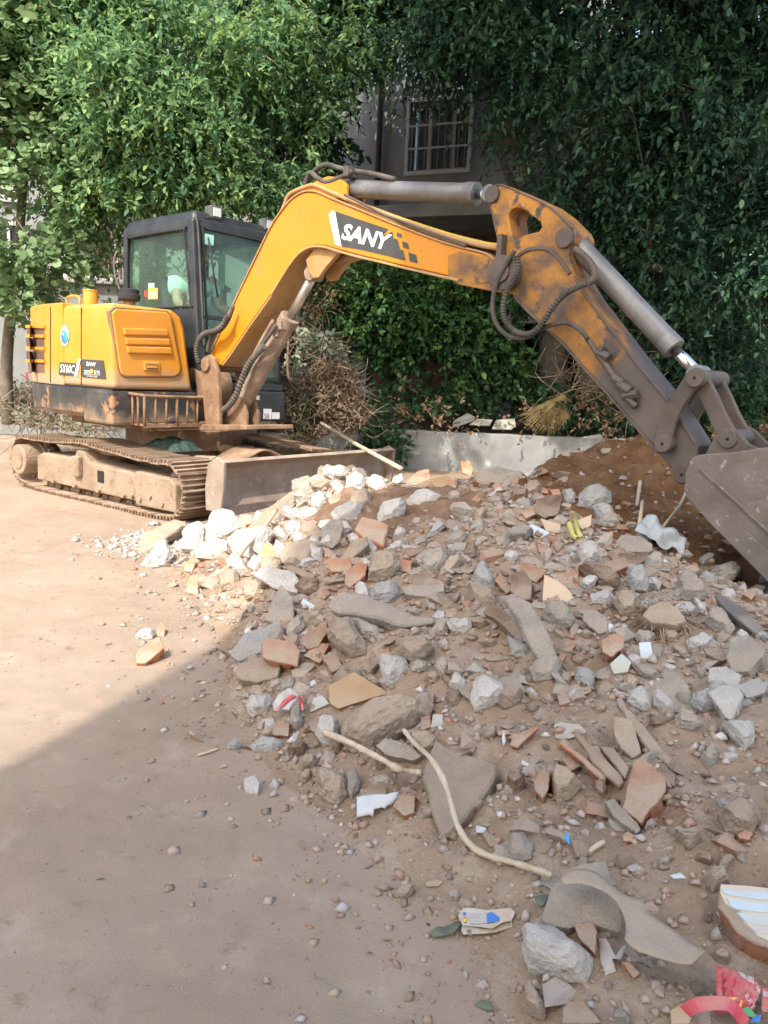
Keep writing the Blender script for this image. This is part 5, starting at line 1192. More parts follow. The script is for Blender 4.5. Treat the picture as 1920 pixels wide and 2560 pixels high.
RUB = '''1|k|cw|.10|.45|390,490 395,420 430,330 490,305 540,320 580,370 590,410 530,440 430,490|tall white painted concrete lump in front of the blade's near corner
1|s|st|.07|.4|45,530 70,450 240,368 300,375 310,400 215,460 150,510 80,550|pinkish stone slab at the heap's far left, by the track
1|k|cw|.09|.45|285,440 310,395 370,380 395,400 395,490 370,540 310,540 285,490|rough pale round lump left of the tall white one
1|t|tc|.02|.5|345,565 370,500 450,465 510,480 515,540 480,575 380,595|cracked cream tile piece below the tall white lump
1|k|cw|.11|.45|505,470 560,430 640,410 730,400 760,440 700,520 640,575 560,585 520,530|big sunlit white rock right of the cream tile
1|s|st|.06|.5|610,415 700,330 830,230 865,245 860,300 740,400 640,430|long tan stone block leaning up towards the blade
1|k|cg|.08|.45|845,165 880,155 980,160 990,190 960,235 900,255 850,215|ridged grey and orange lump on top, before the blade
1|k|cw|.07|.45|945,260 990,225 1035,235 1030,280 990,320 950,300|pale blocky rock just below the ridged lump at the blade
1|b|br|.06|.5|1035,270 1075,220 1105,240 1100,290 1060,310|reddish brown brick bit right of the pale blocky rock
1|k|cw|.08|.5|1010,140 1040,95 1100,85 1145,110 1130,150 1060,165|white crumpled plaster lump topmost before the blade
1|k|cw|.08|.5|1130,150 1180,120 1230,150 1225,200 1180,228 1125,205|rounded white rock right of the topmost plaster lump
1|s|cg|.05|.5|1010,410 1060,365 1110,375 1120,410 1095,490 1060,525 1000,500|flat grey rendered piece standing near the middle of the sunlit stones
1|k|cw|.07|.45|810,400 850,370 900,390 895,430 850,465 815,440|small sunlit grey rock left of the flat rendered piece
1|k|cw|.06|.45|865,340 920,310 985,310 990,350 930,370 880,370|light flat-topped rock under the pale blocky rock
1|s|st|.07|.5|780,560 820,490 900,465 980,490 1000,540 960,590 870,610 800,600|pink rounded slab at the edge of the sunlight
1|s|cw|.06|.45|645,650 700,600 860,640 885,680 885,750 800,745 720,700|long bright white slab lying in the sun at the shade's edge
1|r|st|.07|.45|460,660 500,620 570,630 580,680 550,740 480,740|brown rounded stone left of the long white slab
1|r|st|.07|.45|580,710 620,680 700,690 710,750 660,800 600,780|smooth tan boulder below the long white slab
1|r|st|.05|.45|700,770 740,730 785,750 780,800 735,825|small tan stone at the shade's edge under the white slab
1|s|cg|.05|.55|705,890 790,700 860,780 860,910 810,930|pointed grey slab standing upright at the shade's edge
1|s|cb|.09|.5|530,1050 590,970 790,880 800,940 790,985 640,1080 580,1110 535,1075|long two-tone grey kerb block left of the half brick
1|b|br|.075|.5|690,1020 720,985 860,1010 895,1060 880,1140 700,1095|large red half brick lying at the heap's left front
1|s|st|.06|.45|550,1160 580,1120 700,1085 795,1130 780,1190 670,1220 570,1200|wide tan stone underneath the large red half brick
1|b|br|.07|.45|900,1010 940,960 1030,900 1040,950 990,1030 930,1045|dusty brick chunk right of the large half brick
1|r|st|.10|.5|1015,960 1070,875 1150,880 1230,1000 1235,1070 1160,1090 1070,1030|large tan boulder below the long dark slab
1|k|cg|.07|.45|1150,880 1220,890 1310,940 1290,990 1210,985|grey stone tucked under the long slab's middle
1|s|cg|.05|.35|1040,830 1050,780 1120,755 1240,760 1330,810 1500,870 1600,880 1590,900 1440,925 1250,880 1100,860|very long flat grey slab in the middle of the heap
1|r|st|.11|.5|1235,690 1265,560 1310,525 1390,545 1415,610 1370,660 1300,690|big brown dusty rock above the very long slab
1|k|cg|.09|.45|1490,580 1530,530 1640,525 1659,560 1640,620 1560,645|pinkish grey flat rock right of the big brown rock
1|k|cb|.06|.5|1550,465 1600,370 1650,400 1600,450|narrow blue-white rock above the pinkish grey flat rock
1|b|bo|.07|.5|1125,710 1130,640 1190,590 1240,600 1230,660 1150,725|upright orange brick left of the big brown rock
1|s|st|.05|.5|1075,600 1180,470 1240,455 1250,500 1130,605|grey slanting block above the upright orange brick
1|k|cw|.08|.45|1440,275 1500,215 1570,215 1630,250 1560,300 1480,320|flat whitish rock high on the heap below the tan board
1|t|ts|.025|.55|1490,190 1640,140 1680,150 1680,205 1500,225|tan board leaning at the top of the heap
1|s|cg|.05|.4|1420,740 1460,715 1640,700 1640,740 1560,770 1440,765|thin flat stone above the long slab's right end
1|k|cb|.08|.45|1245,740 1300,705 1390,695 1400,750 1350,800 1270,780|bluish stone between the brown rock and the long slab
1|k|st|.09|.45|1395,1050 1420,985 1560,990 1590,1030 1530,1090 1470,1115|angular tan rock right of the large tan boulder
1|k|cw|.08|.45|1290,1090 1330,1075 1440,1085 1455,1150 1400,1180 1370,1235 1330,1230 1305,1160|speckled white rock below the angular tan rock
1|t|tl|.012|.5|895,800 910,780 965,815 965,835 920,835|tiny pale tile shard left of the long slab
1|t|ts|.02|.5|660,580 720,480 790,540 780,590 700,600|small tan tile right of the big white rock
1|p|wd|.02|.4|790,610 850,605 970,660 960,690 860,650|short dark board behind the long white slab
1|b|bo|.05|.5|300,740 320,660 365,670 365,765 310,755|orange brick stub on the sunlit ground left of the brown stone
1|b|bo|.06|.5|40,1120 50,1050 110,1000 165,980 190,1040 130,1090 90,1120|lone orange brick on the sunlit ground at the left
1|k|cw|.05|.4|35,970 80,940 145,945 130,990 50,990|whitish stone on the sunlit ground behind the lone brick
1|b|bo|.04|.5|145,930 175,900 195,930 185,975 150,970|small orange brick bit beside the whitish ground stone
1|k|cw|.09|.45|60,610 150,490 200,470 240,560 180,610 90,620|grey-white wedge of concrete at the heap's left foot
1|b|bo|.04|.5|290,600 345,560 350,600 330,645 295,640|tan brick end between the rounded lump and the orange stub
1|b|br|.05|.5|1430,180 1500,120 1560,105 1570,160 1500,190|red brick at the top edge before the grey wall
1|k|cw|.05|.5|1340,165 1390,150 1420,130 1430,170 1370,190|largest of the little white stones along the heap's top edge
2|k|cb|.07|.5|590,215 640,205 665,240 660,280 620,300 600,260|blue-grey plaster lump left end of the pale cluster by the mound
2|k|cb|.11|.5|670,250 720,200 780,185 850,230 850,280 800,300 740,320 680,290|largest blue-white plaster lump below the brown mound
2|k|cb|.08|.5|745,300 800,285 850,300 870,350 830,390 770,350|middle pale lump under the largest plaster lump
2|k|cg|.08|.5|770,370 830,335 890,345 890,390 830,410 780,400|lowest grey lump of the pale cluster
2|t|tb|.012|.5|670,375 745,345 740,400 700,430|small beige tile left of the pale cluster
2|t|tl|.010|.5|380,410 440,395 520,435 530,450 470,470 420,455|pale blue tile left of the yellow pipes
2|t|tb|.012|.5|480,365 580,395 590,440 510,430|tan tile strip behind the pale blue tile
2|s|bd|.09|.5|445,330 460,260 560,235 600,250 570,350 500,370|brown earthy block left of the pale cluster
2|k|cg|.07|.45|10,300 30,280 90,285 150,330 160,360 100,345 20,325|curved grey shell-like chunk near the heap's top
2|k|cg|.05|.45|205,260 245,245 290,260 270,290 220,290|small grey stone between the curved chunk and the brown block
2|s|cg|.07|.45|135,150 160,110 260,95 330,110 410,130 400,170 260,185 150,180|long ragged stone at the crest before the grey wall
2|b|bo|.05|.6|65,70 110,65 130,110 120,145 75,130|upright orange brick on the crest before the grey wall
2|s|cw|.05|.5|355,105 440,105 465,140 450,165 410,150|pale flat stone at the right end of the crest
2|b|bo|.05|.5|0,165 40,170 45,215 0,215|orange brick half buried on the crest
2|s|cg|.08|.5|865,490 900,450 1000,455 1060,500 1055,545 950,540 880,520|grey flat concrete block below the crumpled sheet
2|s|bd|.06|.45|870,570 890,540 1040,550 1045,580 970,610 890,605|brown crumbly block under the grey flat one
2|k|cw|.10|.5|665,530 720,485 780,490 785,570 740,605 690,590|pinkish white rock right of the yellow pipes
2|r|bd|.12|.5|670,610 720,580 860,640 900,700 880,740 800,745 720,680|big brown boulder below the pinkish white rock
2|t|tb|.012|.6|490,780 500,655 570,690 630,740 660,795 500,815|large beige quarter-round tile on the slope
2|b|bd|.09|.5|330,660 390,640 440,700 430,790 370,800 320,740|brown brick-like block left of the quarter-round tile
2|k|cg|.11|.5|480,860 510,810 600,810 665,880 640,930 560,935 500,900|dark grey rock under the quarter-round tile
2|k|cb|.09|.5|115,680 150,610 190,600 230,650 240,720 190,730|bluish grey rock left of the brown block
2|r|st|.09|.45|90,720 140,705 240,760 250,800 180,825 110,790|pale tan rock below the bluish grey rock
2|s|cg|.06|.5|300,790 330,765 430,800 520,960 565,1080 550,1140 490,1120 440,1050 370,900 320,830|long weathered slab sliding down the middle of the heap
2|s|bd|.05|.45|180,850 230,800 300,850 350,900 400,1000 370,1020 280,920|rusty brown slab left of the long weathered slab
2|k|cb|.06|.5|300,975 360,1020 430,1030 410,1080 340,1085|blue-white stone under the long weathered slab
2|r|st|.10|.5|850,790 880,740 960,735 1005,800 970,870 900,870|brown dusty rock below the big boulder
2|k|cb|.10|.5|915,690 940,620 1010,620 1045,690 1030,745 960,745|blue-grey rock with splinters right of the big brown boulder
2|k|cg|.13|.5|1175,700 1200,640 1260,630 1360,770 1300,810 1200,780|large dusty grey rock near the bucket
2|k|cw|.09|.5|1140,850 1180,810 1260,800 1305,850 1280,890 1200,890|pale speckled rock below the large dusty grey rock
2|k|cw|.05|.5|1260,770 1280,765 1350,840 1340,870 1300,860|small pale stone right of the pale speckled rock
2|b|br|.09|.5|795,1000 860,965 915,980 910,1040 850,1090 800,1060|red brick lump left of the palm stump
2|p|dk|.035|.45|1375,755 1440,760 1560,850 1650,960 1650,1010 1560,940 1430,830|long dark plank at the right edge under the bucket
2|k|cg|.10|.5|1330,900 1360,820 1420,840 1490,930 1450,975 1370,940|grey rock in front of the long dark plank
2|s|cg|.08|.5|1440,1090 1460,980 1560,970 1650,1060 1560,1170 1480,1180|broad pale slab at the right edge below the dark plank
2|t|tl|.012|.55|990,1010 1050,1005 1065,1100 1000,1095|upright pale blue tile with worn glaze
2|t|tg|.03|.5|840,1120 900,1065 950,1110 930,1160 860,1170|pale green folded tile left of the upright blue tile
2|k|cw|.06|.45|1235,1000 1330,960 1400,1010 1340,1050 1250,1040|white chunk with pink brick stain near the right edge
2|s|st|.04|.4|1320,1040 1400,1040 1450,1090 1420,1105 1340,1070|thin tan stone below the pink-stained chunk
2|s|cw|.06|.45|1350,1140 1440,1130 1520,1180 1510,1240 1400,1240 1350,1210|white square slab near the right edge
4|s|cg|.06|.28|840,195 900,145 1100,110 1180,150 1250,230 1300,360 1250,385 1170,370 1050,290 950,260 870,220|very large flat grey slab, widest on the right of the heap
4|s|cw|.07|.5|1345,280 1400,245 1500,240 1535,290 1470,410 1440,400|white pentagonal slab right of the very large flat slab
4|s|cb|.07|.5|1495,235 1600,195 1659,220 1640,270 1550,300|bluish slab at the right edge beside the pentagonal one
4|k|cg|.06|.45|1170,410 1200,380 1290,385 1320,430 1270,465 1190,450|speckled oval stone below the very large flat slab
4|k|cw|.07|.5|1420,430 1500,410 1590,430 1590,520 1540,580 1500,500|white mortar lump with red brick flecks at the right
4|s|st|.03|.4|890,320 950,370 1040,470 1120,580 1210,640 1190,665 1160,660 1080,600 1000,520 920,420|dust-covered board edge-on below the very large slab
4|s|st|.05|.4|860,400 960,420 1000,590 960,615 900,570 860,500|dusty tan slab left of the edge-on board
4|b|br|.10|.5|900,850 960,640 1000,615 1130,720 1130,790 1000,950|big dusty red brick standing on edge
4|b|bd|.04|.5|1085,660 1110,630 1180,690 1175,755 1100,700|small brown brick bit right of the standing red brick
4|s|cg|.045|.45|810,830 860,815 980,940 1000,980 980,1005 850,900|grey sliver slab left of the standing red brick's foot
4|b|bo|.03|.5|905,1015 930,990 975,1010 960,1045 910,1040|orange chip at the end of the grey sliver slab
4|b|br|.03|.45|570,530 600,520 800,690 820,720 815,755 700,640 640,590|long red terracotta strip
4|p|wd|.03|.5|650,480 700,500 900,700 915,740 890,770 750,640|grey-brown plank right of the terracotta strip
4|p|wd|.03|.45|780,540 860,560 940,660 920,720|shorter plank behind the grey-brown plank
4|b|br|.05|.5|590,620 660,600 690,660 640,680|red brick corner left of the terracotta strip
4|r|st|.10|.5|525,700 560,665 630,670 700,750 640,820 570,850 545,780|tan rock below the terracotta strip
4|b|br|.05|.55|445,740 490,670 530,700 520,790 490,830 450,790|angled red brick left of the tan rock
4|b|br|.02|.55|320,550 330,500 480,435 470,460 360,560|thin red roof-tile shard
4|k|cw|.09|.5|110,300 140,200 190,175 300,240 315,280 220,350 140,370|clean white rock in the middle of the dusty slope
4|k|cw|.05|.45|0,230 50,165 90,210 85,260 20,250|small white stone left of the clean white rock
4|k|cw|.03|.4|395,255 425,248 470,290 465,310 430,300|white sliver right of the clean white rock
4|r|st|.06|.45|1170,1010 1300,980 1320,1020 1250,1085|triangular tan stone at the lower right
4|r|st|.10|.35|1400,900 1500,810 1600,850 1630,930 1560,1030 1450,1000|low dusty boulder with a brick corner at the lower right
4|k|cg|.06|.45|305,1060 330,1000 390,1000 435,1060 430,1130 370,1160 310,1120|round grey concrete disc near the curved branch
4|r|bd|.08|.45|300,740 330,680 395,690 400,760 350,795|brown rock left of the angled red brick
4|k|cg|.07|.5|1305,620 1350,545 1395,560 1400,620 1350,670|grey rock below the speckled oval stone
4|k|cw|.03|.45|1405,600 1440,580 1505,590 1500,620 1450,635|small white stone right of the grey rock
4|k|cb|.03|.45|1395,830 1430,815 1470,855 1460,885 1410,870|bluish pebble on the low dusty boulder
4|b|bo|.04|.45|1500,1010 1540,985 1580,1005 1560,1040 1510,1030|orange brick corner under the low dusty boulder
3|s|st|.06|.22|1185,690 1260,510 1400,570 1570,640 1580,700 1460,860 1340,1000 1290,1030 1245,900|huge dusty flat slab beside the peeled branch
3|r|st|.16|.45|760,520 780,430 870,350 1000,295 1180,290 1260,330 1240,400 1140,430 1050,490 960,510 870,590 790,560|largest dusty boulder at the front of the heap
3|k|cw|.09|.5|630,480 660,410 740,390 765,420 755,550 680,540|white flecked rock left of the largest boulder
3|t|ts|.04|.5|710,240 840,165 1020,275 930,300 760,355 715,330|sandy orange flagstone above the largest boulder
3|t|tg|.012|.55|610,375 630,300 675,285 710,330|pale tile corner left of the orange flagstone
3|k|cw|.08|.45|270,330 300,290 400,280 430,310 390,370 320,405 285,370|white crusted rock at the heap's left foot
3|k|cg|.07|.5|500,440 520,320 570,310 575,440 550,470 510,465|upright grey stone beside the red wrapper
3|b|br|.05|.5|415,450 440,410 505,430 500,500 420,490|little square brick end at the heap's foot
3|k|cb|.06|.4|300,550 370,490 470,520 470,560 390,580 310,575|low bluish stone at the heap's left foot
3|k|cb|.04|.45|180,540 220,505 265,545 230,570 185,565|pale fleck stone leftmost at the heap's foot
3|r|st|.09|.5|635,700 670,655 760,670 810,740 805,800 760,860 680,830 640,760|round brown boulder below the peeled branch's upper end
3|k|cg|.06|.5|795,690 850,665 880,740 830,830 805,800|grey-green stone right of the round brown boulder
3|b|br|.07|.5|1040,860 1080,790 1155,800 1150,890 1100,910|brick lump where the two branches cross
3|s|cg|.05|.45|950,545 1000,505 1110,530 1190,600 1150,625 1000,590|grey stone wedge under the largest boulder's right end
3|k|st|.07|.5|1125,490 1240,470 1280,520 1270,570 1200,615 1140,540|blocky tan stone at the head of the curved branch
3|b|bd|.04|.5|870,790 940,740 1000,740 1010,810 880,815|flat brown brick behind the white corrugated scrap
3|b|br|.05|.5|1185,400 1235,390 1240,450 1195,470|red stub right of the largest boulder
3|t|tl|.012|.5|1140,480 1150,430 1185,412 1195,470|white tile chip left of the red stub
3|r|bd|.07|.45|490,570 540,520 600,540 580,590 520,600|brown stone below the square brick end
3|r|st|.06|.45|550,640 590,590 660,610 640,660 570,670|tan stone left of the round brown boulder
3|r|st|.04|.4|555,720 590,670 625,680 610,730 570,740|small tan pebble stone beside the round brown boulder
3|t|cw|.03|.35|270,720 320,700 350,740 340,795 280,790|half buried pale plate on the ground left of the boulder
5|k|cw|.13|.5|590,440 640,430 740,450 910,570 910,620 870,700 740,650 700,660 630,640 595,540|big white crusted rock nearest the viewer
5|s|cg|.06|.4|680,410 720,270 800,190 960,170 980,250 1030,400 1020,470 900,440 800,455 690,430|broad dusty concrete plate behind the nearest white rock
5|b|br|.05|.5|820,430 900,420 920,460 910,560 840,490|red brick wedged behind the nearest white rock
5|k|cg|.05|.4|810,390 940,355 960,385 940,410 830,420|grey stone strip lying on the broad concrete plate
5|b|br|.05|.4|775,800 800,770 860,760 940,860 770,864|brick at the bottom edge below the white rock
5|r|st|.08|.45|605,720 640,680 700,780 690,850 610,810|tan rock at the bottom edge below the white rock
5|r|st|.07|.35|1380,230 1400,180 1480,180 1495,260 1420,295|dusty rounded stone behind the striped tile block
5|b|bo|.02|.45|1025,590 1060,595 1105,640 1080,665|orange brick sliver right of the nearest white rock
5|p|ts|.02|.4|1240,800 1300,770 1340,800 1320,864 1240,864|sandy board end at the bottom edge beside the red bag
5|k|cg|.05|.4|980,840 1000,800 1040,800 1070,850 1060,864 990,864|grey stone at the bottom edge right of the brick
5|r|st|.05|.35|1405,560 1450,535 1500,560 1490,605 1440,600|flat tan stone above the red bag
5|k|cg|.03|.4|275,300 310,285 335,300 325,330 290,330|dark grey pebble above the crushed carton
'''
LAND = []
for i, ln in enumerate(RUB.strip().split('\n')):
    reg, k, mm, th, fc, poly, lab = ln.split('|')
    nm, cat, grp = NM[k]
    piece(nm, pts(reg, poly), SHAPE[k], RM[mm], float(th), float(fc), lab, cat, grp, 100+i)
    ws = lab.replace(',', ' ,').split(); cut = [j for j, w_ in enumerate(ws) if j > 1 and w_ in ('in', 'at', 'on', 'left', 'right', 'below', 'above', 'before', 'under', 'underneath', 'with', 'lying', 'leaning', 'beside', 'behind', 'near', 'nearest', 'between', 'just', 'of', ',', 'by', 'standing', 'wedged', 'tucked', 'topmost', 'where', 'sliding', 'edge-on', 'across', 'leftmost')]
    LAND.append((np.mean(pts(reg, poly), 0), ' '.join(ws[:cut[0]] if cut else ws)))

# medium pieces filling the heap, each a thing of its own
KD = {'cw': ('concrete_chunk', 'whitish plaster chunk', 'chunk', 'k'), 'cg': ('concrete_chunk', 'grey concrete chunk', 'chunk', 'k'), 'cb': ('mortar_chunk', 'bluish mortar chunk', 'chunk', 'k'), 'st': ('stone', 'dust-brown stone', 'stone', 'r'), 'bd': ('stone', 'dark brown stone', 'stone', 'r'), 'br': ('brick_piece', 'red brick piece', 'brick', 'b'), 'bo': ('brick_piece', 'orange brick piece', 'brick', 'b'), 'ss': ('slab_piece', 'flat grey slab piece', 'slab', 's'), 'sp': ('slab_piece', 'flat tan slab piece', 'slab', 's')}
KM = dict(RM, ss=m_cg, sp=m_st)
SIZEW = ((62, 'larger '), (44, ''), (0, 'smaller '))
USED = {}
def frag_label(px, py, what):
    L_ = sorted(LAND, key=lambda t: np.hypot(t[0][0]-px, t[0][1]-py))[:7]
    for c_, nm in L_:
        dx, dy = px-c_[0], py-c_[1]
        rel = ('right of' if dx > 0 else 'left of') if abs(dx) > abs(dy) else ('below' if dy > 0 else 'above')
        lab = f'{what} {rel} the {nm}'
        if lab not in USED and len(lab.split()) <= 16: USED[lab] = 1; return lab
    return None
PLACED = [(c_[0], c_[1], 22) for c_, _ in LAND]
ra = random.Random(21)
def zone(n, box, w0, w1, mats):
    k = 0; tries = 0
    while k < n and tries < n*30:
        tries += 1; px = ra.uniform(box[0], box[2]); py = ra.uniform(box[1], box[3]); w_ = w0+(w1-w0)*ra.random()**1.5
        S = hit(px, py); sd_ = float(poly_sd(np.array([S[0]]), np.array([S[1]]))[0])
        if sd_ < .02 or any(np.hypot(px-a_, (py-b_)*1.15) < .62*(w_*.5+r0) for a_, b_, r0 in PLACED): continue
        if ((S[0]-1.95)/.9)**2+((S[1]-5.1)/1.2)**2 < 1: continue
        if ((S[0]-.12)/.5)**2+((S[1]-4.75)/.6)**2 < 1 and ra.random() < .8: continue
        kk = ra.choices([m_[0] for m_ in mats], [m_[1] for m_ in mats])[0]; nm, what, cat, sh = KD[kk]
        lab = frag_label(px, py, next(t for s_, t in SIZEW if w_ >= s_)+what)
        if lab is None: continue
        asp = ra.uniform(.45, .85) if sh != 's' else ra.uniform(.3, .6); rot = ra.gauss(0, .5); nv = ra.choice((5, 6, 6, 7)); P = []
        if sh == 'b': nv = 4
        for j in range(nv):
            a_ = 2*math.pi*(j+ra.uniform(-.28, .28))/nv+(.6 if sh == 'b' else 0); rr = w_*.5*ra.uniform(.8, 1.12); x_, y_ = rr*math.cos(a_), rr*asp*math.sin(a_)
            P.append((px+x_*math.cos(rot)-y_*math.sin(rot), py+x_*math.sin(rot)+y_*math.cos(rot)))
        dist = np.linalg.norm(S-ORG); th = w_/FPX*dist*(ra.uniform(.4, .7) if sh in 'kr' else (ra.uniform(.35, .5) if sh == 'b' else ra.uniform(.14, .26)))
        piece(nm, P, SHAPE[sh], KM[kk], th, ra.uniform(.3, .6), lab, cat, what+'s on the heap', 3000+len(PLACED)); PLACED.append((px, py, w_*.5)); k += 1
zone(50, (590, 1150, 1010, 1420), 42, 100, (('cw', .42), ('cg', .16), ('st', .2), ('br', .08), ('bo', .06), ('ss', .08)))
zone(85, (690, 1230, 1480, 1760), 34, 100, (('st', .26), ('cg', .2), ('bd', .12), ('br', .12), ('cw', .1), ('ss', .1), ('sp', .1)))
zone(60, (1400, 1330, 1916, 1780), 34, 100, (('cb', .24), ('cw', .2), ('cg', .2), ('st', .16), ('br', .08), ('ss', .12)))
zone(44, (950, 1760, 1900, 2260), 24, 66, (('st', .42), ('bd', .15), ('cg', .12), ('br', .15), ('sp', .16)))
zone(16, (560, 1600, 820, 2080), 24, 60, (('st', .5), ('bd', .2), ('cw', .1), ('br', .2)))
zone(14, (1000, 1170, 1420, 1260), 26, 60, (('cg', .3), ('st', .3), ('br', .2), ('bo', .2)))

# striped tile block (three pale blue tiles with mortar joints on a brick back) at the lower right
tb_ = piece('tiled_brick_block', pts('5', '1445,280 1560,285 1690,300 1700,430 1690,560 1600,525 1560,500 1515,470 1480,420 1440,370'), 'slab', m_br, .06, .3, 'broken brick block faced with pale blue tiles at the lower right edge', 'brick', 'broken bricks on the heap', 77, lift=.02)
Sb, nb = LASTP; tq = lambda p, o_: on_plane(p[0], p[1], Sb+nb*o_, nb)
def tflat(nm, s_, o0, o1, m):
    W2 = [tq(p, o0) for p in pts('5', s_)]; return MB().hexa(W2, [p+nb*(o1-o0) for p in W2]).build(nm, m, tb_, bevel=.001)
tflat('mortar_bed', '1452,284 1560,290 1688,304 1690,545 1610,505 1578,468 1540,440 1510,395 1470,365 1450,320', -.008, .0085, m_tc)
for s_ in ('1462,290 1560,296 1690,308 1690,342 1600,333 1500,318 1466,308', '1478,330 1580,345 1690,358 1690,396 1600,388 1520,378 1500,368', '1522,392 1600,402 1690,412 1690,450 1620,446 1572,440 1548,420', '1585,458 1640,463 1690,466 1690,486 1640,482 1605,478'):
    tflat('tile', s_, .004, .012, m_tl)

# palm stump with frayed fibres
S = hit(*pt('2', 1120, 960)); v = norm(ORG-S); ax_ = norm(.75*v+.5*np.array([.2, 0, 1]))
m_wd2 = mat('cut_palm_wood', [(.36, .27, .19), (.44, .34, .25), (.50, .40, .30)], scale=14, rough=.95, bump=.6, bscale=120, dust=(DUST, .3, 8))
stp = thing('palm_stump', 'cut palm stump with frayed fibres, lying right of the red brick lump', 'stump', S)
c0 = S+ax_*.035+np.array([0, .03, .03]); e1 = norm(np.cross(ax_, [0, 0, 1])); e2 = np.cross(ax_, e1)
mb = MB(); rs = [(.055, -.06), (.062, -.015), (.056, .02), (.049, .023)]; V = []; F = []
for r_, h_ in rs:
    for k in range(18): a = 2*math.pi*k/18; rr = r_*(1+.12*math.sin(3*a)+.06*math.sin(7*a)); V.append(c0+ax_*h_+e1*rr*math.cos(a)*1.15+e2*rr*math.sin(a)*.8)
for j in range(3):
    for k in range(18): F.append((j*18+k, j*18+(k+1) % 18, (j+1)*18+(k+1) % 18, (j+1)*18+k))
F += [tuple(range(18)), tuple(54+k for k in range(18))]
mesh_obj('cut_face', V, F, m_wd2, stp, bevel=.003)
mb = MB()
for k in range(150):
    a = rnd.uniform(0, 2*math.pi); b0 = c0+e1*.066*math.cos(a)*1.1+e2*.05*math.sin(a)+ax_*rnd.uniform(-.05, .015)
    d = norm(e1*math.cos(a)+e2*math.sin(a)+ax_*rnd.uniform(-.6, .5)+np.array([rnd.uniform(-.5, .5), rnd.uniform(-.5, .5), rnd.uniform(-.7, .1)])); l = rnd.uniform(.03, .075)
    mb.tube([b0, b0+d*l*.6, b0+d*l-EZ*l*.3], [.0022, .0018, .001], 3, False)
kind(mb.build('fibres', m_wd, stp), 'stuff')

# ------------------------------------------------------------------ litter and loose things
def on_surf_path(reg, s, r, lift=1.0):
    return [hit(*p)+np.array([0, 0, r*lift]) for p in pts(reg, s)]
m_peeled = mat('peeled_branch', [(.50, .38, .26), (.64, .53, .40), (.56, .42, .28)], scale=14, rough=.8, bump=.5, bscale=90, chips=((.30, .20, .13), 16, .58, .68), dust=(DUST, .3, 12))
P = smooth_path(on_surf_path('3', '682,562 800,612 900,665 990,715 1060,757 1115,770 1172,782', .02, 2.6), 4); n = len(P)
b1 = MB().tube(P, [.0098*(1-.3*i/n)+.0008*math.sin(i*.9)+.0006*math.sin(i*2.7)+(.003 if abs(i-16) < 2 else 0) for i in range(n)], 12).build('peeled_branch', m_peeled, None, True)
tag(b1, 'short white peeled branch at the front of the heap, ending at the curved one', 'branch', 'peeled branches')
P = [hit(*p) for p in pts('3', '1090,600 1150,715 1225,850 1300,960 1370,1060 1450,1112 1545,1160 1640,1195')+pts('5', '640,240 722,280')]
P = [p+np.array([0, 0, z_]) for p, z_ in zip(P, (.08, .10, .125, .11, .05, .02, .018, .022, .025, .03))]; P = smooth_path(P, 4); n = len(P)
b2 = MB().tube(P, [.0072*(1-.25*abs(i/n-.6))+.0008*math.sin(i*.8)+.0006*math.sin(i*2.3)+(.002 if i in (11, 21, 22, 30) else 0) for i in range(n)], 12).build('peeled_branch', m_peeled, None, True)
tag(b2, 'long curved peeled branch running down to the concrete plate', 'branch', 'peeled branches')
def stick_thing(reg, s, r, m, label, cat='stick', lift=1.5, name='stick', zs=None):
    P = on_surf_path(reg, s, r, lift)
    if zs: P = [p+np.array([0, 0, z]) for p, z in zip(P, zs)]
    o = MB().tube(smooth_path(P, 4), r, 8).build(name, m, None, True); tag(o, label, cat, 'sticks in the rubble'); return o
m_stick_p = mat('pale_stick', [(.52, .42, .28), (.60, .50, .36)], scale=12, rough=.8)
stick_thing('1', '470,690 560,640 620,580 690,500 770,400', .011, m_stick_p, 'thin pale lath across the sunlit white rocks', zs=[.02, .05, .07, .06, .08])
stick_thing('2', '1060,500 1120,455 1190,380 1230,320 1250,285', .008, m_stick_p, 'thin bent twig sticking up beside the crumpled sheet', zs=[.02, .05, .08, .12, .16])
stick_thing('2', '978,312 985,260 992,212', .011, m_stick_p, 'short upright pale rod on the brown mound', zs=[0, .02, .03])
stick_thing('2', '985,440 995,395 1000,352', .010, m_stick_p, 'short pale rod leaning at the crumpled sheet', zs=[.02, .05, .07])
stick_thing('3', '30,608 80,592 135,572', .004, m_stick_p, 'thin straw lying on the shaded ground left of the heap')
stick_thing('4', '695,1140 750,1100 805,1066', .006, m_stick_p, 'flat pale sliver of wood at the lower middle')
m_ypipe = mat('yellow_plastic', [(.48, .44, .12), (.54, .50, .18)], scale=6, rough=.4)
for s_, lb in (('650,425 668,460 690,500', 'upper yellow plastic pipe end sticking out of the soil'), ('620,468 645,485 668,502', 'lower yellow plastic pipe end lying in the soil')):
    P = on_surf_path('2', s_, .012, 2.5); P[0] = P[0]+np.array([0, 0, .05])
    t_ = MB().tube(P, .013, 12, cap=False).build('plastic_pipe', m_ypipe, None, True); sl = t_.modifiers.new('s', 'SOLIDIFY'); sl.thickness = .003; tag(t_, lb, 'pipe', 'yellow pipe ends')
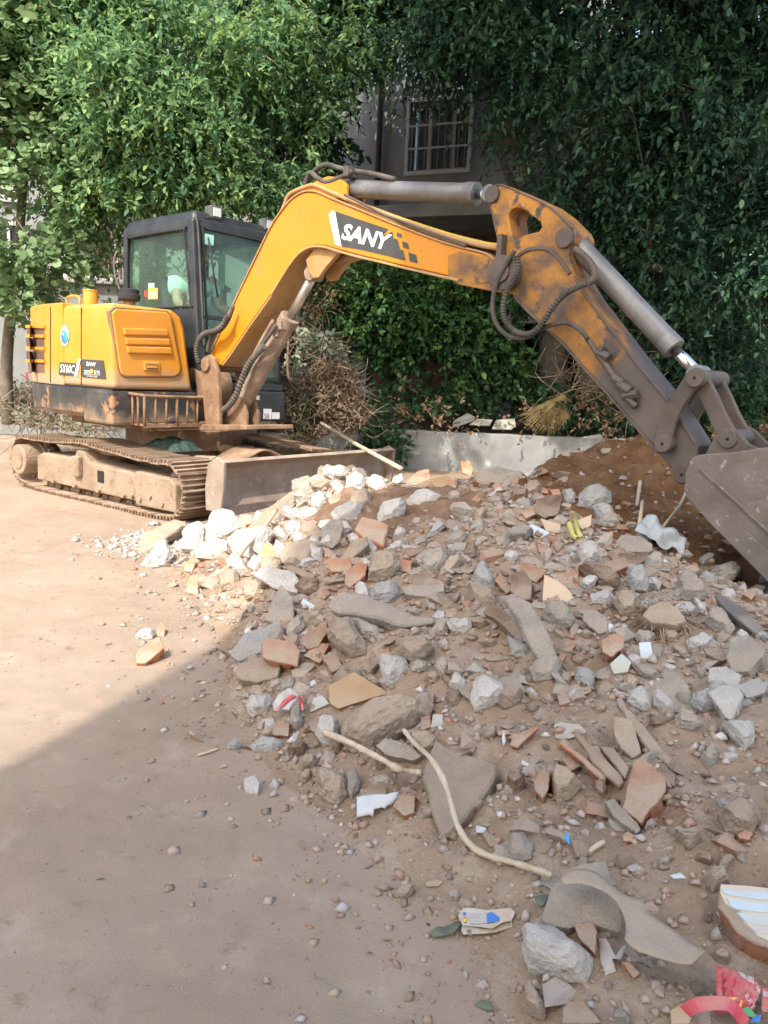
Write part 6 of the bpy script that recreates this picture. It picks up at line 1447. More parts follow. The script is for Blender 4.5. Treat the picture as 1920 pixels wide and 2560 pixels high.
def sheet(name, reg, outline, m, label, cat, facing=.4, lift=.012, crumple=.008, thick=.0012, parent=None, n=14, freq=18, seed=1, surf=None):
    """a thin crumpled sheet with the outline's shape, lying on the surface"""
    P = [np.array(p) for p in pts(reg, outline)]; c = np.mean(P, 0)
    S = hit(c[0], max(p[1] for p in P)*.5+c[1]*.5); N = surf_n(S[0], S[1]); nn = norm(N*(1-facing)+norm(ORG-S)*facing); S = S+nn*lift
    bm = bmesh.new(); W_ = [on_plane(p[0], p[1], S, nn) for p in P]; c3 = np.mean(W_, 0)
    vs_ = [bm.verts.new(w_-c3) for w_ in W_]; bm.faces.new(vs_); bmesh.ops.triangulate(bm, faces=bm.faces[:])
    ext = np.linalg.norm(np.array(W_)-c3, axis=1).max()
    for _ in range(4):
        le = [e for e in bm.edges if e.calc_length() > ext*2/n]
        if le: bmesh.ops.subdivide_edges(bm, edges=le, cuts=1); bmesh.ops.triangulate(bm, faces=bm.faces[:])
    for v_ in bm.verts:
        q_ = np.array(v_.co)+c3; d = float(fbm(np.array([q_[0]*freq+seed]), np.array([q_[1]*freq]), np.array([q_[2]*freq]), o=2)[0]); v_.co = Vector(np.array(v_.co)+nn*crumple*d)
    me = bpy.data.meshes.new(name); bm.to_mesh(me); bm.free(); me.materials.append(m)
    me.polygons.foreach_set('use_smooth', [True]*len(me.polygons))
    o = bpy.data.objects.new(name, me); COL.objects.link(o)
    if parent is None: o.location = c3; BASE[o.name] = c3; tag(o, label, cat)
    else:
        r_ = parent
        while r_.parent: r_ = r_.parent
        o.parent = parent; o.location = c3-BASE[r_.name]
        if label: o['label'] = label
    sl = o.modifiers.new('s', 'SOLIDIFY'); sl.thickness = thick
    return o
m_corr = mat('white_corrugated_plastic', [(.46, .475, .48), (.55, .56, .565)], scale=4, rough=.5, streak=((.50, .53, .56), (60, 4, 4), .45, .6, .8))
sheet('corrugated_scrap', '3', '855,815 940,800 1010,806 1075,790 1060,830 1040,850 1010,860 1000,872 985,868 945,880 938,915 920,905 855,918', m_corr, 'torn white corrugated plastic scrap at the heap\'s front foot', 'scrap', .5, .02, .012)
m_sheetg = mat('pale_painted_sheet', [(.33, .36, .37), (.42, .45, .455)], scale=6, rough=.6, chips=((.35, .28, .21), 9, .58, .7))
sheet('crumpled_sheet', '2', '1040,340 1075,360 1110,400 1170,440 1230,480 1222,520 1220,560 1190,545 1160,515 1120,545 1060,500 1010,470 960,440 985,395', m_sheetg, 'crumpled pale blue-grey sheet beside the brown mound', 'sheet', .6, .06, .06, .003, freq=14)
m_card = mat('dusty_cardboard', [(.40, .31, .22), (.47, .37, .275)], scale=7, rough=.9, chips=((.54, .45, .31), 13, .62, .70), chips2=((.33, .245, .17), 18, .60, .70), bump=.5, bscale=110)
sheet('cardboard_sheet', '5', '765,235 775,210 800,198 860,195 915,212 960,245 1030,295 1075,312 1122,315 1130,360 1190,405 1260,450 1325,500 1388,548 1360,575 1330,605 1270,604 1180,585 1100,560 1060,530 1040,500 1046,460 1045,420 1030,375 1000,330 965,305 930,290 885,275 850,265 805,262 780,260', m_card, 'large dusty cut-out cardboard sheet curving across the lower right', 'cardboard', .12, .095, .010, .003, freq=7)
m_film = mat('dusty_plastic_film', [(.36, .32, .28), (.46, .42, .38)], scale=7, rough=.4)
sheet('plastic_film', '5', '920,470 960,480 1000,560 1030,510 1050,505 1020,575 985,570 1010,640 990,670 960,660 935,580', m_film, 'crumpled grey plastic film beside the nearest white rock', 'plastic', .5, .02, .03, .001, freq=14)
# crumpled red-printed wrapper
m_clear = mat('clear_wrapper', [(.38, .35, .32), (.50, .47, .44)], scale=16, rough=.25); m_redp = mat('red_plastic', [(.50, .045, .07), (.58, .08, .10)], scale=9, rough=.4, dust=(DUST, .34, 9))
wr = sheet('snack_wrapper', '3', '418,335 440,300 470,266 540,272 562,298 540,330 505,372 470,362 430,375', m_clear, 'crumpled clear wrapper with red trim among the stones at the heap\'s foot', 'wrapper', .5, .05, .03, .001, freq=16)
for s_ in ('430,372 470,318 520,296 548,300 500,325 462,350 450,374', '552,290 575,320 582,365 572,372 560,330'):
    sheet('red_trim', '3', s_, m_redp, None, None, .5, .058, .02, .001, parent=wr, freq=16)
# crushed white carton: panels, blue print, colour squares
cart = thing('crushed_carton', 'crushed white drink carton with a blue print, on the dirt near the bottom', 'carton', hit(*pt('j', 860, 420)))
m_cart = mat('dirty_white_carton', [(.50, .49, .47), (.60, .595, .58)], scale=9, rough=.6, chips=((.42, .33, .25), 22, .50, .60), dust=(DUST, .5, 14))
S = hit(*pt('j', 860, 420)); nn_ = norm(surf_n(S[0], S[1])*.8+norm(ORG-S)*.2); S = S+nn_*.008
cj = lambda off: (lambda p: on_plane(p[0], p[1], S+nn_*off, nn_))
def flat(name, reg, s_, off, m, parent, th=.0015):
    P = [cj(off)(p) for p in pts(reg, s_)]; o = mesh_obj(name, P, [tuple(range(len(P)))], m, parent, flip=False); sl = o.modifiers.new('s', 'SOLIDIFY'); sl.thickness = th; sl.offset = 1; return o
top_ = flat('carton_panel', 'j', '470,268 540,168 620,160 860,195 1190,165 1258,225 1212,340 1085,365 940,450 810,430 530,400', .016, m_cart, cart)
fr_ = flat('carton_panel', 'j', '530,402 700,425 810,455 940,452 1085,372 1210,345 1250,270 1205,432 990,500 800,520 540,528 510,470', .006, m_cart, cart)
flat('print_patch', 'j', '875,240 930,215 1000,262 1040,300 1030,345 880,378 860,300', .0185, m_blue, top_, .0006)
flat('print_panel', 'j', '615,235 850,225 875,300 870,375 640,390 600,330', .0185, m_clear, top_, .0006)
for s_, m in (('540,225 578,225 575,262 540,262', m_blue), ('548,290 580,290 578,310 548,310', m_redp), ('552,312 582,312 580,350 552,350', m_yellow), ('562,362 588,362 588,374 562,374', m_decal)):
    flat('colour_mark', 'j', s_, .0185, m, top_, .0006)
lettering('print_letters', '一二三', pts('j', '690,300 780,300 780,275 690,275'), cj(.0205), m_redp, top_)
for rr in (34, 22, 11):
    P = pt('j', 622, 488); V = []
    n = 20
    for k in range(n):
        a = 2*math.pi*k/n; V += [cj(.0085)((P[0]+rr/5.53*math.cos(a), P[1]+rr*.85/5.53*math.sin(a))), cj(.0085)((P[0]+(rr-5)/5.53*math.cos(a), P[1]+(rr-5)*.85/5.53*math.sin(a)))]
    mesh_obj('ring_mark', V, [(2*k, 2*((k+1) % n), 2*((k+1) % n)+1, 2*k+1) for k in range(n)], m_decal, fr_, flip=False)
lf_g = mat('dull_green_leaf', [(.10, .115, .07), (.15, .165, .11)], scale=14, rough=.5, bump=.1, bscale=60)
sheet('fallen_leaf', 'j', '105,580 110,530 190,470 330,425 420,360 490,345 525,370 500,440 420,510 300,560 150,590', lf_g, 'large dull green fallen leaf tucked beside the crushed carton', 'leaf', .2, .012, .01, .0008, freq=20)
sheet('fallen_leaf', '5', '388,775 420,752 465,765 470,805 440,800', lf_g, 'small green fallen leaf near the bottom edge', 'leaf', .3, .01, .006, .0008, freq=20)
sheet('fallen_leaf', '5', '648,320 690,300 715,310 690,360 665,355', lf_g, 'curled dark leaf left of the broad concrete plate', 'leaf', .3, .012, .01, .0008, freq=20)
m_scrapd = mat('grey_scrap_strip', [(.27, .22, .17), (.34, .28, .22)], scale=6, rough=.8)
sc_ = sheet('scrap_strip', '4', '500,985 530,972 590,1010 635,1040 632,1075 580,1035 510,1005', m_scrapd, 'curved grey scrap strip with a blue end in the dust', 'scrap', .4, .016, .01, .003)
sheet('blue_end', '4', '598,1030 625,1005 628,1040 636,1072 615,1050', mat('blue_plastic', [(.04, .26, .55), (.08, .34, .62)], rough=.4), None, None, .4, .021, .006, .002, parent=sc_)
for i, (s_, lb) in enumerate((('1475,880 1490,852 1550,890 1545,925 1510,915', 'torn white paper on the low dusty boulder'), ('290,470 300,520 288,545 278,510', 'tiny white plastic sliver left of the red roof-tile shard'), ('385,630 425,650 420,665 380,650', 'white fleck of plaster in the dust left of the angled brick'), ('145,965 200,980 195,1005 150,1000', 'pale bluish chip beside the huge flat slab'), ('1150,1225 1205,1215 1240,1244 1170,1244', 'pale torn paper near the striped tile block'))):
    sheet('paper_scrap', '4', s_, m_corr, lb, 'scrap', .4, .015, .008, .0015, seed=i)
# red snack bag at the bottom right corner
bag = thing('red_snack_bag', 'crumpled red snack bag printed with white characters and fruit, bottom right corner', 'bag', hit(*pt('k', 1000, 1700)))
S = hit(*pt('k', 1050, 1900)); nn_ = norm(np.array([-.15, -.5, 1.])); S = S+nn_*.05
def bags(off, bul=.018):
    def f(p):
        x, y = (p[0]-1660)*1513/260, (p[1]-2180)*1513/260
        t = math.sin(math.pi*min(1, max(0, (x-750)/720)))*math.sin(math.pi*min(1, max(0, (y-1360)/950)))
        q_ = on_plane(p[0], p[1], S, nn_); return q_+nn_*(off+bul*t+.004*float(vnoise(np.array([x/70]), np.array([y/70]))[0]))
    return f
def bag_patch(name, quad, off, m, parent, nu=14, nv=14):
    return patch(name, pts('k', quad), bags(off), m, parent, nu, nv, .0008)
main = bag_patch('bag_front', '760,2080 1260,2070 1420,1690 750,1352', 0, m_redp, bag, 18, 18)
bag_patch('bag_fold', '760,1990 840,1960 830,1480 748,1352', .006, m_redp, bag, 6, 12)
bag_patch('bag_back', '1420,2020 1540,2040 1540,1700 1430,1690', -.004, m_redp, bag, 6, 8)
lettering('bag_letters', '强', pts('k', '1075,1560 1190,1640 1165,1530 1060,1470'), bags(.004), m_white, main)
lettering('bag_letters', '面', pts('k', '1190,1640 1290,1710 1275,1600 1190,1545'), bags(.004), m_white, main)
lettering('bag_letters', '冰', pts('k', '1300,1740 1380,1830 1395,1730 1310,1660'), bags(.004), m_white, main)
lettering('bag_letters', '欢', pts('k', '1425,1845 1530,1850 1530,1760 1430,1750'), bags(.004), m_white, main)
lettering('bag_letters', '北天下', pts('k', '1130,1890 1260,2060 1310,2010 1180,1850'), bags(.004), m_white, main)
for s_, m in (('850,1990 930,2040 960,1950 930,1900 860,1880', m_grn), ('920,1880 1000,1880 1120,1950 1090,2060 1000,2060 950,1990', mat('fruit_orange_print', [(.80, .42, .06), (.85, .50, .10)], rough=.5)), ('1060,2090 1130,2070 1200,2150 1220,2190 1130,2190', mat('fruit_lime_print', [(.40, .60, .08), (.48, .66, .12)], rough=.5)), ('1110,2050 1200,2010 1290,2090 1300,2160 1210,2140', m_grn), ('1240,2212 1300,2130 1400,2110 1390,2212', m_blue)):
    P = [bags(.003)(p) for p in pts('k', s_)]; mesh_obj('fruit_print', P, [tuple(range(len(P)))], m, main, flip=False)
hd = []
for (x, y, z) in ((150, 2240, 0), (165, 2130, .012), (230, 2040, .03), (400, 1998, .045), (650, 1985, .05), (850, 2005, .05), (1000, 2080, .045), (1120, 2170, .035), (1200, 2250, .03)):
    p = pt('k', x, y); hd.append(on_plane(p[0], p[1], S, nn_)+nn_*z)
hp = smooth_path(hd, 4); V = []; F = []
for i, p in enumerate(hp):
    t_ = norm(hp[min(i+1, len(hp)-1)]-hp[max(i-1, 0)]); b_ = norm(np.cross(t_, nn_)); V += [p, p+b_*.021-nn_*.003]
    if i: F.append((2*i-2, 2*i-1, 2*i+1, 2*i))
o = mesh_obj('bag_strap', V, F, m_redp, bag, False, flip=False); sl = o.modifiers.new('s', 'SOLIDIFY'); sl.thickness = .0015

# long pole leaning on the blade, broom and boards on the wall
a = at_y(803, 1058, 7.9); b = at_y(1003, 1172, 6.2)
o = MB().tube([a, (a+b)/2-EZ*.01, b], [.017, .018, .019], 10).build('wooden_pole', m_peeled, None, True); tag(o, 'long pale pole leaning across the far end of the blade', 'pole')
def wall_pt(x, y, up=.0): return at_z(*pt('c', x, y), .52+up)
brm = thing('broom', 'straw yard broom lying on the planting bed above the wall', 'broom', at_y(*pt('c', 520, 1330), 10.35))
bt = at_y(*pt('c', 600, 1182), 10.45); h1 = at_y(*pt('c', 705, 1080), 10.75)
MB().tube([bt, h1], .014, 8).build('handle', m_stick_p, brm, True)
m_straw = mat('broom_straw', [(.36, .26, .10), (.46, .35, .16), (.54, .43, .22)], scale=12, rough=.9, island=.7)
ends = [at_y(*pt('c', x, y), 10.25) for x, y in ((388, 1285), (400, 1330), (440, 1365), (490, 1388), (540, 1385), (590, 1345), (612, 1310))]
ep = smooth_path(ends, 12); mb = MB()
for k in range(420):
    e = ep[rnd.randrange(len(ep))]+np.array([rnd.gauss(0, .03), rnd.gauss(0, .05), rnd.gauss(0, .03)]); t_ = rnd.uniform(.6, 1.02)
    s0_ = bt+np.array([rnd.gauss(0, .012), rnd.gauss(0, .012), rnd.gauss(0, .012)]); e = s0_+(e-s0_)*t_; md_p = (s0_+e)/2+np.array([rnd.gauss(0, .01), 0, .015+rnd.gauss(0, .01)])
    mb.tube([s0_, md_p, e], [.0035, .003, .0015], 3, False)
kind(mb.build('bristles', m_straw, brm), 'stuff')
MB().cyl(bt+(h1-bt)*.02, bt+(ends[3]-bt)*.12, .028, 10).build('binding', m_stick_p, brm)
m_board = mat('pale_moulded_board', [(.34, .33, .28), (.43, .42, .36)], scale=5, rough=.7, streak=((.36, .35, .30), (3, 40, 40), .45, .65, .6))
for i, (s_, lb) in enumerate((('20,1345 30,1310 100,1270 142,1290 135,1308 60,1335', 'pale ribbed board leftmost on the wall bed'), ('110,1330 150,1298 232,1305 215,1335', 'pale flat board second on the wall bed'), ('228,1352 250,1305 345,1298 352,1330 330,1355', 'largest white tile on the wall bed'), ('690,1395 790,1378 810,1402 700,1408', 'flat grey tile on the wall right of the broom'))):
    W_ = []
    for p in pts('c', s_): W_.append(at_y(p[0], p[1], 10.3 if i < 3 else 10.15))
    c_ = np.mean(W_, 0); nrm_ = norm([0.05, -.75, .66]); W_ = [on_plane(*p, c_, nrm_) for p in pts('c', s_)]
    bdn = MB().hexa(W_, [w_-nrm_*.02 for w_ in W_]).build('loose_board', m_board, None, bevel=.003); tag(bdn, lb, 'board', 'boards on the wall bed')
    if i == 0:
        for t_ in (.3, .6): 
            a_ = W_[1]*(1-t_)+W_[0]*t_; b_ = W_[3]*(1-t_)+W_[4]*t_; MB().tube([a_+nrm_*.004, b_+nrm_*.004], .006, 6).build('rib', m_board, bdn)
# dark green net bundle on the near track
nb_ = thing('green_net_bundle', 'crumpled dark green netting lying on the crawler track', 'net', T(1.75, .55, .5))
m_net = mat('dark_green_net', [(.015, .035, .028), (.03, .06, .048), (.09, .125, .10)], scale=30, rough=.8)
V = []; F = []; nx, ny = 26, 18
for j in range(ny):
    for i in range(nx):
        u_, v_ = i/(nx-1), j/(ny-1); a_, l_ = 1.42+.5*u_, .40+.30*v_
        d_ = math.sin(math.pi*u_)*math.sin(math.pi*v_); V.append(T(a_, l_, .475+.10*d_**.6+.05*d_*float(fbm(np.array([u_*7]), np.array([v_*6]), o=3)[0])))
for j in range(ny-1):
    for i in range(nx-1): F.append((j*nx+i, j*nx+i+1, (j+1)*nx+i+1, (j+1)*nx+i))
mesh_obj('netting', V, F, m_net, nb_, True)
gl_ = ellipsoid('work_glove', L(.87, -.42, .725), (.035, .05, .028), mat('purple_grey_glove', [(.12, .09, .10), (.18, .14, .15)], scale=20, rough=.9), None, seg=8)
tag(gl_, 'dark crumpled glove lying in the step basket', 'glove')

# ------------------------------------------------------------------ smaller fragments (single things) and crumbs (stuff)
def rock_mesh(seed, flatness, m):
    r_ = np.random.default_rng(seed); bm = bmesh.new()
    for _ in range(16):
        q_ = r_.normal(size=3); q_ /= np.linalg.norm(q_)**.6; bm.verts.new(q_*np.array([1, .72, flatness]))
    rr = bmesh.ops.convex_hull(bm, input=bm.verts[:]); bmesh.ops.delete(bm, geom=[g for g in rr['geom_interior'] if isinstance(g, bmesh.types.BMVert)], context='VERTS')
    bmesh.ops.bevel(bm, geom=bm.edges[:], offset=.05, segments=1, affect='EDGES'); bmesh.ops.triangulate(bm, faces=bm.faces[:])
    bmesh.ops.subdivide_edges(bm, edges=[e for e in bm.edges if e.calc_length() > .4], cuts=1); bmesh.ops.triangulate(bm, faces=bm.faces[:]); bm.normal_update()
    co = np.array([v_.co[:] for v_ in bm.verts]); no = np.array([v_.normal[:] for v_ in bm.verts]); dd = .07*fbm(co[:, 0]*2+seed, co[:, 1]*2, co[:, 2]*2, o=3)
    for v_, q_ in zip(bm.verts, co+no*dd[:, None]): v_.co = q_
    bmesh.ops.recalc_face_normals(bm, faces=bm.faces[:])
    me = bpy.data.meshes.new('fragment'); bm.to_mesh(me); bm.free(); me.materials.append(m); return me
FR = [('concrete_fragment', 'cg', 'small grey concrete fragment scattered on the heap', 'fragment', 'small grey fragments'), ('concrete_fragment', 'cw', 'small whitish plaster fragment scattered on the heap', 'fragment', 'small white fragments'),
      ('stone_fragment', 'st', 'small dust-brown stone scattered on the heap', 'fragment', 'small brown stones'), ('stone_fragment', 'bd', 'small dark brown stone scattered on the heap', 'fragment', 'small dark stones'), ('brick_crumb', 'br', 'small red brick crumb scattered on the heap', 'fragment', 'small brick crumbs'), ('concrete_fragment', 'cb', 'small bluish mortar fragment scattered on the heap', 'fragment', 'small bluish fragments')]
FM = [[rock_mesh(900+10*i+j, (.5, .35, .6, .22)[j], RM[f[1]]) for j in range(4)] for i, f in enumerate(FR)]
cnt = 0; wts = [.2, .15, .32, .12, .12, .09]
spots = []
while cnt < 70:
    px = rnd.uniform(360, 1915); py = rnd.uniform(1180, 2540)
    S = hit(px, py)
    sd_ = float(poly_sd(np.array([S[0]]), np.array([S[1]]))[0])
    if sd_ < -.15 or (sd_ < 0 and rnd.random() > .3): continue
    if ((S[0]-1.95)/1.0)**2+((S[1]-5.1)/1.3)**2 < 1 and rnd.random() > .2: continue
    if py > 1700 and rnd.random() > .4: continue
    dist = np.linalg.norm(S-ORG); k = rnd.choices(range(6), wts)[0]
    r_ = min(.085, rnd.uniform(9, 20)/FPX*dist*(.6+.8*rnd.random()))*(1 if py < 1700 else .7)
    f = FR[k]; lab = frag_label(px, py, f[2].replace(' scattered on the heap', ''))
    if lab is None: continue
    o = bpy.data.objects.new(f[0], FM[k][rnd.randrange(4)]); COL.objects.link(o)
    o.scale = (r_, r_, r_); o.location = S+np.array([0, 0, r_*.12]); o.rotation_euler = (rnd.gauss(0, .5), rnd.gauss(0, .5), rnd.uniform(0, 6.28))
    o['kind'] = 'thing'; o['label'] = lab; o['category'] = f[3]; o['group'] = f[4]; cnt += 1
OCT = np.array([(1, 0, 0), (-1, 0, 0), (0, 1, 0), (0, -1, 0), (0, 0, 1), (0, 0, -1)], float)
OF = [(0, 2, 4), (2, 1, 4), (1, 3, 4), (3, 0, 4), (2, 0, 5), (1, 2, 5), (3, 1, 5), (0, 3, 5)]
def crumbs(name, n, region, size, m, label, dens):
    P = []
    while len(P) < n:
        q_ = rng.random((n*3, 2)); x = region[0]+(region[1]-region[0])*q_[:, 0]; y = region[2]+(region[3]-region[2])*q_[:, 1]**1.6
        keep = rng.random(len(x)) < dens(x, y); x, y = x[keep], y[keep]
        P += list(zip(x, y))
    P = np.array(P[:n]); z = surf_h(P[:, 0], P[:, 1])
    s = size[0]+(size[1]-size[0])*rng.random(n)**3; s = s*(.45+.22*np.clip(P[:, 1], 0, 5))
    B = OCT[None]*(.65+.7*rng.random((n, 6, 1))); B = B+(rng.random((n, 6, 3))-.5)*.5
    B = B*np.stack([np.ones(n), .55+.5*rng.random(n), .35+.4*rng.random(n)], -1)[:, None]
    th = rng.random(n)*6.28; c_, s_ = np.cos(th), np.sin(th)
    X = B[..., 0]*c_[:, None]-B[..., 1]*s_[:, None]; Y = B[..., 0]*s_[:, None]+B[..., 1]*c_[:, None]
    V = np.stack([X, Y, B[..., 2]], -1)*s[:, None, None]+np.stack([P[:, 0], P[:, 1], z+s*.12], -1)[:, None]
    return kind(fast_mesh(name, V, 6, OF, m, base=(0, 0, 0)), 'stuff', label)
mnd = lambda x, y: np.where(((x-1.95)/1.05)**2+((y-5.1)/1.35)**2 < 1, .12, 1.0)*np.where(((x-.12)/.5)**2+((y-4.75)/.6)**2 < 1, .3, 1.0)
heap_d = lambda x, y: mnd(x, y)*np.where(poly_sd(x, y) > 0, .75, np.where(poly_sd(x, y) > -.45, .4*np.exp(poly_sd(x, y)*6)+.01, .0))
m_crumb1 = mat('soil_crumbs', [(.30, .205, .14), (.38, .28, .20), (.46, .36, .28)], scale=3, rough=1, island=.8, contrast=(.1, .9))
m_crumb2 = mat('mixed_gravel', [(.22, .17, .13), (.36, .31, .26), (.46, .43, .40), (.40, .20, .12), (.62, .60, .57)], scale=3, rough=.95, island=.9, contrast=(.08, .92))
crumbs('soil_crumbs', 22000, (-1.9, 3.4, .9, 7), (.004, .022), m_crumb1, 'loose clods of soil over the heap and its foot', heap_d)
crumbs('mixed_gravel', 9000, (-1.9, 3.4, .9, 7), (.004, .026), m_crumb2, 'small mixed gravel and plaster bits over the heap', heap_d)
gd = lambda x, y: np.where(poly_sd(x, y) < 0, np.clip(.06+.25*np.exp(-((x+.9)**2+(y-4.8)**2)/.6)+.12*(vnoise(x*2, y*2) > .25)+.2*np.exp(poly_sd(x, y)*2.2), 0, 1), 0)
crumbs('ground_grit', 16000, (-4, 1.5, .9, 6.2), (.0012, .0048), m_crumb1, 'fine grit scattered over the dirt yard', gd)
gp_ = lambda x, y: np.exp(-((x+1.32)**2/.12+(y-5.15)**2/.10))
crumbs('pale_gravel_patch', 900, (-2.1, -.8, 4.4, 5.9), (.010, .026), m_cw, 'patch of pale gravel by the track', gp_)

def debris(name, n, m, size, label, dens, region=(-1.7, 3.3, 1.1, 6.9), seed=1):
    """many small broken stones joined into one piece of stuff"""
    r_ = np.random.default_rng(seed); var = []
    for k in range(6):
        bm = bmesh.new()
        for _ in range(11):
            q_ = r_.normal(size=3); q_ /= np.linalg.norm(q_)**.7; bm.verts.new(q_*np.array([1, .75, (.55, .3, .7, .45, .25, .6)[k]]))
        rr = bmesh.ops.convex_hull(bm, input=bm.verts[:]); bmesh.ops.delete(bm, geom=[g for g in rr['geom_interior'] if isinstance(g, bmesh.types.BMVert)], context='VERTS')
        bm.verts.index_update(); var.append((np.array([v_.co[:] for v_ in bm.verts]), np.array([[v_.index for v_ in f_.verts] for f_ in bm.faces]))); bm.free()
    P = []
    while len(P) < n:
        x = region[0]+(region[1]-region[0])*r_.random(n*3); y = region[2]+(region[3]-region[2])*r_.random(n*3)
        kp = r_.random(n*3) < dens(x, y); P += list(zip(x[kp], y[kp]))
    P = np.array(P[:n]); z = hq(P[:, 0], P[:, 1]); VV = []; FF = []; off = 0
    for i in range(n):
        v_, f_ = var[i % 6]; s = size[0]+(size[1]-size[0])*r_.random()**2.2; s *= .5+.13*P[i, 1]; a, b = r_.random()*6.28, r_.normal()*.5
        ca_, sa_ = math.cos(a), math.sin(a); cb_, sb2 = math.cos(b), math.sin(b)
        M_ = np.array([[ca_, -sa_*cb_, sa_*sb2], [sa_, ca_*cb_, -ca_*sb2], [0, sb2, cb_]])
        VV.append(v_ @ M_.T*s+np.array([P[i, 0], P[i, 1], z[i]+s*.1])); FF.append(f_+off); off += len(v_)
    return kind(mesh_obj(name, np.concatenate(VV), np.concatenate(FF), m, None, base=(0, 0, 0), flip=False), 'stuff', label)
m_deb = mat('mixed_rubble_bits', [(.24, .17, .12), (.34, .27, .20), (.40, .37, .33), (.38, .19, .11), (.45, .43, .40), (.30, .22, .155), (.58, .56, .53)], scale=3, rough=.95, island=.92, contrast=(.06, .94), bump=.6, bscale=90, dust=(DUST, .45, 5))
up_d = lambda x, y: np.where(poly_sd(x, y) > .03, np.clip(.25+.5*(y-1.5)/3.5, .15, .8)*mnd(x, y), .02*(poly_sd(x, y) > -.3))
debris('rubble_bits', 4200, m_deb, (.010, .06), 'broken stone, brick and plaster bits covering the heap', up_d)

# dry leaf bits and straw on the yard
r_ = np.random.default_rng(91); n = 420
P = np.stack([-2.6+4.2*r_.random(n), 1.0+4.2*r_.random(n)**1.3, np.zeros(n)], -1); P = P[poly_sd(P[:, 0], P[:, 1]) < .1]; n = len(P); P[:, 2] = hq(P[:, 0], P[:, 1])+.003
V_ = [P[:, None]]
th = r_.random(n)*6.28; D = np.stack([np.cos(th), np.sin(th), .15*r_.normal(size=n)], -1); Ln = (.006+.02*r_.random(n)**2)*(.6+.25*P[:, 1]); Wd = Ln*np.where(r_.random(n) < .5, .45, .1)
LVF = np.array([(0, 0, 0), (-.5, .30, .10), (-.40, .68, .12), (0, 1, .02), (.40, .68, .12), (.5, .30, .10)])
S_ = np.stack([-D[:, 1], D[:, 0], np.zeros(n)], -1)
V_ = P[:, None]+S_[:, None]*(LVF[None, :, 0:1]*Wd[:, None, None])+D[:, None]*(LVF[None, :, 1:2]*Ln[:, None, None])+np.array([0, 0, 1.])*(LVF[None, :, 2:3]*Ln[:, None, None])
m_lit = mat('dry_bits', [(.12, .08, .05), (.20, .14, .09), (.30, .24, .13), (.14, .15, .08)], scale=3, rough=.9, island=.9, contrast=(.08, .92))
kind(fast_mesh('yard_litter', V_, 6, [(0, 3, 2, 1), (0, 5, 4, 3)], m_lit, base=(0, 0, 0)), 'stuff', 'dry leaf bits and straw strewn over the dirt yard')

# ------------------------------------------------------------------ trees, bushes, dry brush
DS = 1920/1659
def dp(x, y, Y): return at_y(x*DS, y*DS, Y)
LV = np.array([(0, 0, 0), (-.5, .30, .10), (-.40, .68, .08), (0, 1, -.06), (.40, .68, .08), (.5, .30, .10)])
LF4 = [(0, 3, 2, 1), (0, 5, 4, 3)]
ROUND = np.array([(0, 0, 0), (-.62, .22, .10), (-.52, .78, .07), (0, .95, -.03), (.52, .78, .07), (.62, .22, .10)])
def unit(v): return v/np.maximum(np.linalg.norm(v, axis=-1, keepdims=True), 1e-9)
def leaves_at(P, D, Nn, Ln, Wd, shape=LV):
    """leaf vertices from base points, directions, face normals, lengths and widths"""
    D = unit(D); S = unit(np.cross(D, Nn)); Nn = np.cross(S, D)
    v = shape[None]
    return P[:, None]+S[:, None]*(v[..., 0:1]*Wd[:, None, None])+D[:, None]*(v[..., 1:2]*Ln[:, None, None])+Nn[:, None]*(v[..., 2:3]*Ln[:, None, None])
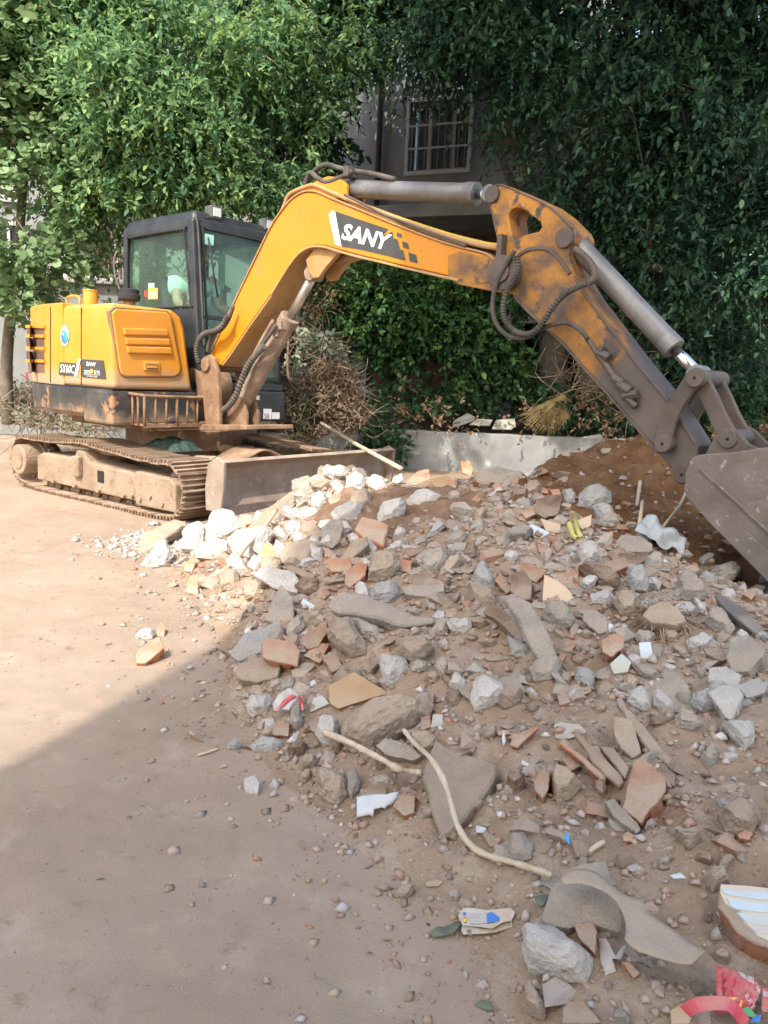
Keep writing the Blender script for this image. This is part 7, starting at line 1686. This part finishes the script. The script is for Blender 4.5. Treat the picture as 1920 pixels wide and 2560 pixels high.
def crown(name, parent, ells, ntw, L0, W0, m, twig=.38, per=13, droop=.35, inner=.25, shape=LV, seed=1, gapk=0.0, base=None, front=.6, cl=30, clr=.42):
    r_ = np.random.default_rng(seed)
    C = np.array([e[1:4] if e[0] == 'w' else dp(e[0], e[1], e[2]) for e in ells], float); Rr = np.array([e[4:7] if e[0] == 'w' else (e[3]/1642*e[2], (e[5] if len(e) > 5 else (e[3]+e[4])/2*.8/1642*e[2]), e[4]/1642*e[2]) for e in ells])
    w = (Rr[:, 0]*Rr[:, 2])
    # clumps (sprays of foliage) sit on and in the crown's lobes; twigs fan out from each clump
    ncl = max(12, int(ntw/cl)); ci = r_.choice(len(ells), size=ncl, p=w/w.sum()); cdir = unit(r_.normal(size=(ncl, 3)))
    fl = r_.random(ncl) < front; cdir[fl, 1] = -np.abs(cdir[fl, 1])
    crad = np.where(r_.random(ncl) < inner, r_.random(ncl)**.5*.75, .72+.38*r_.random(ncl))
    cc = C[ci]+cdir*Rr[ci]*crad[:, None]; cs = clr*(.5+1.0*r_.random(ncl))
    idx = r_.choice(ncl, size=ntw, p=cs**1.6/np.sum(cs**1.6))
    d = unit(r_.normal(size=(ntw, 3))*np.array([1, 1, .75])+cdir[idx]*.75+np.array([0, -.25, .25]))
    o = cc[idx]+d*(cs[idx]*r_.random(ntw)**.45)[:, None]*np.array([1.15, 1, .8])
    if gapk:
        keep = fbm(o[:, 0], o[:, 1], o[:, 2], o=2, s=1.5) > -gapk; o, d = o[keep], d[keep]; ntw = len(o)
    td = unit(d*np.array([1, 1, .7])+r_.normal(size=(ntw, 3))*.55+np.array([0, -.12, -droop])); tl = twig*(.6+.8*r_.random(ntw))
    t = (np.arange(per)+.5)/per
    P = o[:, None]+td[:, None]*(t[None, :, None]*tl[:, None, None])+np.array([0, 0, -1])*(t[None, :, None]**2*tl[:, None, None]*droop*.6)
    P = P.reshape(-1, 3); n = len(P)
    D = np.repeat(td, per, 0)*.55+r_.normal(size=(n, 3))*.62+np.array([0, 0, -.22])
    Nn = np.array([0, -.25, .9])+r_.normal(size=(n, 3))*.45
    Ln = L0*(.5+.95*r_.random(n)); Wd = Ln*W0*(.8+.4*r_.random(n))
    V = leaves_at(P, D, Nn, Ln, Wd, shape)
    o2 = fast_mesh(name, V, 6, LF4, m, parent, base, smooth=False)
    return o2, o, td, tl
m_lf_sun = leaf_mat('sun_tinted_ficus_leaf', [(.055, .14, .085), (.125, .26, .14), (.235, .385, .16), (.44, .53, .18)], .55, .4)  # lit copy of the fig leaf: sunlight and bluish haze put into the colour
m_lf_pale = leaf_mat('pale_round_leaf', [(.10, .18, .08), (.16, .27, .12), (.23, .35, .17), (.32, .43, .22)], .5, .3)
m_lf_shade = leaf_mat('shade_tinted_ficus_leaf', [(.02, .058, .045), (.032, .085, .056), (.052, .12, .065), (.11, .20, .075)], .5, .25)  # shaded copy of the fig leaf: shade put into the colour
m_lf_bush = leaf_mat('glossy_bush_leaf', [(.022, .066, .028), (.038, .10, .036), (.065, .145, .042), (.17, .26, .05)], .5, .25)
m_lf_weed = leaf_mat('weed_leaf', [(.03, .08, .03), (.05, .12, .05), (.09, .17, .07)], .5)
m_lf_dead = leaf_mat('dead_leaf', [(.10, .06, .035), (.17, .105, .06), (.25, .17, .10), (.34, .25, .17)], .8, .1)
m_lf_wilt = leaf_mat('wilted_pale_leaf', [(.15, .17, .11), (.24, .27, .19), (.36, .39, .30)], .7, .15)
m_bark = mat('grey_bark', [(.10, .085, .065), (.16, .135, .105), (.22, .19, .15)], scale=7, rough=.95, bump=.6, bscale=18)
m_bark_d = mat('dark_bark', [(.06, .05, .04), (.10, .083, .066), (.14, .12, .095)], scale=6, rough=.95, bump=.6, bscale=16)
m_root = mat('red_brown_root', [(.16, .085, .05), (.24, .14, .09), (.30, .20, .14)], scale=9, rough=.9)
m_twig = mat('dry_twig', [(.20, .14, .09), (.30, .22, .15), (.40, .32, .23)], scale=6, rough=.9, island=.6)

def limb(mb, P, r0, r1, seg=10):
    Q = smooth_path(P, 5); n = len(Q); mb.tube(Q, [r0+(r1-r0)*i/(n-1) for i in range(n)], seg)
def tree(name, label, trunk, r0, limbs, ells, ntw, leaf, m_leaf, m_b, group='trees behind the yard', **kw):
    base = dp(*trunk[0]); base[2] = min(base[2], .4)
    t = thing(name, label, 'tree', base, group)
    mb = MB(); limb(mb, [base]+[dp(*p) for p in trunk], r0, r0*.55, 12); mb.build('trunk', m_b, t, True)
    for Pl in limbs:
        mb = MB(); limb(mb, [dp(*p) for p in Pl], r0*.42, .02, 7); mb.build('limb', m_b, t, True)
    c, o, td, tl = crown('crown', t, ells, ntw, leaf[0], leaf[1], m_leaf, **kw)
    mb = MB(); k = np.random.default_rng(5).choice(len(o), size=min(420, len(o)), replace=False)
    for i in k:
        a = o[i]-td[i]*.25; b = o[i]+td[i]*tl[i]; mb.tube([a, b], [.008, .003], 3, False)
    kind(mb.build('twigs', m_b, t), 'stuff')
    return t
tree('slim_tree', 'slim pale-leaved tree with a thin trunk at the far left edge', [(14, 800, 9.4), (22, 690, 9.4), (38, 560, 9.4), (48, 420, 9.4), (58, 230, 9.4)], .075,
     [[(40, 540, 9.4), (75, 500, 9.3), (110, 540, 9.2)], [(46, 420, 9.4), (20, 330, 9.3), (5, 250, 9.2)], [(50, 380, 9.4), (90, 320, 9.4), (110, 250, 9.3)], [(24, 700, 9.4), (2, 620, 9.4), (-8, 560, 9.4)]],
     [(40, 50, 9.3, 80, 90), (15, 180, 9.2, 70, 90), (85, 130, 9.4, 60, 80), (25, 310, 9.2, 60, 80), (90, 260, 9.5, 45, 70), (10, 450, 9.2, 38, 60), (75, 400, 9.3, 38, 45), (112, 520, 9.2, 32, 45), (80, 600, 9.2, 45, 42), (20, 540, 9.2, 32, 40), (125, 590, 9.2, 26, 30), (50, 560, 9.2, 40, 50)],
     1300, (.066, .95), m_lf_pale, m_bark, twig=.34, per=10, droop=.5, shape=ROUND, seed=11, inner=.3)
tree('lit_fig_tree', 'broad sunlit fig tree rising behind the excavator cab', [(330, 620, 10.6), (335, 480, 10.6), (350, 330, 10.5), (380, 180, 10.4)], .2,
     [[(340, 420, 10.6), (250, 300, 10.1), (200, 210, 9.8)], [(350, 330, 10.5), (470, 230, 10.2), (560, 150, 10)], [(345, 400, 10.5), (430, 360, 10.1), (520, 350, 9.9)], [(370, 230, 10.4), (330, 100, 10), (300, 20, 9.9)], [(350, 330, 10.4), (420, 250, 9.4), (520, 240, 9.0)], [(340, 400, 10.4), (280, 330, 9.3), (210, 300, 8.9)]],
     [(250, 50, 9.7, 170, 110), (190, 220, 9.5, 95, 120), (320, 170, 9.4, 140, 140), (430, 70, 9.7, 150, 110), (520, 180, 9.7, 120, 130), (400, 310, 9.6, 130, 100), (240, 350, 9.6, 85, 85), (185, 440, 9.7, 42, 80), (550, 310, 10, 95, 100), (620, 70, 10.1, 130, 110), (330, 420, 9.9, 75, 50), (500, 410, 10.1, 80, 50), (620, 180, 10.5, 60, 90), (150, 330, 9.7, 45, 80), (480, -120, 10.2, 200, 90), (700, -140, 10.2, 170, 90), (230, 500, 9.9, 45, 60), (120, 90, 9.9, 60, 110), (600, 400, 10.2, 40, 40)],
     11500, (.070, .46), m_lf_sun, m_bark, twig=.34, per=13, droop=.5, seed=12, inner=.2, gapk=.34, clr=.40, cl=38)
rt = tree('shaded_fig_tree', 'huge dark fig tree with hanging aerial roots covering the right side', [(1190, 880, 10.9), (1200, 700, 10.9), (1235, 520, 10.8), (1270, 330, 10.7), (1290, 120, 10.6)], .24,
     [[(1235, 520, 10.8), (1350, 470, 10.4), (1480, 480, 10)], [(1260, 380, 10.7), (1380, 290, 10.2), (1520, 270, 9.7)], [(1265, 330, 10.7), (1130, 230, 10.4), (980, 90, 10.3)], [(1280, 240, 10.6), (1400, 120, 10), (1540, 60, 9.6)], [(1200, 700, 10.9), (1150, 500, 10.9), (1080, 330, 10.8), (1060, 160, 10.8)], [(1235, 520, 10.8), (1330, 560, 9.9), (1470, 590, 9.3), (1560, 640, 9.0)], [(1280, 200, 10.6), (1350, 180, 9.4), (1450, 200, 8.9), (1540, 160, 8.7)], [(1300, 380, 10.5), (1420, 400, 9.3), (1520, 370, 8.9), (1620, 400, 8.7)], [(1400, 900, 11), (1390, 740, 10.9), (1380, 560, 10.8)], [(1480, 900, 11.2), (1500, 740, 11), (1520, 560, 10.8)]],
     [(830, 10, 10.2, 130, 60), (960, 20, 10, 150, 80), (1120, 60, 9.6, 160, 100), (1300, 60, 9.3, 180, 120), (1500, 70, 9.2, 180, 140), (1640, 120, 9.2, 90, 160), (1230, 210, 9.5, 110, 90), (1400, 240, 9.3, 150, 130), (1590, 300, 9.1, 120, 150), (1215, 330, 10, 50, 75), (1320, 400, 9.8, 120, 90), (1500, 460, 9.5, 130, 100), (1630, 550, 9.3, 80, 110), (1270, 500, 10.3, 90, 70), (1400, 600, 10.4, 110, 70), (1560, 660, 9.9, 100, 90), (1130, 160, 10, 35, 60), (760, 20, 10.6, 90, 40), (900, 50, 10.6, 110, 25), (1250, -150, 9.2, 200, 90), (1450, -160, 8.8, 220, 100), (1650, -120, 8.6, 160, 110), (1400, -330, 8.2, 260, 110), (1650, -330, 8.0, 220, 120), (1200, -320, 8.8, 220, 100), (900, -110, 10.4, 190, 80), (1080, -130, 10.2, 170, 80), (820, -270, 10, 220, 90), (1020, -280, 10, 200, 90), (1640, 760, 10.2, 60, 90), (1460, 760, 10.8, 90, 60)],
     12500, (.078, .46), m_lf_shade, m_bark_d, twig=.40, per=12, droop=.6, seed=13, inner=.22, gapk=.30, clr=.40, cl=38)
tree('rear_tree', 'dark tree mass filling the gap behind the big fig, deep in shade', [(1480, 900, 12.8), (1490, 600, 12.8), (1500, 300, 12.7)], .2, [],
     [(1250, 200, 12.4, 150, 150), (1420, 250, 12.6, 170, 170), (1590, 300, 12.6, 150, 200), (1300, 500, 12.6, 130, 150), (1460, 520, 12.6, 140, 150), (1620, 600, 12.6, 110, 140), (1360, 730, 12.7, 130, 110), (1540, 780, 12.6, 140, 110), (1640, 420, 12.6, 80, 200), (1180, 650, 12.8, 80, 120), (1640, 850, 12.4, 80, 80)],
     3600, (.16, .5), m_lf_shade, m_bark_d, twig=.5, per=12, droop=.4, seed=14, inner=.5)
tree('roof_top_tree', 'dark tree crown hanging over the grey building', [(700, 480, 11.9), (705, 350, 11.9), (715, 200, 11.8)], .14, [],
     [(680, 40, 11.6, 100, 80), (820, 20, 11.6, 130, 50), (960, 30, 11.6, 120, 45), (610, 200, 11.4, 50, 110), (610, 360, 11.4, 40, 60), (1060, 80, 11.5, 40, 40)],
     1300, (.12, .42), m_lf_shade, m_bark_d, twig=.4, per=12, droop=.5, seed=15, inner=.35)
# unseen limbs and crown, added overhead to shade the bed and the wall
for Pl in ([(1.6, 10.5, 5.2), (1.4, 8.6, 6.6), (.6, 6.4, 7.4), (-.4, 4.6, 7.8)], [(1.8, 10.5, 5.0), (2.4, 8.0, 6.6), (2.6, 5.8, 7.4)]):
    mb = MB(); limb(mb, [np.array(p) for p in Pl], .11, .03, 8); mb.build('limb', m_bark_d, rt, True)
crown('added_shade_crown', rt, [('w', -1.6, 4.9, 7.6, .9, .9, .5), ('w', -.6, 5.2, 7.7, 1.0, 1.1, .5), ('w', .5, 5.0, 7.6, 1.0, 1.2, .5), ('w', 1.6, 5.2, 7.5, 1.0, 1.3, .5), ('w', 2.6, 5.6, 7.4, .9, 1.2, .5), ('w', -.6, 6.6, 7.5, 1.0, .8, .5), ('w', .6, 6.8, 7.3, 1.0, .9, .5), ('w', 1.8, 7.0, 7.2, 1.0, .9, .5)], 900, .17, .5, m_lf_shade, twig=.45, per=12, droop=.3, seed=16, inner=.4)
# aerial roots hang from the big fig
rr_ = random.Random(5)
for (x, y0, y1, Y, w_, n) in ((1402, 290, 575, 9.4, 14, 26), (1095, 150, 360, 10.3, 22, 12), (1135, 250, 480, 10.4, 30, 14), (1190, 350, 640, 10.4, 30, 12), (1240, 480, 720, 10.4, 40, 14), (1330, 420, 700, 10.3, 40, 10), (690, 60, 210, 10.2, 16, 12), (700, 150, 300, 10.3, 20, 8), (990, 40, 120, 10, 8, 6), (1500, 560, 760, 10.2, 50, 8), (1210, 80, 260, 9.9, 20, 8)):
    mb = MB()
    for k in range(n):
        xx = x+rr_.gauss(0, w_*.5); yy0 = y0+rr_.uniform(-15, 30); yy1 = y1-rr_.uniform(0, (y1-y0)*.35)
        P = [dp(xx+rr_.gauss(0, 4)+(x-xx)*.5*t, yy0+(yy1-yy0)*t, Y+rr_.gauss(0, .05)) for t in (0, .25, .5, .75, 1)]
        mb.tube(smooth_path(P, 3), rr_.uniform(.003, .009), 4, False)
    kind(mb.build('aerial_root', m_root, rt, True), 'stuff')
# dark round-leaved bush on the bed
bt_ = dp(930, 850, 10.7); bt_[2] = .45
bu = thing('dark_green_bush', 'rounded dark green bush on the bed behind the boom', 'bush', bt_)
for (x, y) in ((820, 720), (900, 660), (980, 690), (1050, 720), (860, 620), (1000, 620)): mb = MB(); limb(mb, [bt_, (bt_+dp(x, y, 10.8))/2+np.array([.05, 0, -.05]), dp(x, y, 10.8)], .03, .008, 6); mb.build('stem', m_bark_d, bu, True)
crown('crown', bu, [(820, 690, 10.7, 90, 60), (900, 655, 10.7, 110, 60), (1000, 680, 10.7, 105, 75), (950, 745, 10.6, 120, 65), (1055, 730, 10.8, 65, 65), (790, 685, 10.6, 60, 35), (850, 610, 10.6, 50, 30), (1020, 630, 10.8, 70, 30), (860, 740, 10.7, 80, 50), (1080, 780, 10.8, 35, 30)], 2200, .07, .6, m_lf_bush, twig=.22, per=12, droop=.2, seed=21, inner=.25, clr=.24, cl=22, gapk=.6)
wd_, *_ = crown('weeds', None, [(820, 870, 10.35, 35, 30, .15), (860, 860, 10.5, 45, 30, .2), (920, 870, 10.6, 60, 22, .2), (1000, 855, 10.7, 60, 28, .2), (1075, 865, 10.7, 60, 28, .2), (815, 930, 9.85, 22, 45, .12), (845, 950, 9.85, 16, 30, .1), (1200, 870, 10.7, 70, 30, .2), (1330, 890, 10.6, 90, 22, .2), (1250, 895, 10.5, 50, 12, .15), (1500, 890, 10.7, 140, 30, .2), (1600, 920, 10.5, 80, 22, .2), (700, 620, 11.5, 40, 50, .2), (950, 888, 10.4, 40, 12, .15)], 1000, .075, .6, m_lf_weed, twig=.2, per=9, droop=.1, seed=22, inner=.4, base=(0, 0, 0), clr=.16, cl=10)
kind(wd_, 'stuff', 'green weeds and creepers along the planting bed')
# dry brush: tangled twigs with dead leaves
def brush(name, label, ells, ntwig, nleaf, m_l, leafL, seed, twl=(.25, .7), group=None, tw_r=.005):
    r_ = np.random.default_rng(seed); C = np.array([dp(e[0], e[1], e[2]) for e in ells]); Rr = np.array([(e[3]/1642*e[2], .35*(e[3]+e[4])/1642*e[2]+.15, e[4]/1642*e[2]) for e in ells])
    b = C.mean(0).copy(); b[2] = max(0, (C[:, 2]-Rr[:, 2]).min()); t = thing(name, label, 'brush', b, group); mb = MB(); w = Rr[:, 0]*Rr[:, 2]
    for i in range(ntwig):
        k = r_.choice(len(C), p=w/w.sum()); d = unit(r_.normal(size=3)); o = C[k]+d*Rr[k]*r_.random()**.4; o[2] = max(o[2], .03)
        td = unit(r_.normal(size=3)*np.array([1, .7, .7])); l = twl[0]+(twl[1]-twl[0])*r_.random()
        p1 = o+td*l*.5+r_.normal(size=3)*l*.12; p2 = p1+unit(td+r_.normal(size=3)*.5)*l*.5; p1[2] = max(p1[2], .02); p2[2] = max(p2[2], .02)
        mb.tube(smooth_path([o, p1, p2], 3), [tw_r*(.5+r_.random()) for _ in range(7)], 4, False)
    kind(mb.build('twigs', m_twig, t, True), 'stuff')
    if nleaf:
        k = r_.choice(len(C), size=nleaf, p=w/w.sum()); P = C[k]+unit(r_.normal(size=(nleaf, 3)))*Rr[k]*(r_.random((nleaf, 1))**.35); P[:, 2] = np.maximum(P[:, 2], .02)
        Ln = leafL*(.6+.8*r_.random(nleaf)); V = leaves_at(P, r_.normal(size=(nleaf, 3)), r_.normal(size=(nleaf, 3)), Ln, Ln*.5)
        kind(fast_mesh('dry_leaves', V, 6, LF4, m_l, t), 'stuff')
    return t
brush('brown_brush_heap', 'low heap of brown dried branches and dead leaves right of the cab', [(690, 860, 8.9, 75, 55), (640, 895, 8.8, 50, 40), (735, 835, 9.0, 40, 45), (755, 890, 8.9, 40, 45), (660, 930, 8.7, 55, 22), (715, 805, 9.1, 45, 30)], 900, 5200, m_lf_dead, .05, 31, (.12, .42), tw_r=.003)
brush('wilted_brush', 'pale wilted leafy branches on top of the brown brush heap', [(690, 745, 9.2, 50, 25), (665, 735, 9.2, 30, 25), (725, 770, 9.2, 32, 22), (640, 790, 9.1, 25, 30)], 70, 480, m_lf_wilt, .075, 32, (.12, .35), tw_r=.003)
brush('dry_vine_tangle', 'thin dry vines hanging in the shade under the boom', [(690, 655, 10.2, 35, 50), (665, 690, 10.1, 25, 35), (720, 635, 10.3, 35, 25)], 45, 160, m_lf_dead, .055, 33, (.15, .45), tw_r=.003)
brush('straw_brush', 'low tangle of straw and cut branches behind the excavator at the left', [(40, 880, 9.6, 60, 40), (110, 900, 9.4, 80, 30), (190, 915, 9.0, 60, 25), (30, 840, 10, 40, 25), (90, 860, 9.8, 60, 20)], 420, 900, m_lf_wilt, .06, 34, (.2, .55), tw_r=.004)
brush('dead_twig_pile', 'pile of bare pale twigs behind the stick on the planting bed', [(1290, 700, 10.4, 60, 60), (1330, 780, 10.3, 70, 60), (1260, 830, 10.3, 70, 40), (1350, 860, 10.3, 70, 26), (1240, 870, 10.4, 40, 20)], 260, 250, m_lf_dead, .06, 35, (.3, .8), tw_r=.004)
lt_, *_ = crown('leaf_litter', None, [(1000, 905, 10.25, 200, 6), (1300, 915, 10.25, 200, 6), (1500, 930, 10.3, 150, 8)], 260, .06, .5, m_lf_dead, twig=.2, per=6, droop=.1, seed=41, inner=.6, base=(0, 0, 0))
kind(lt_, 'stuff', 'dry leaf litter on the planting bed')
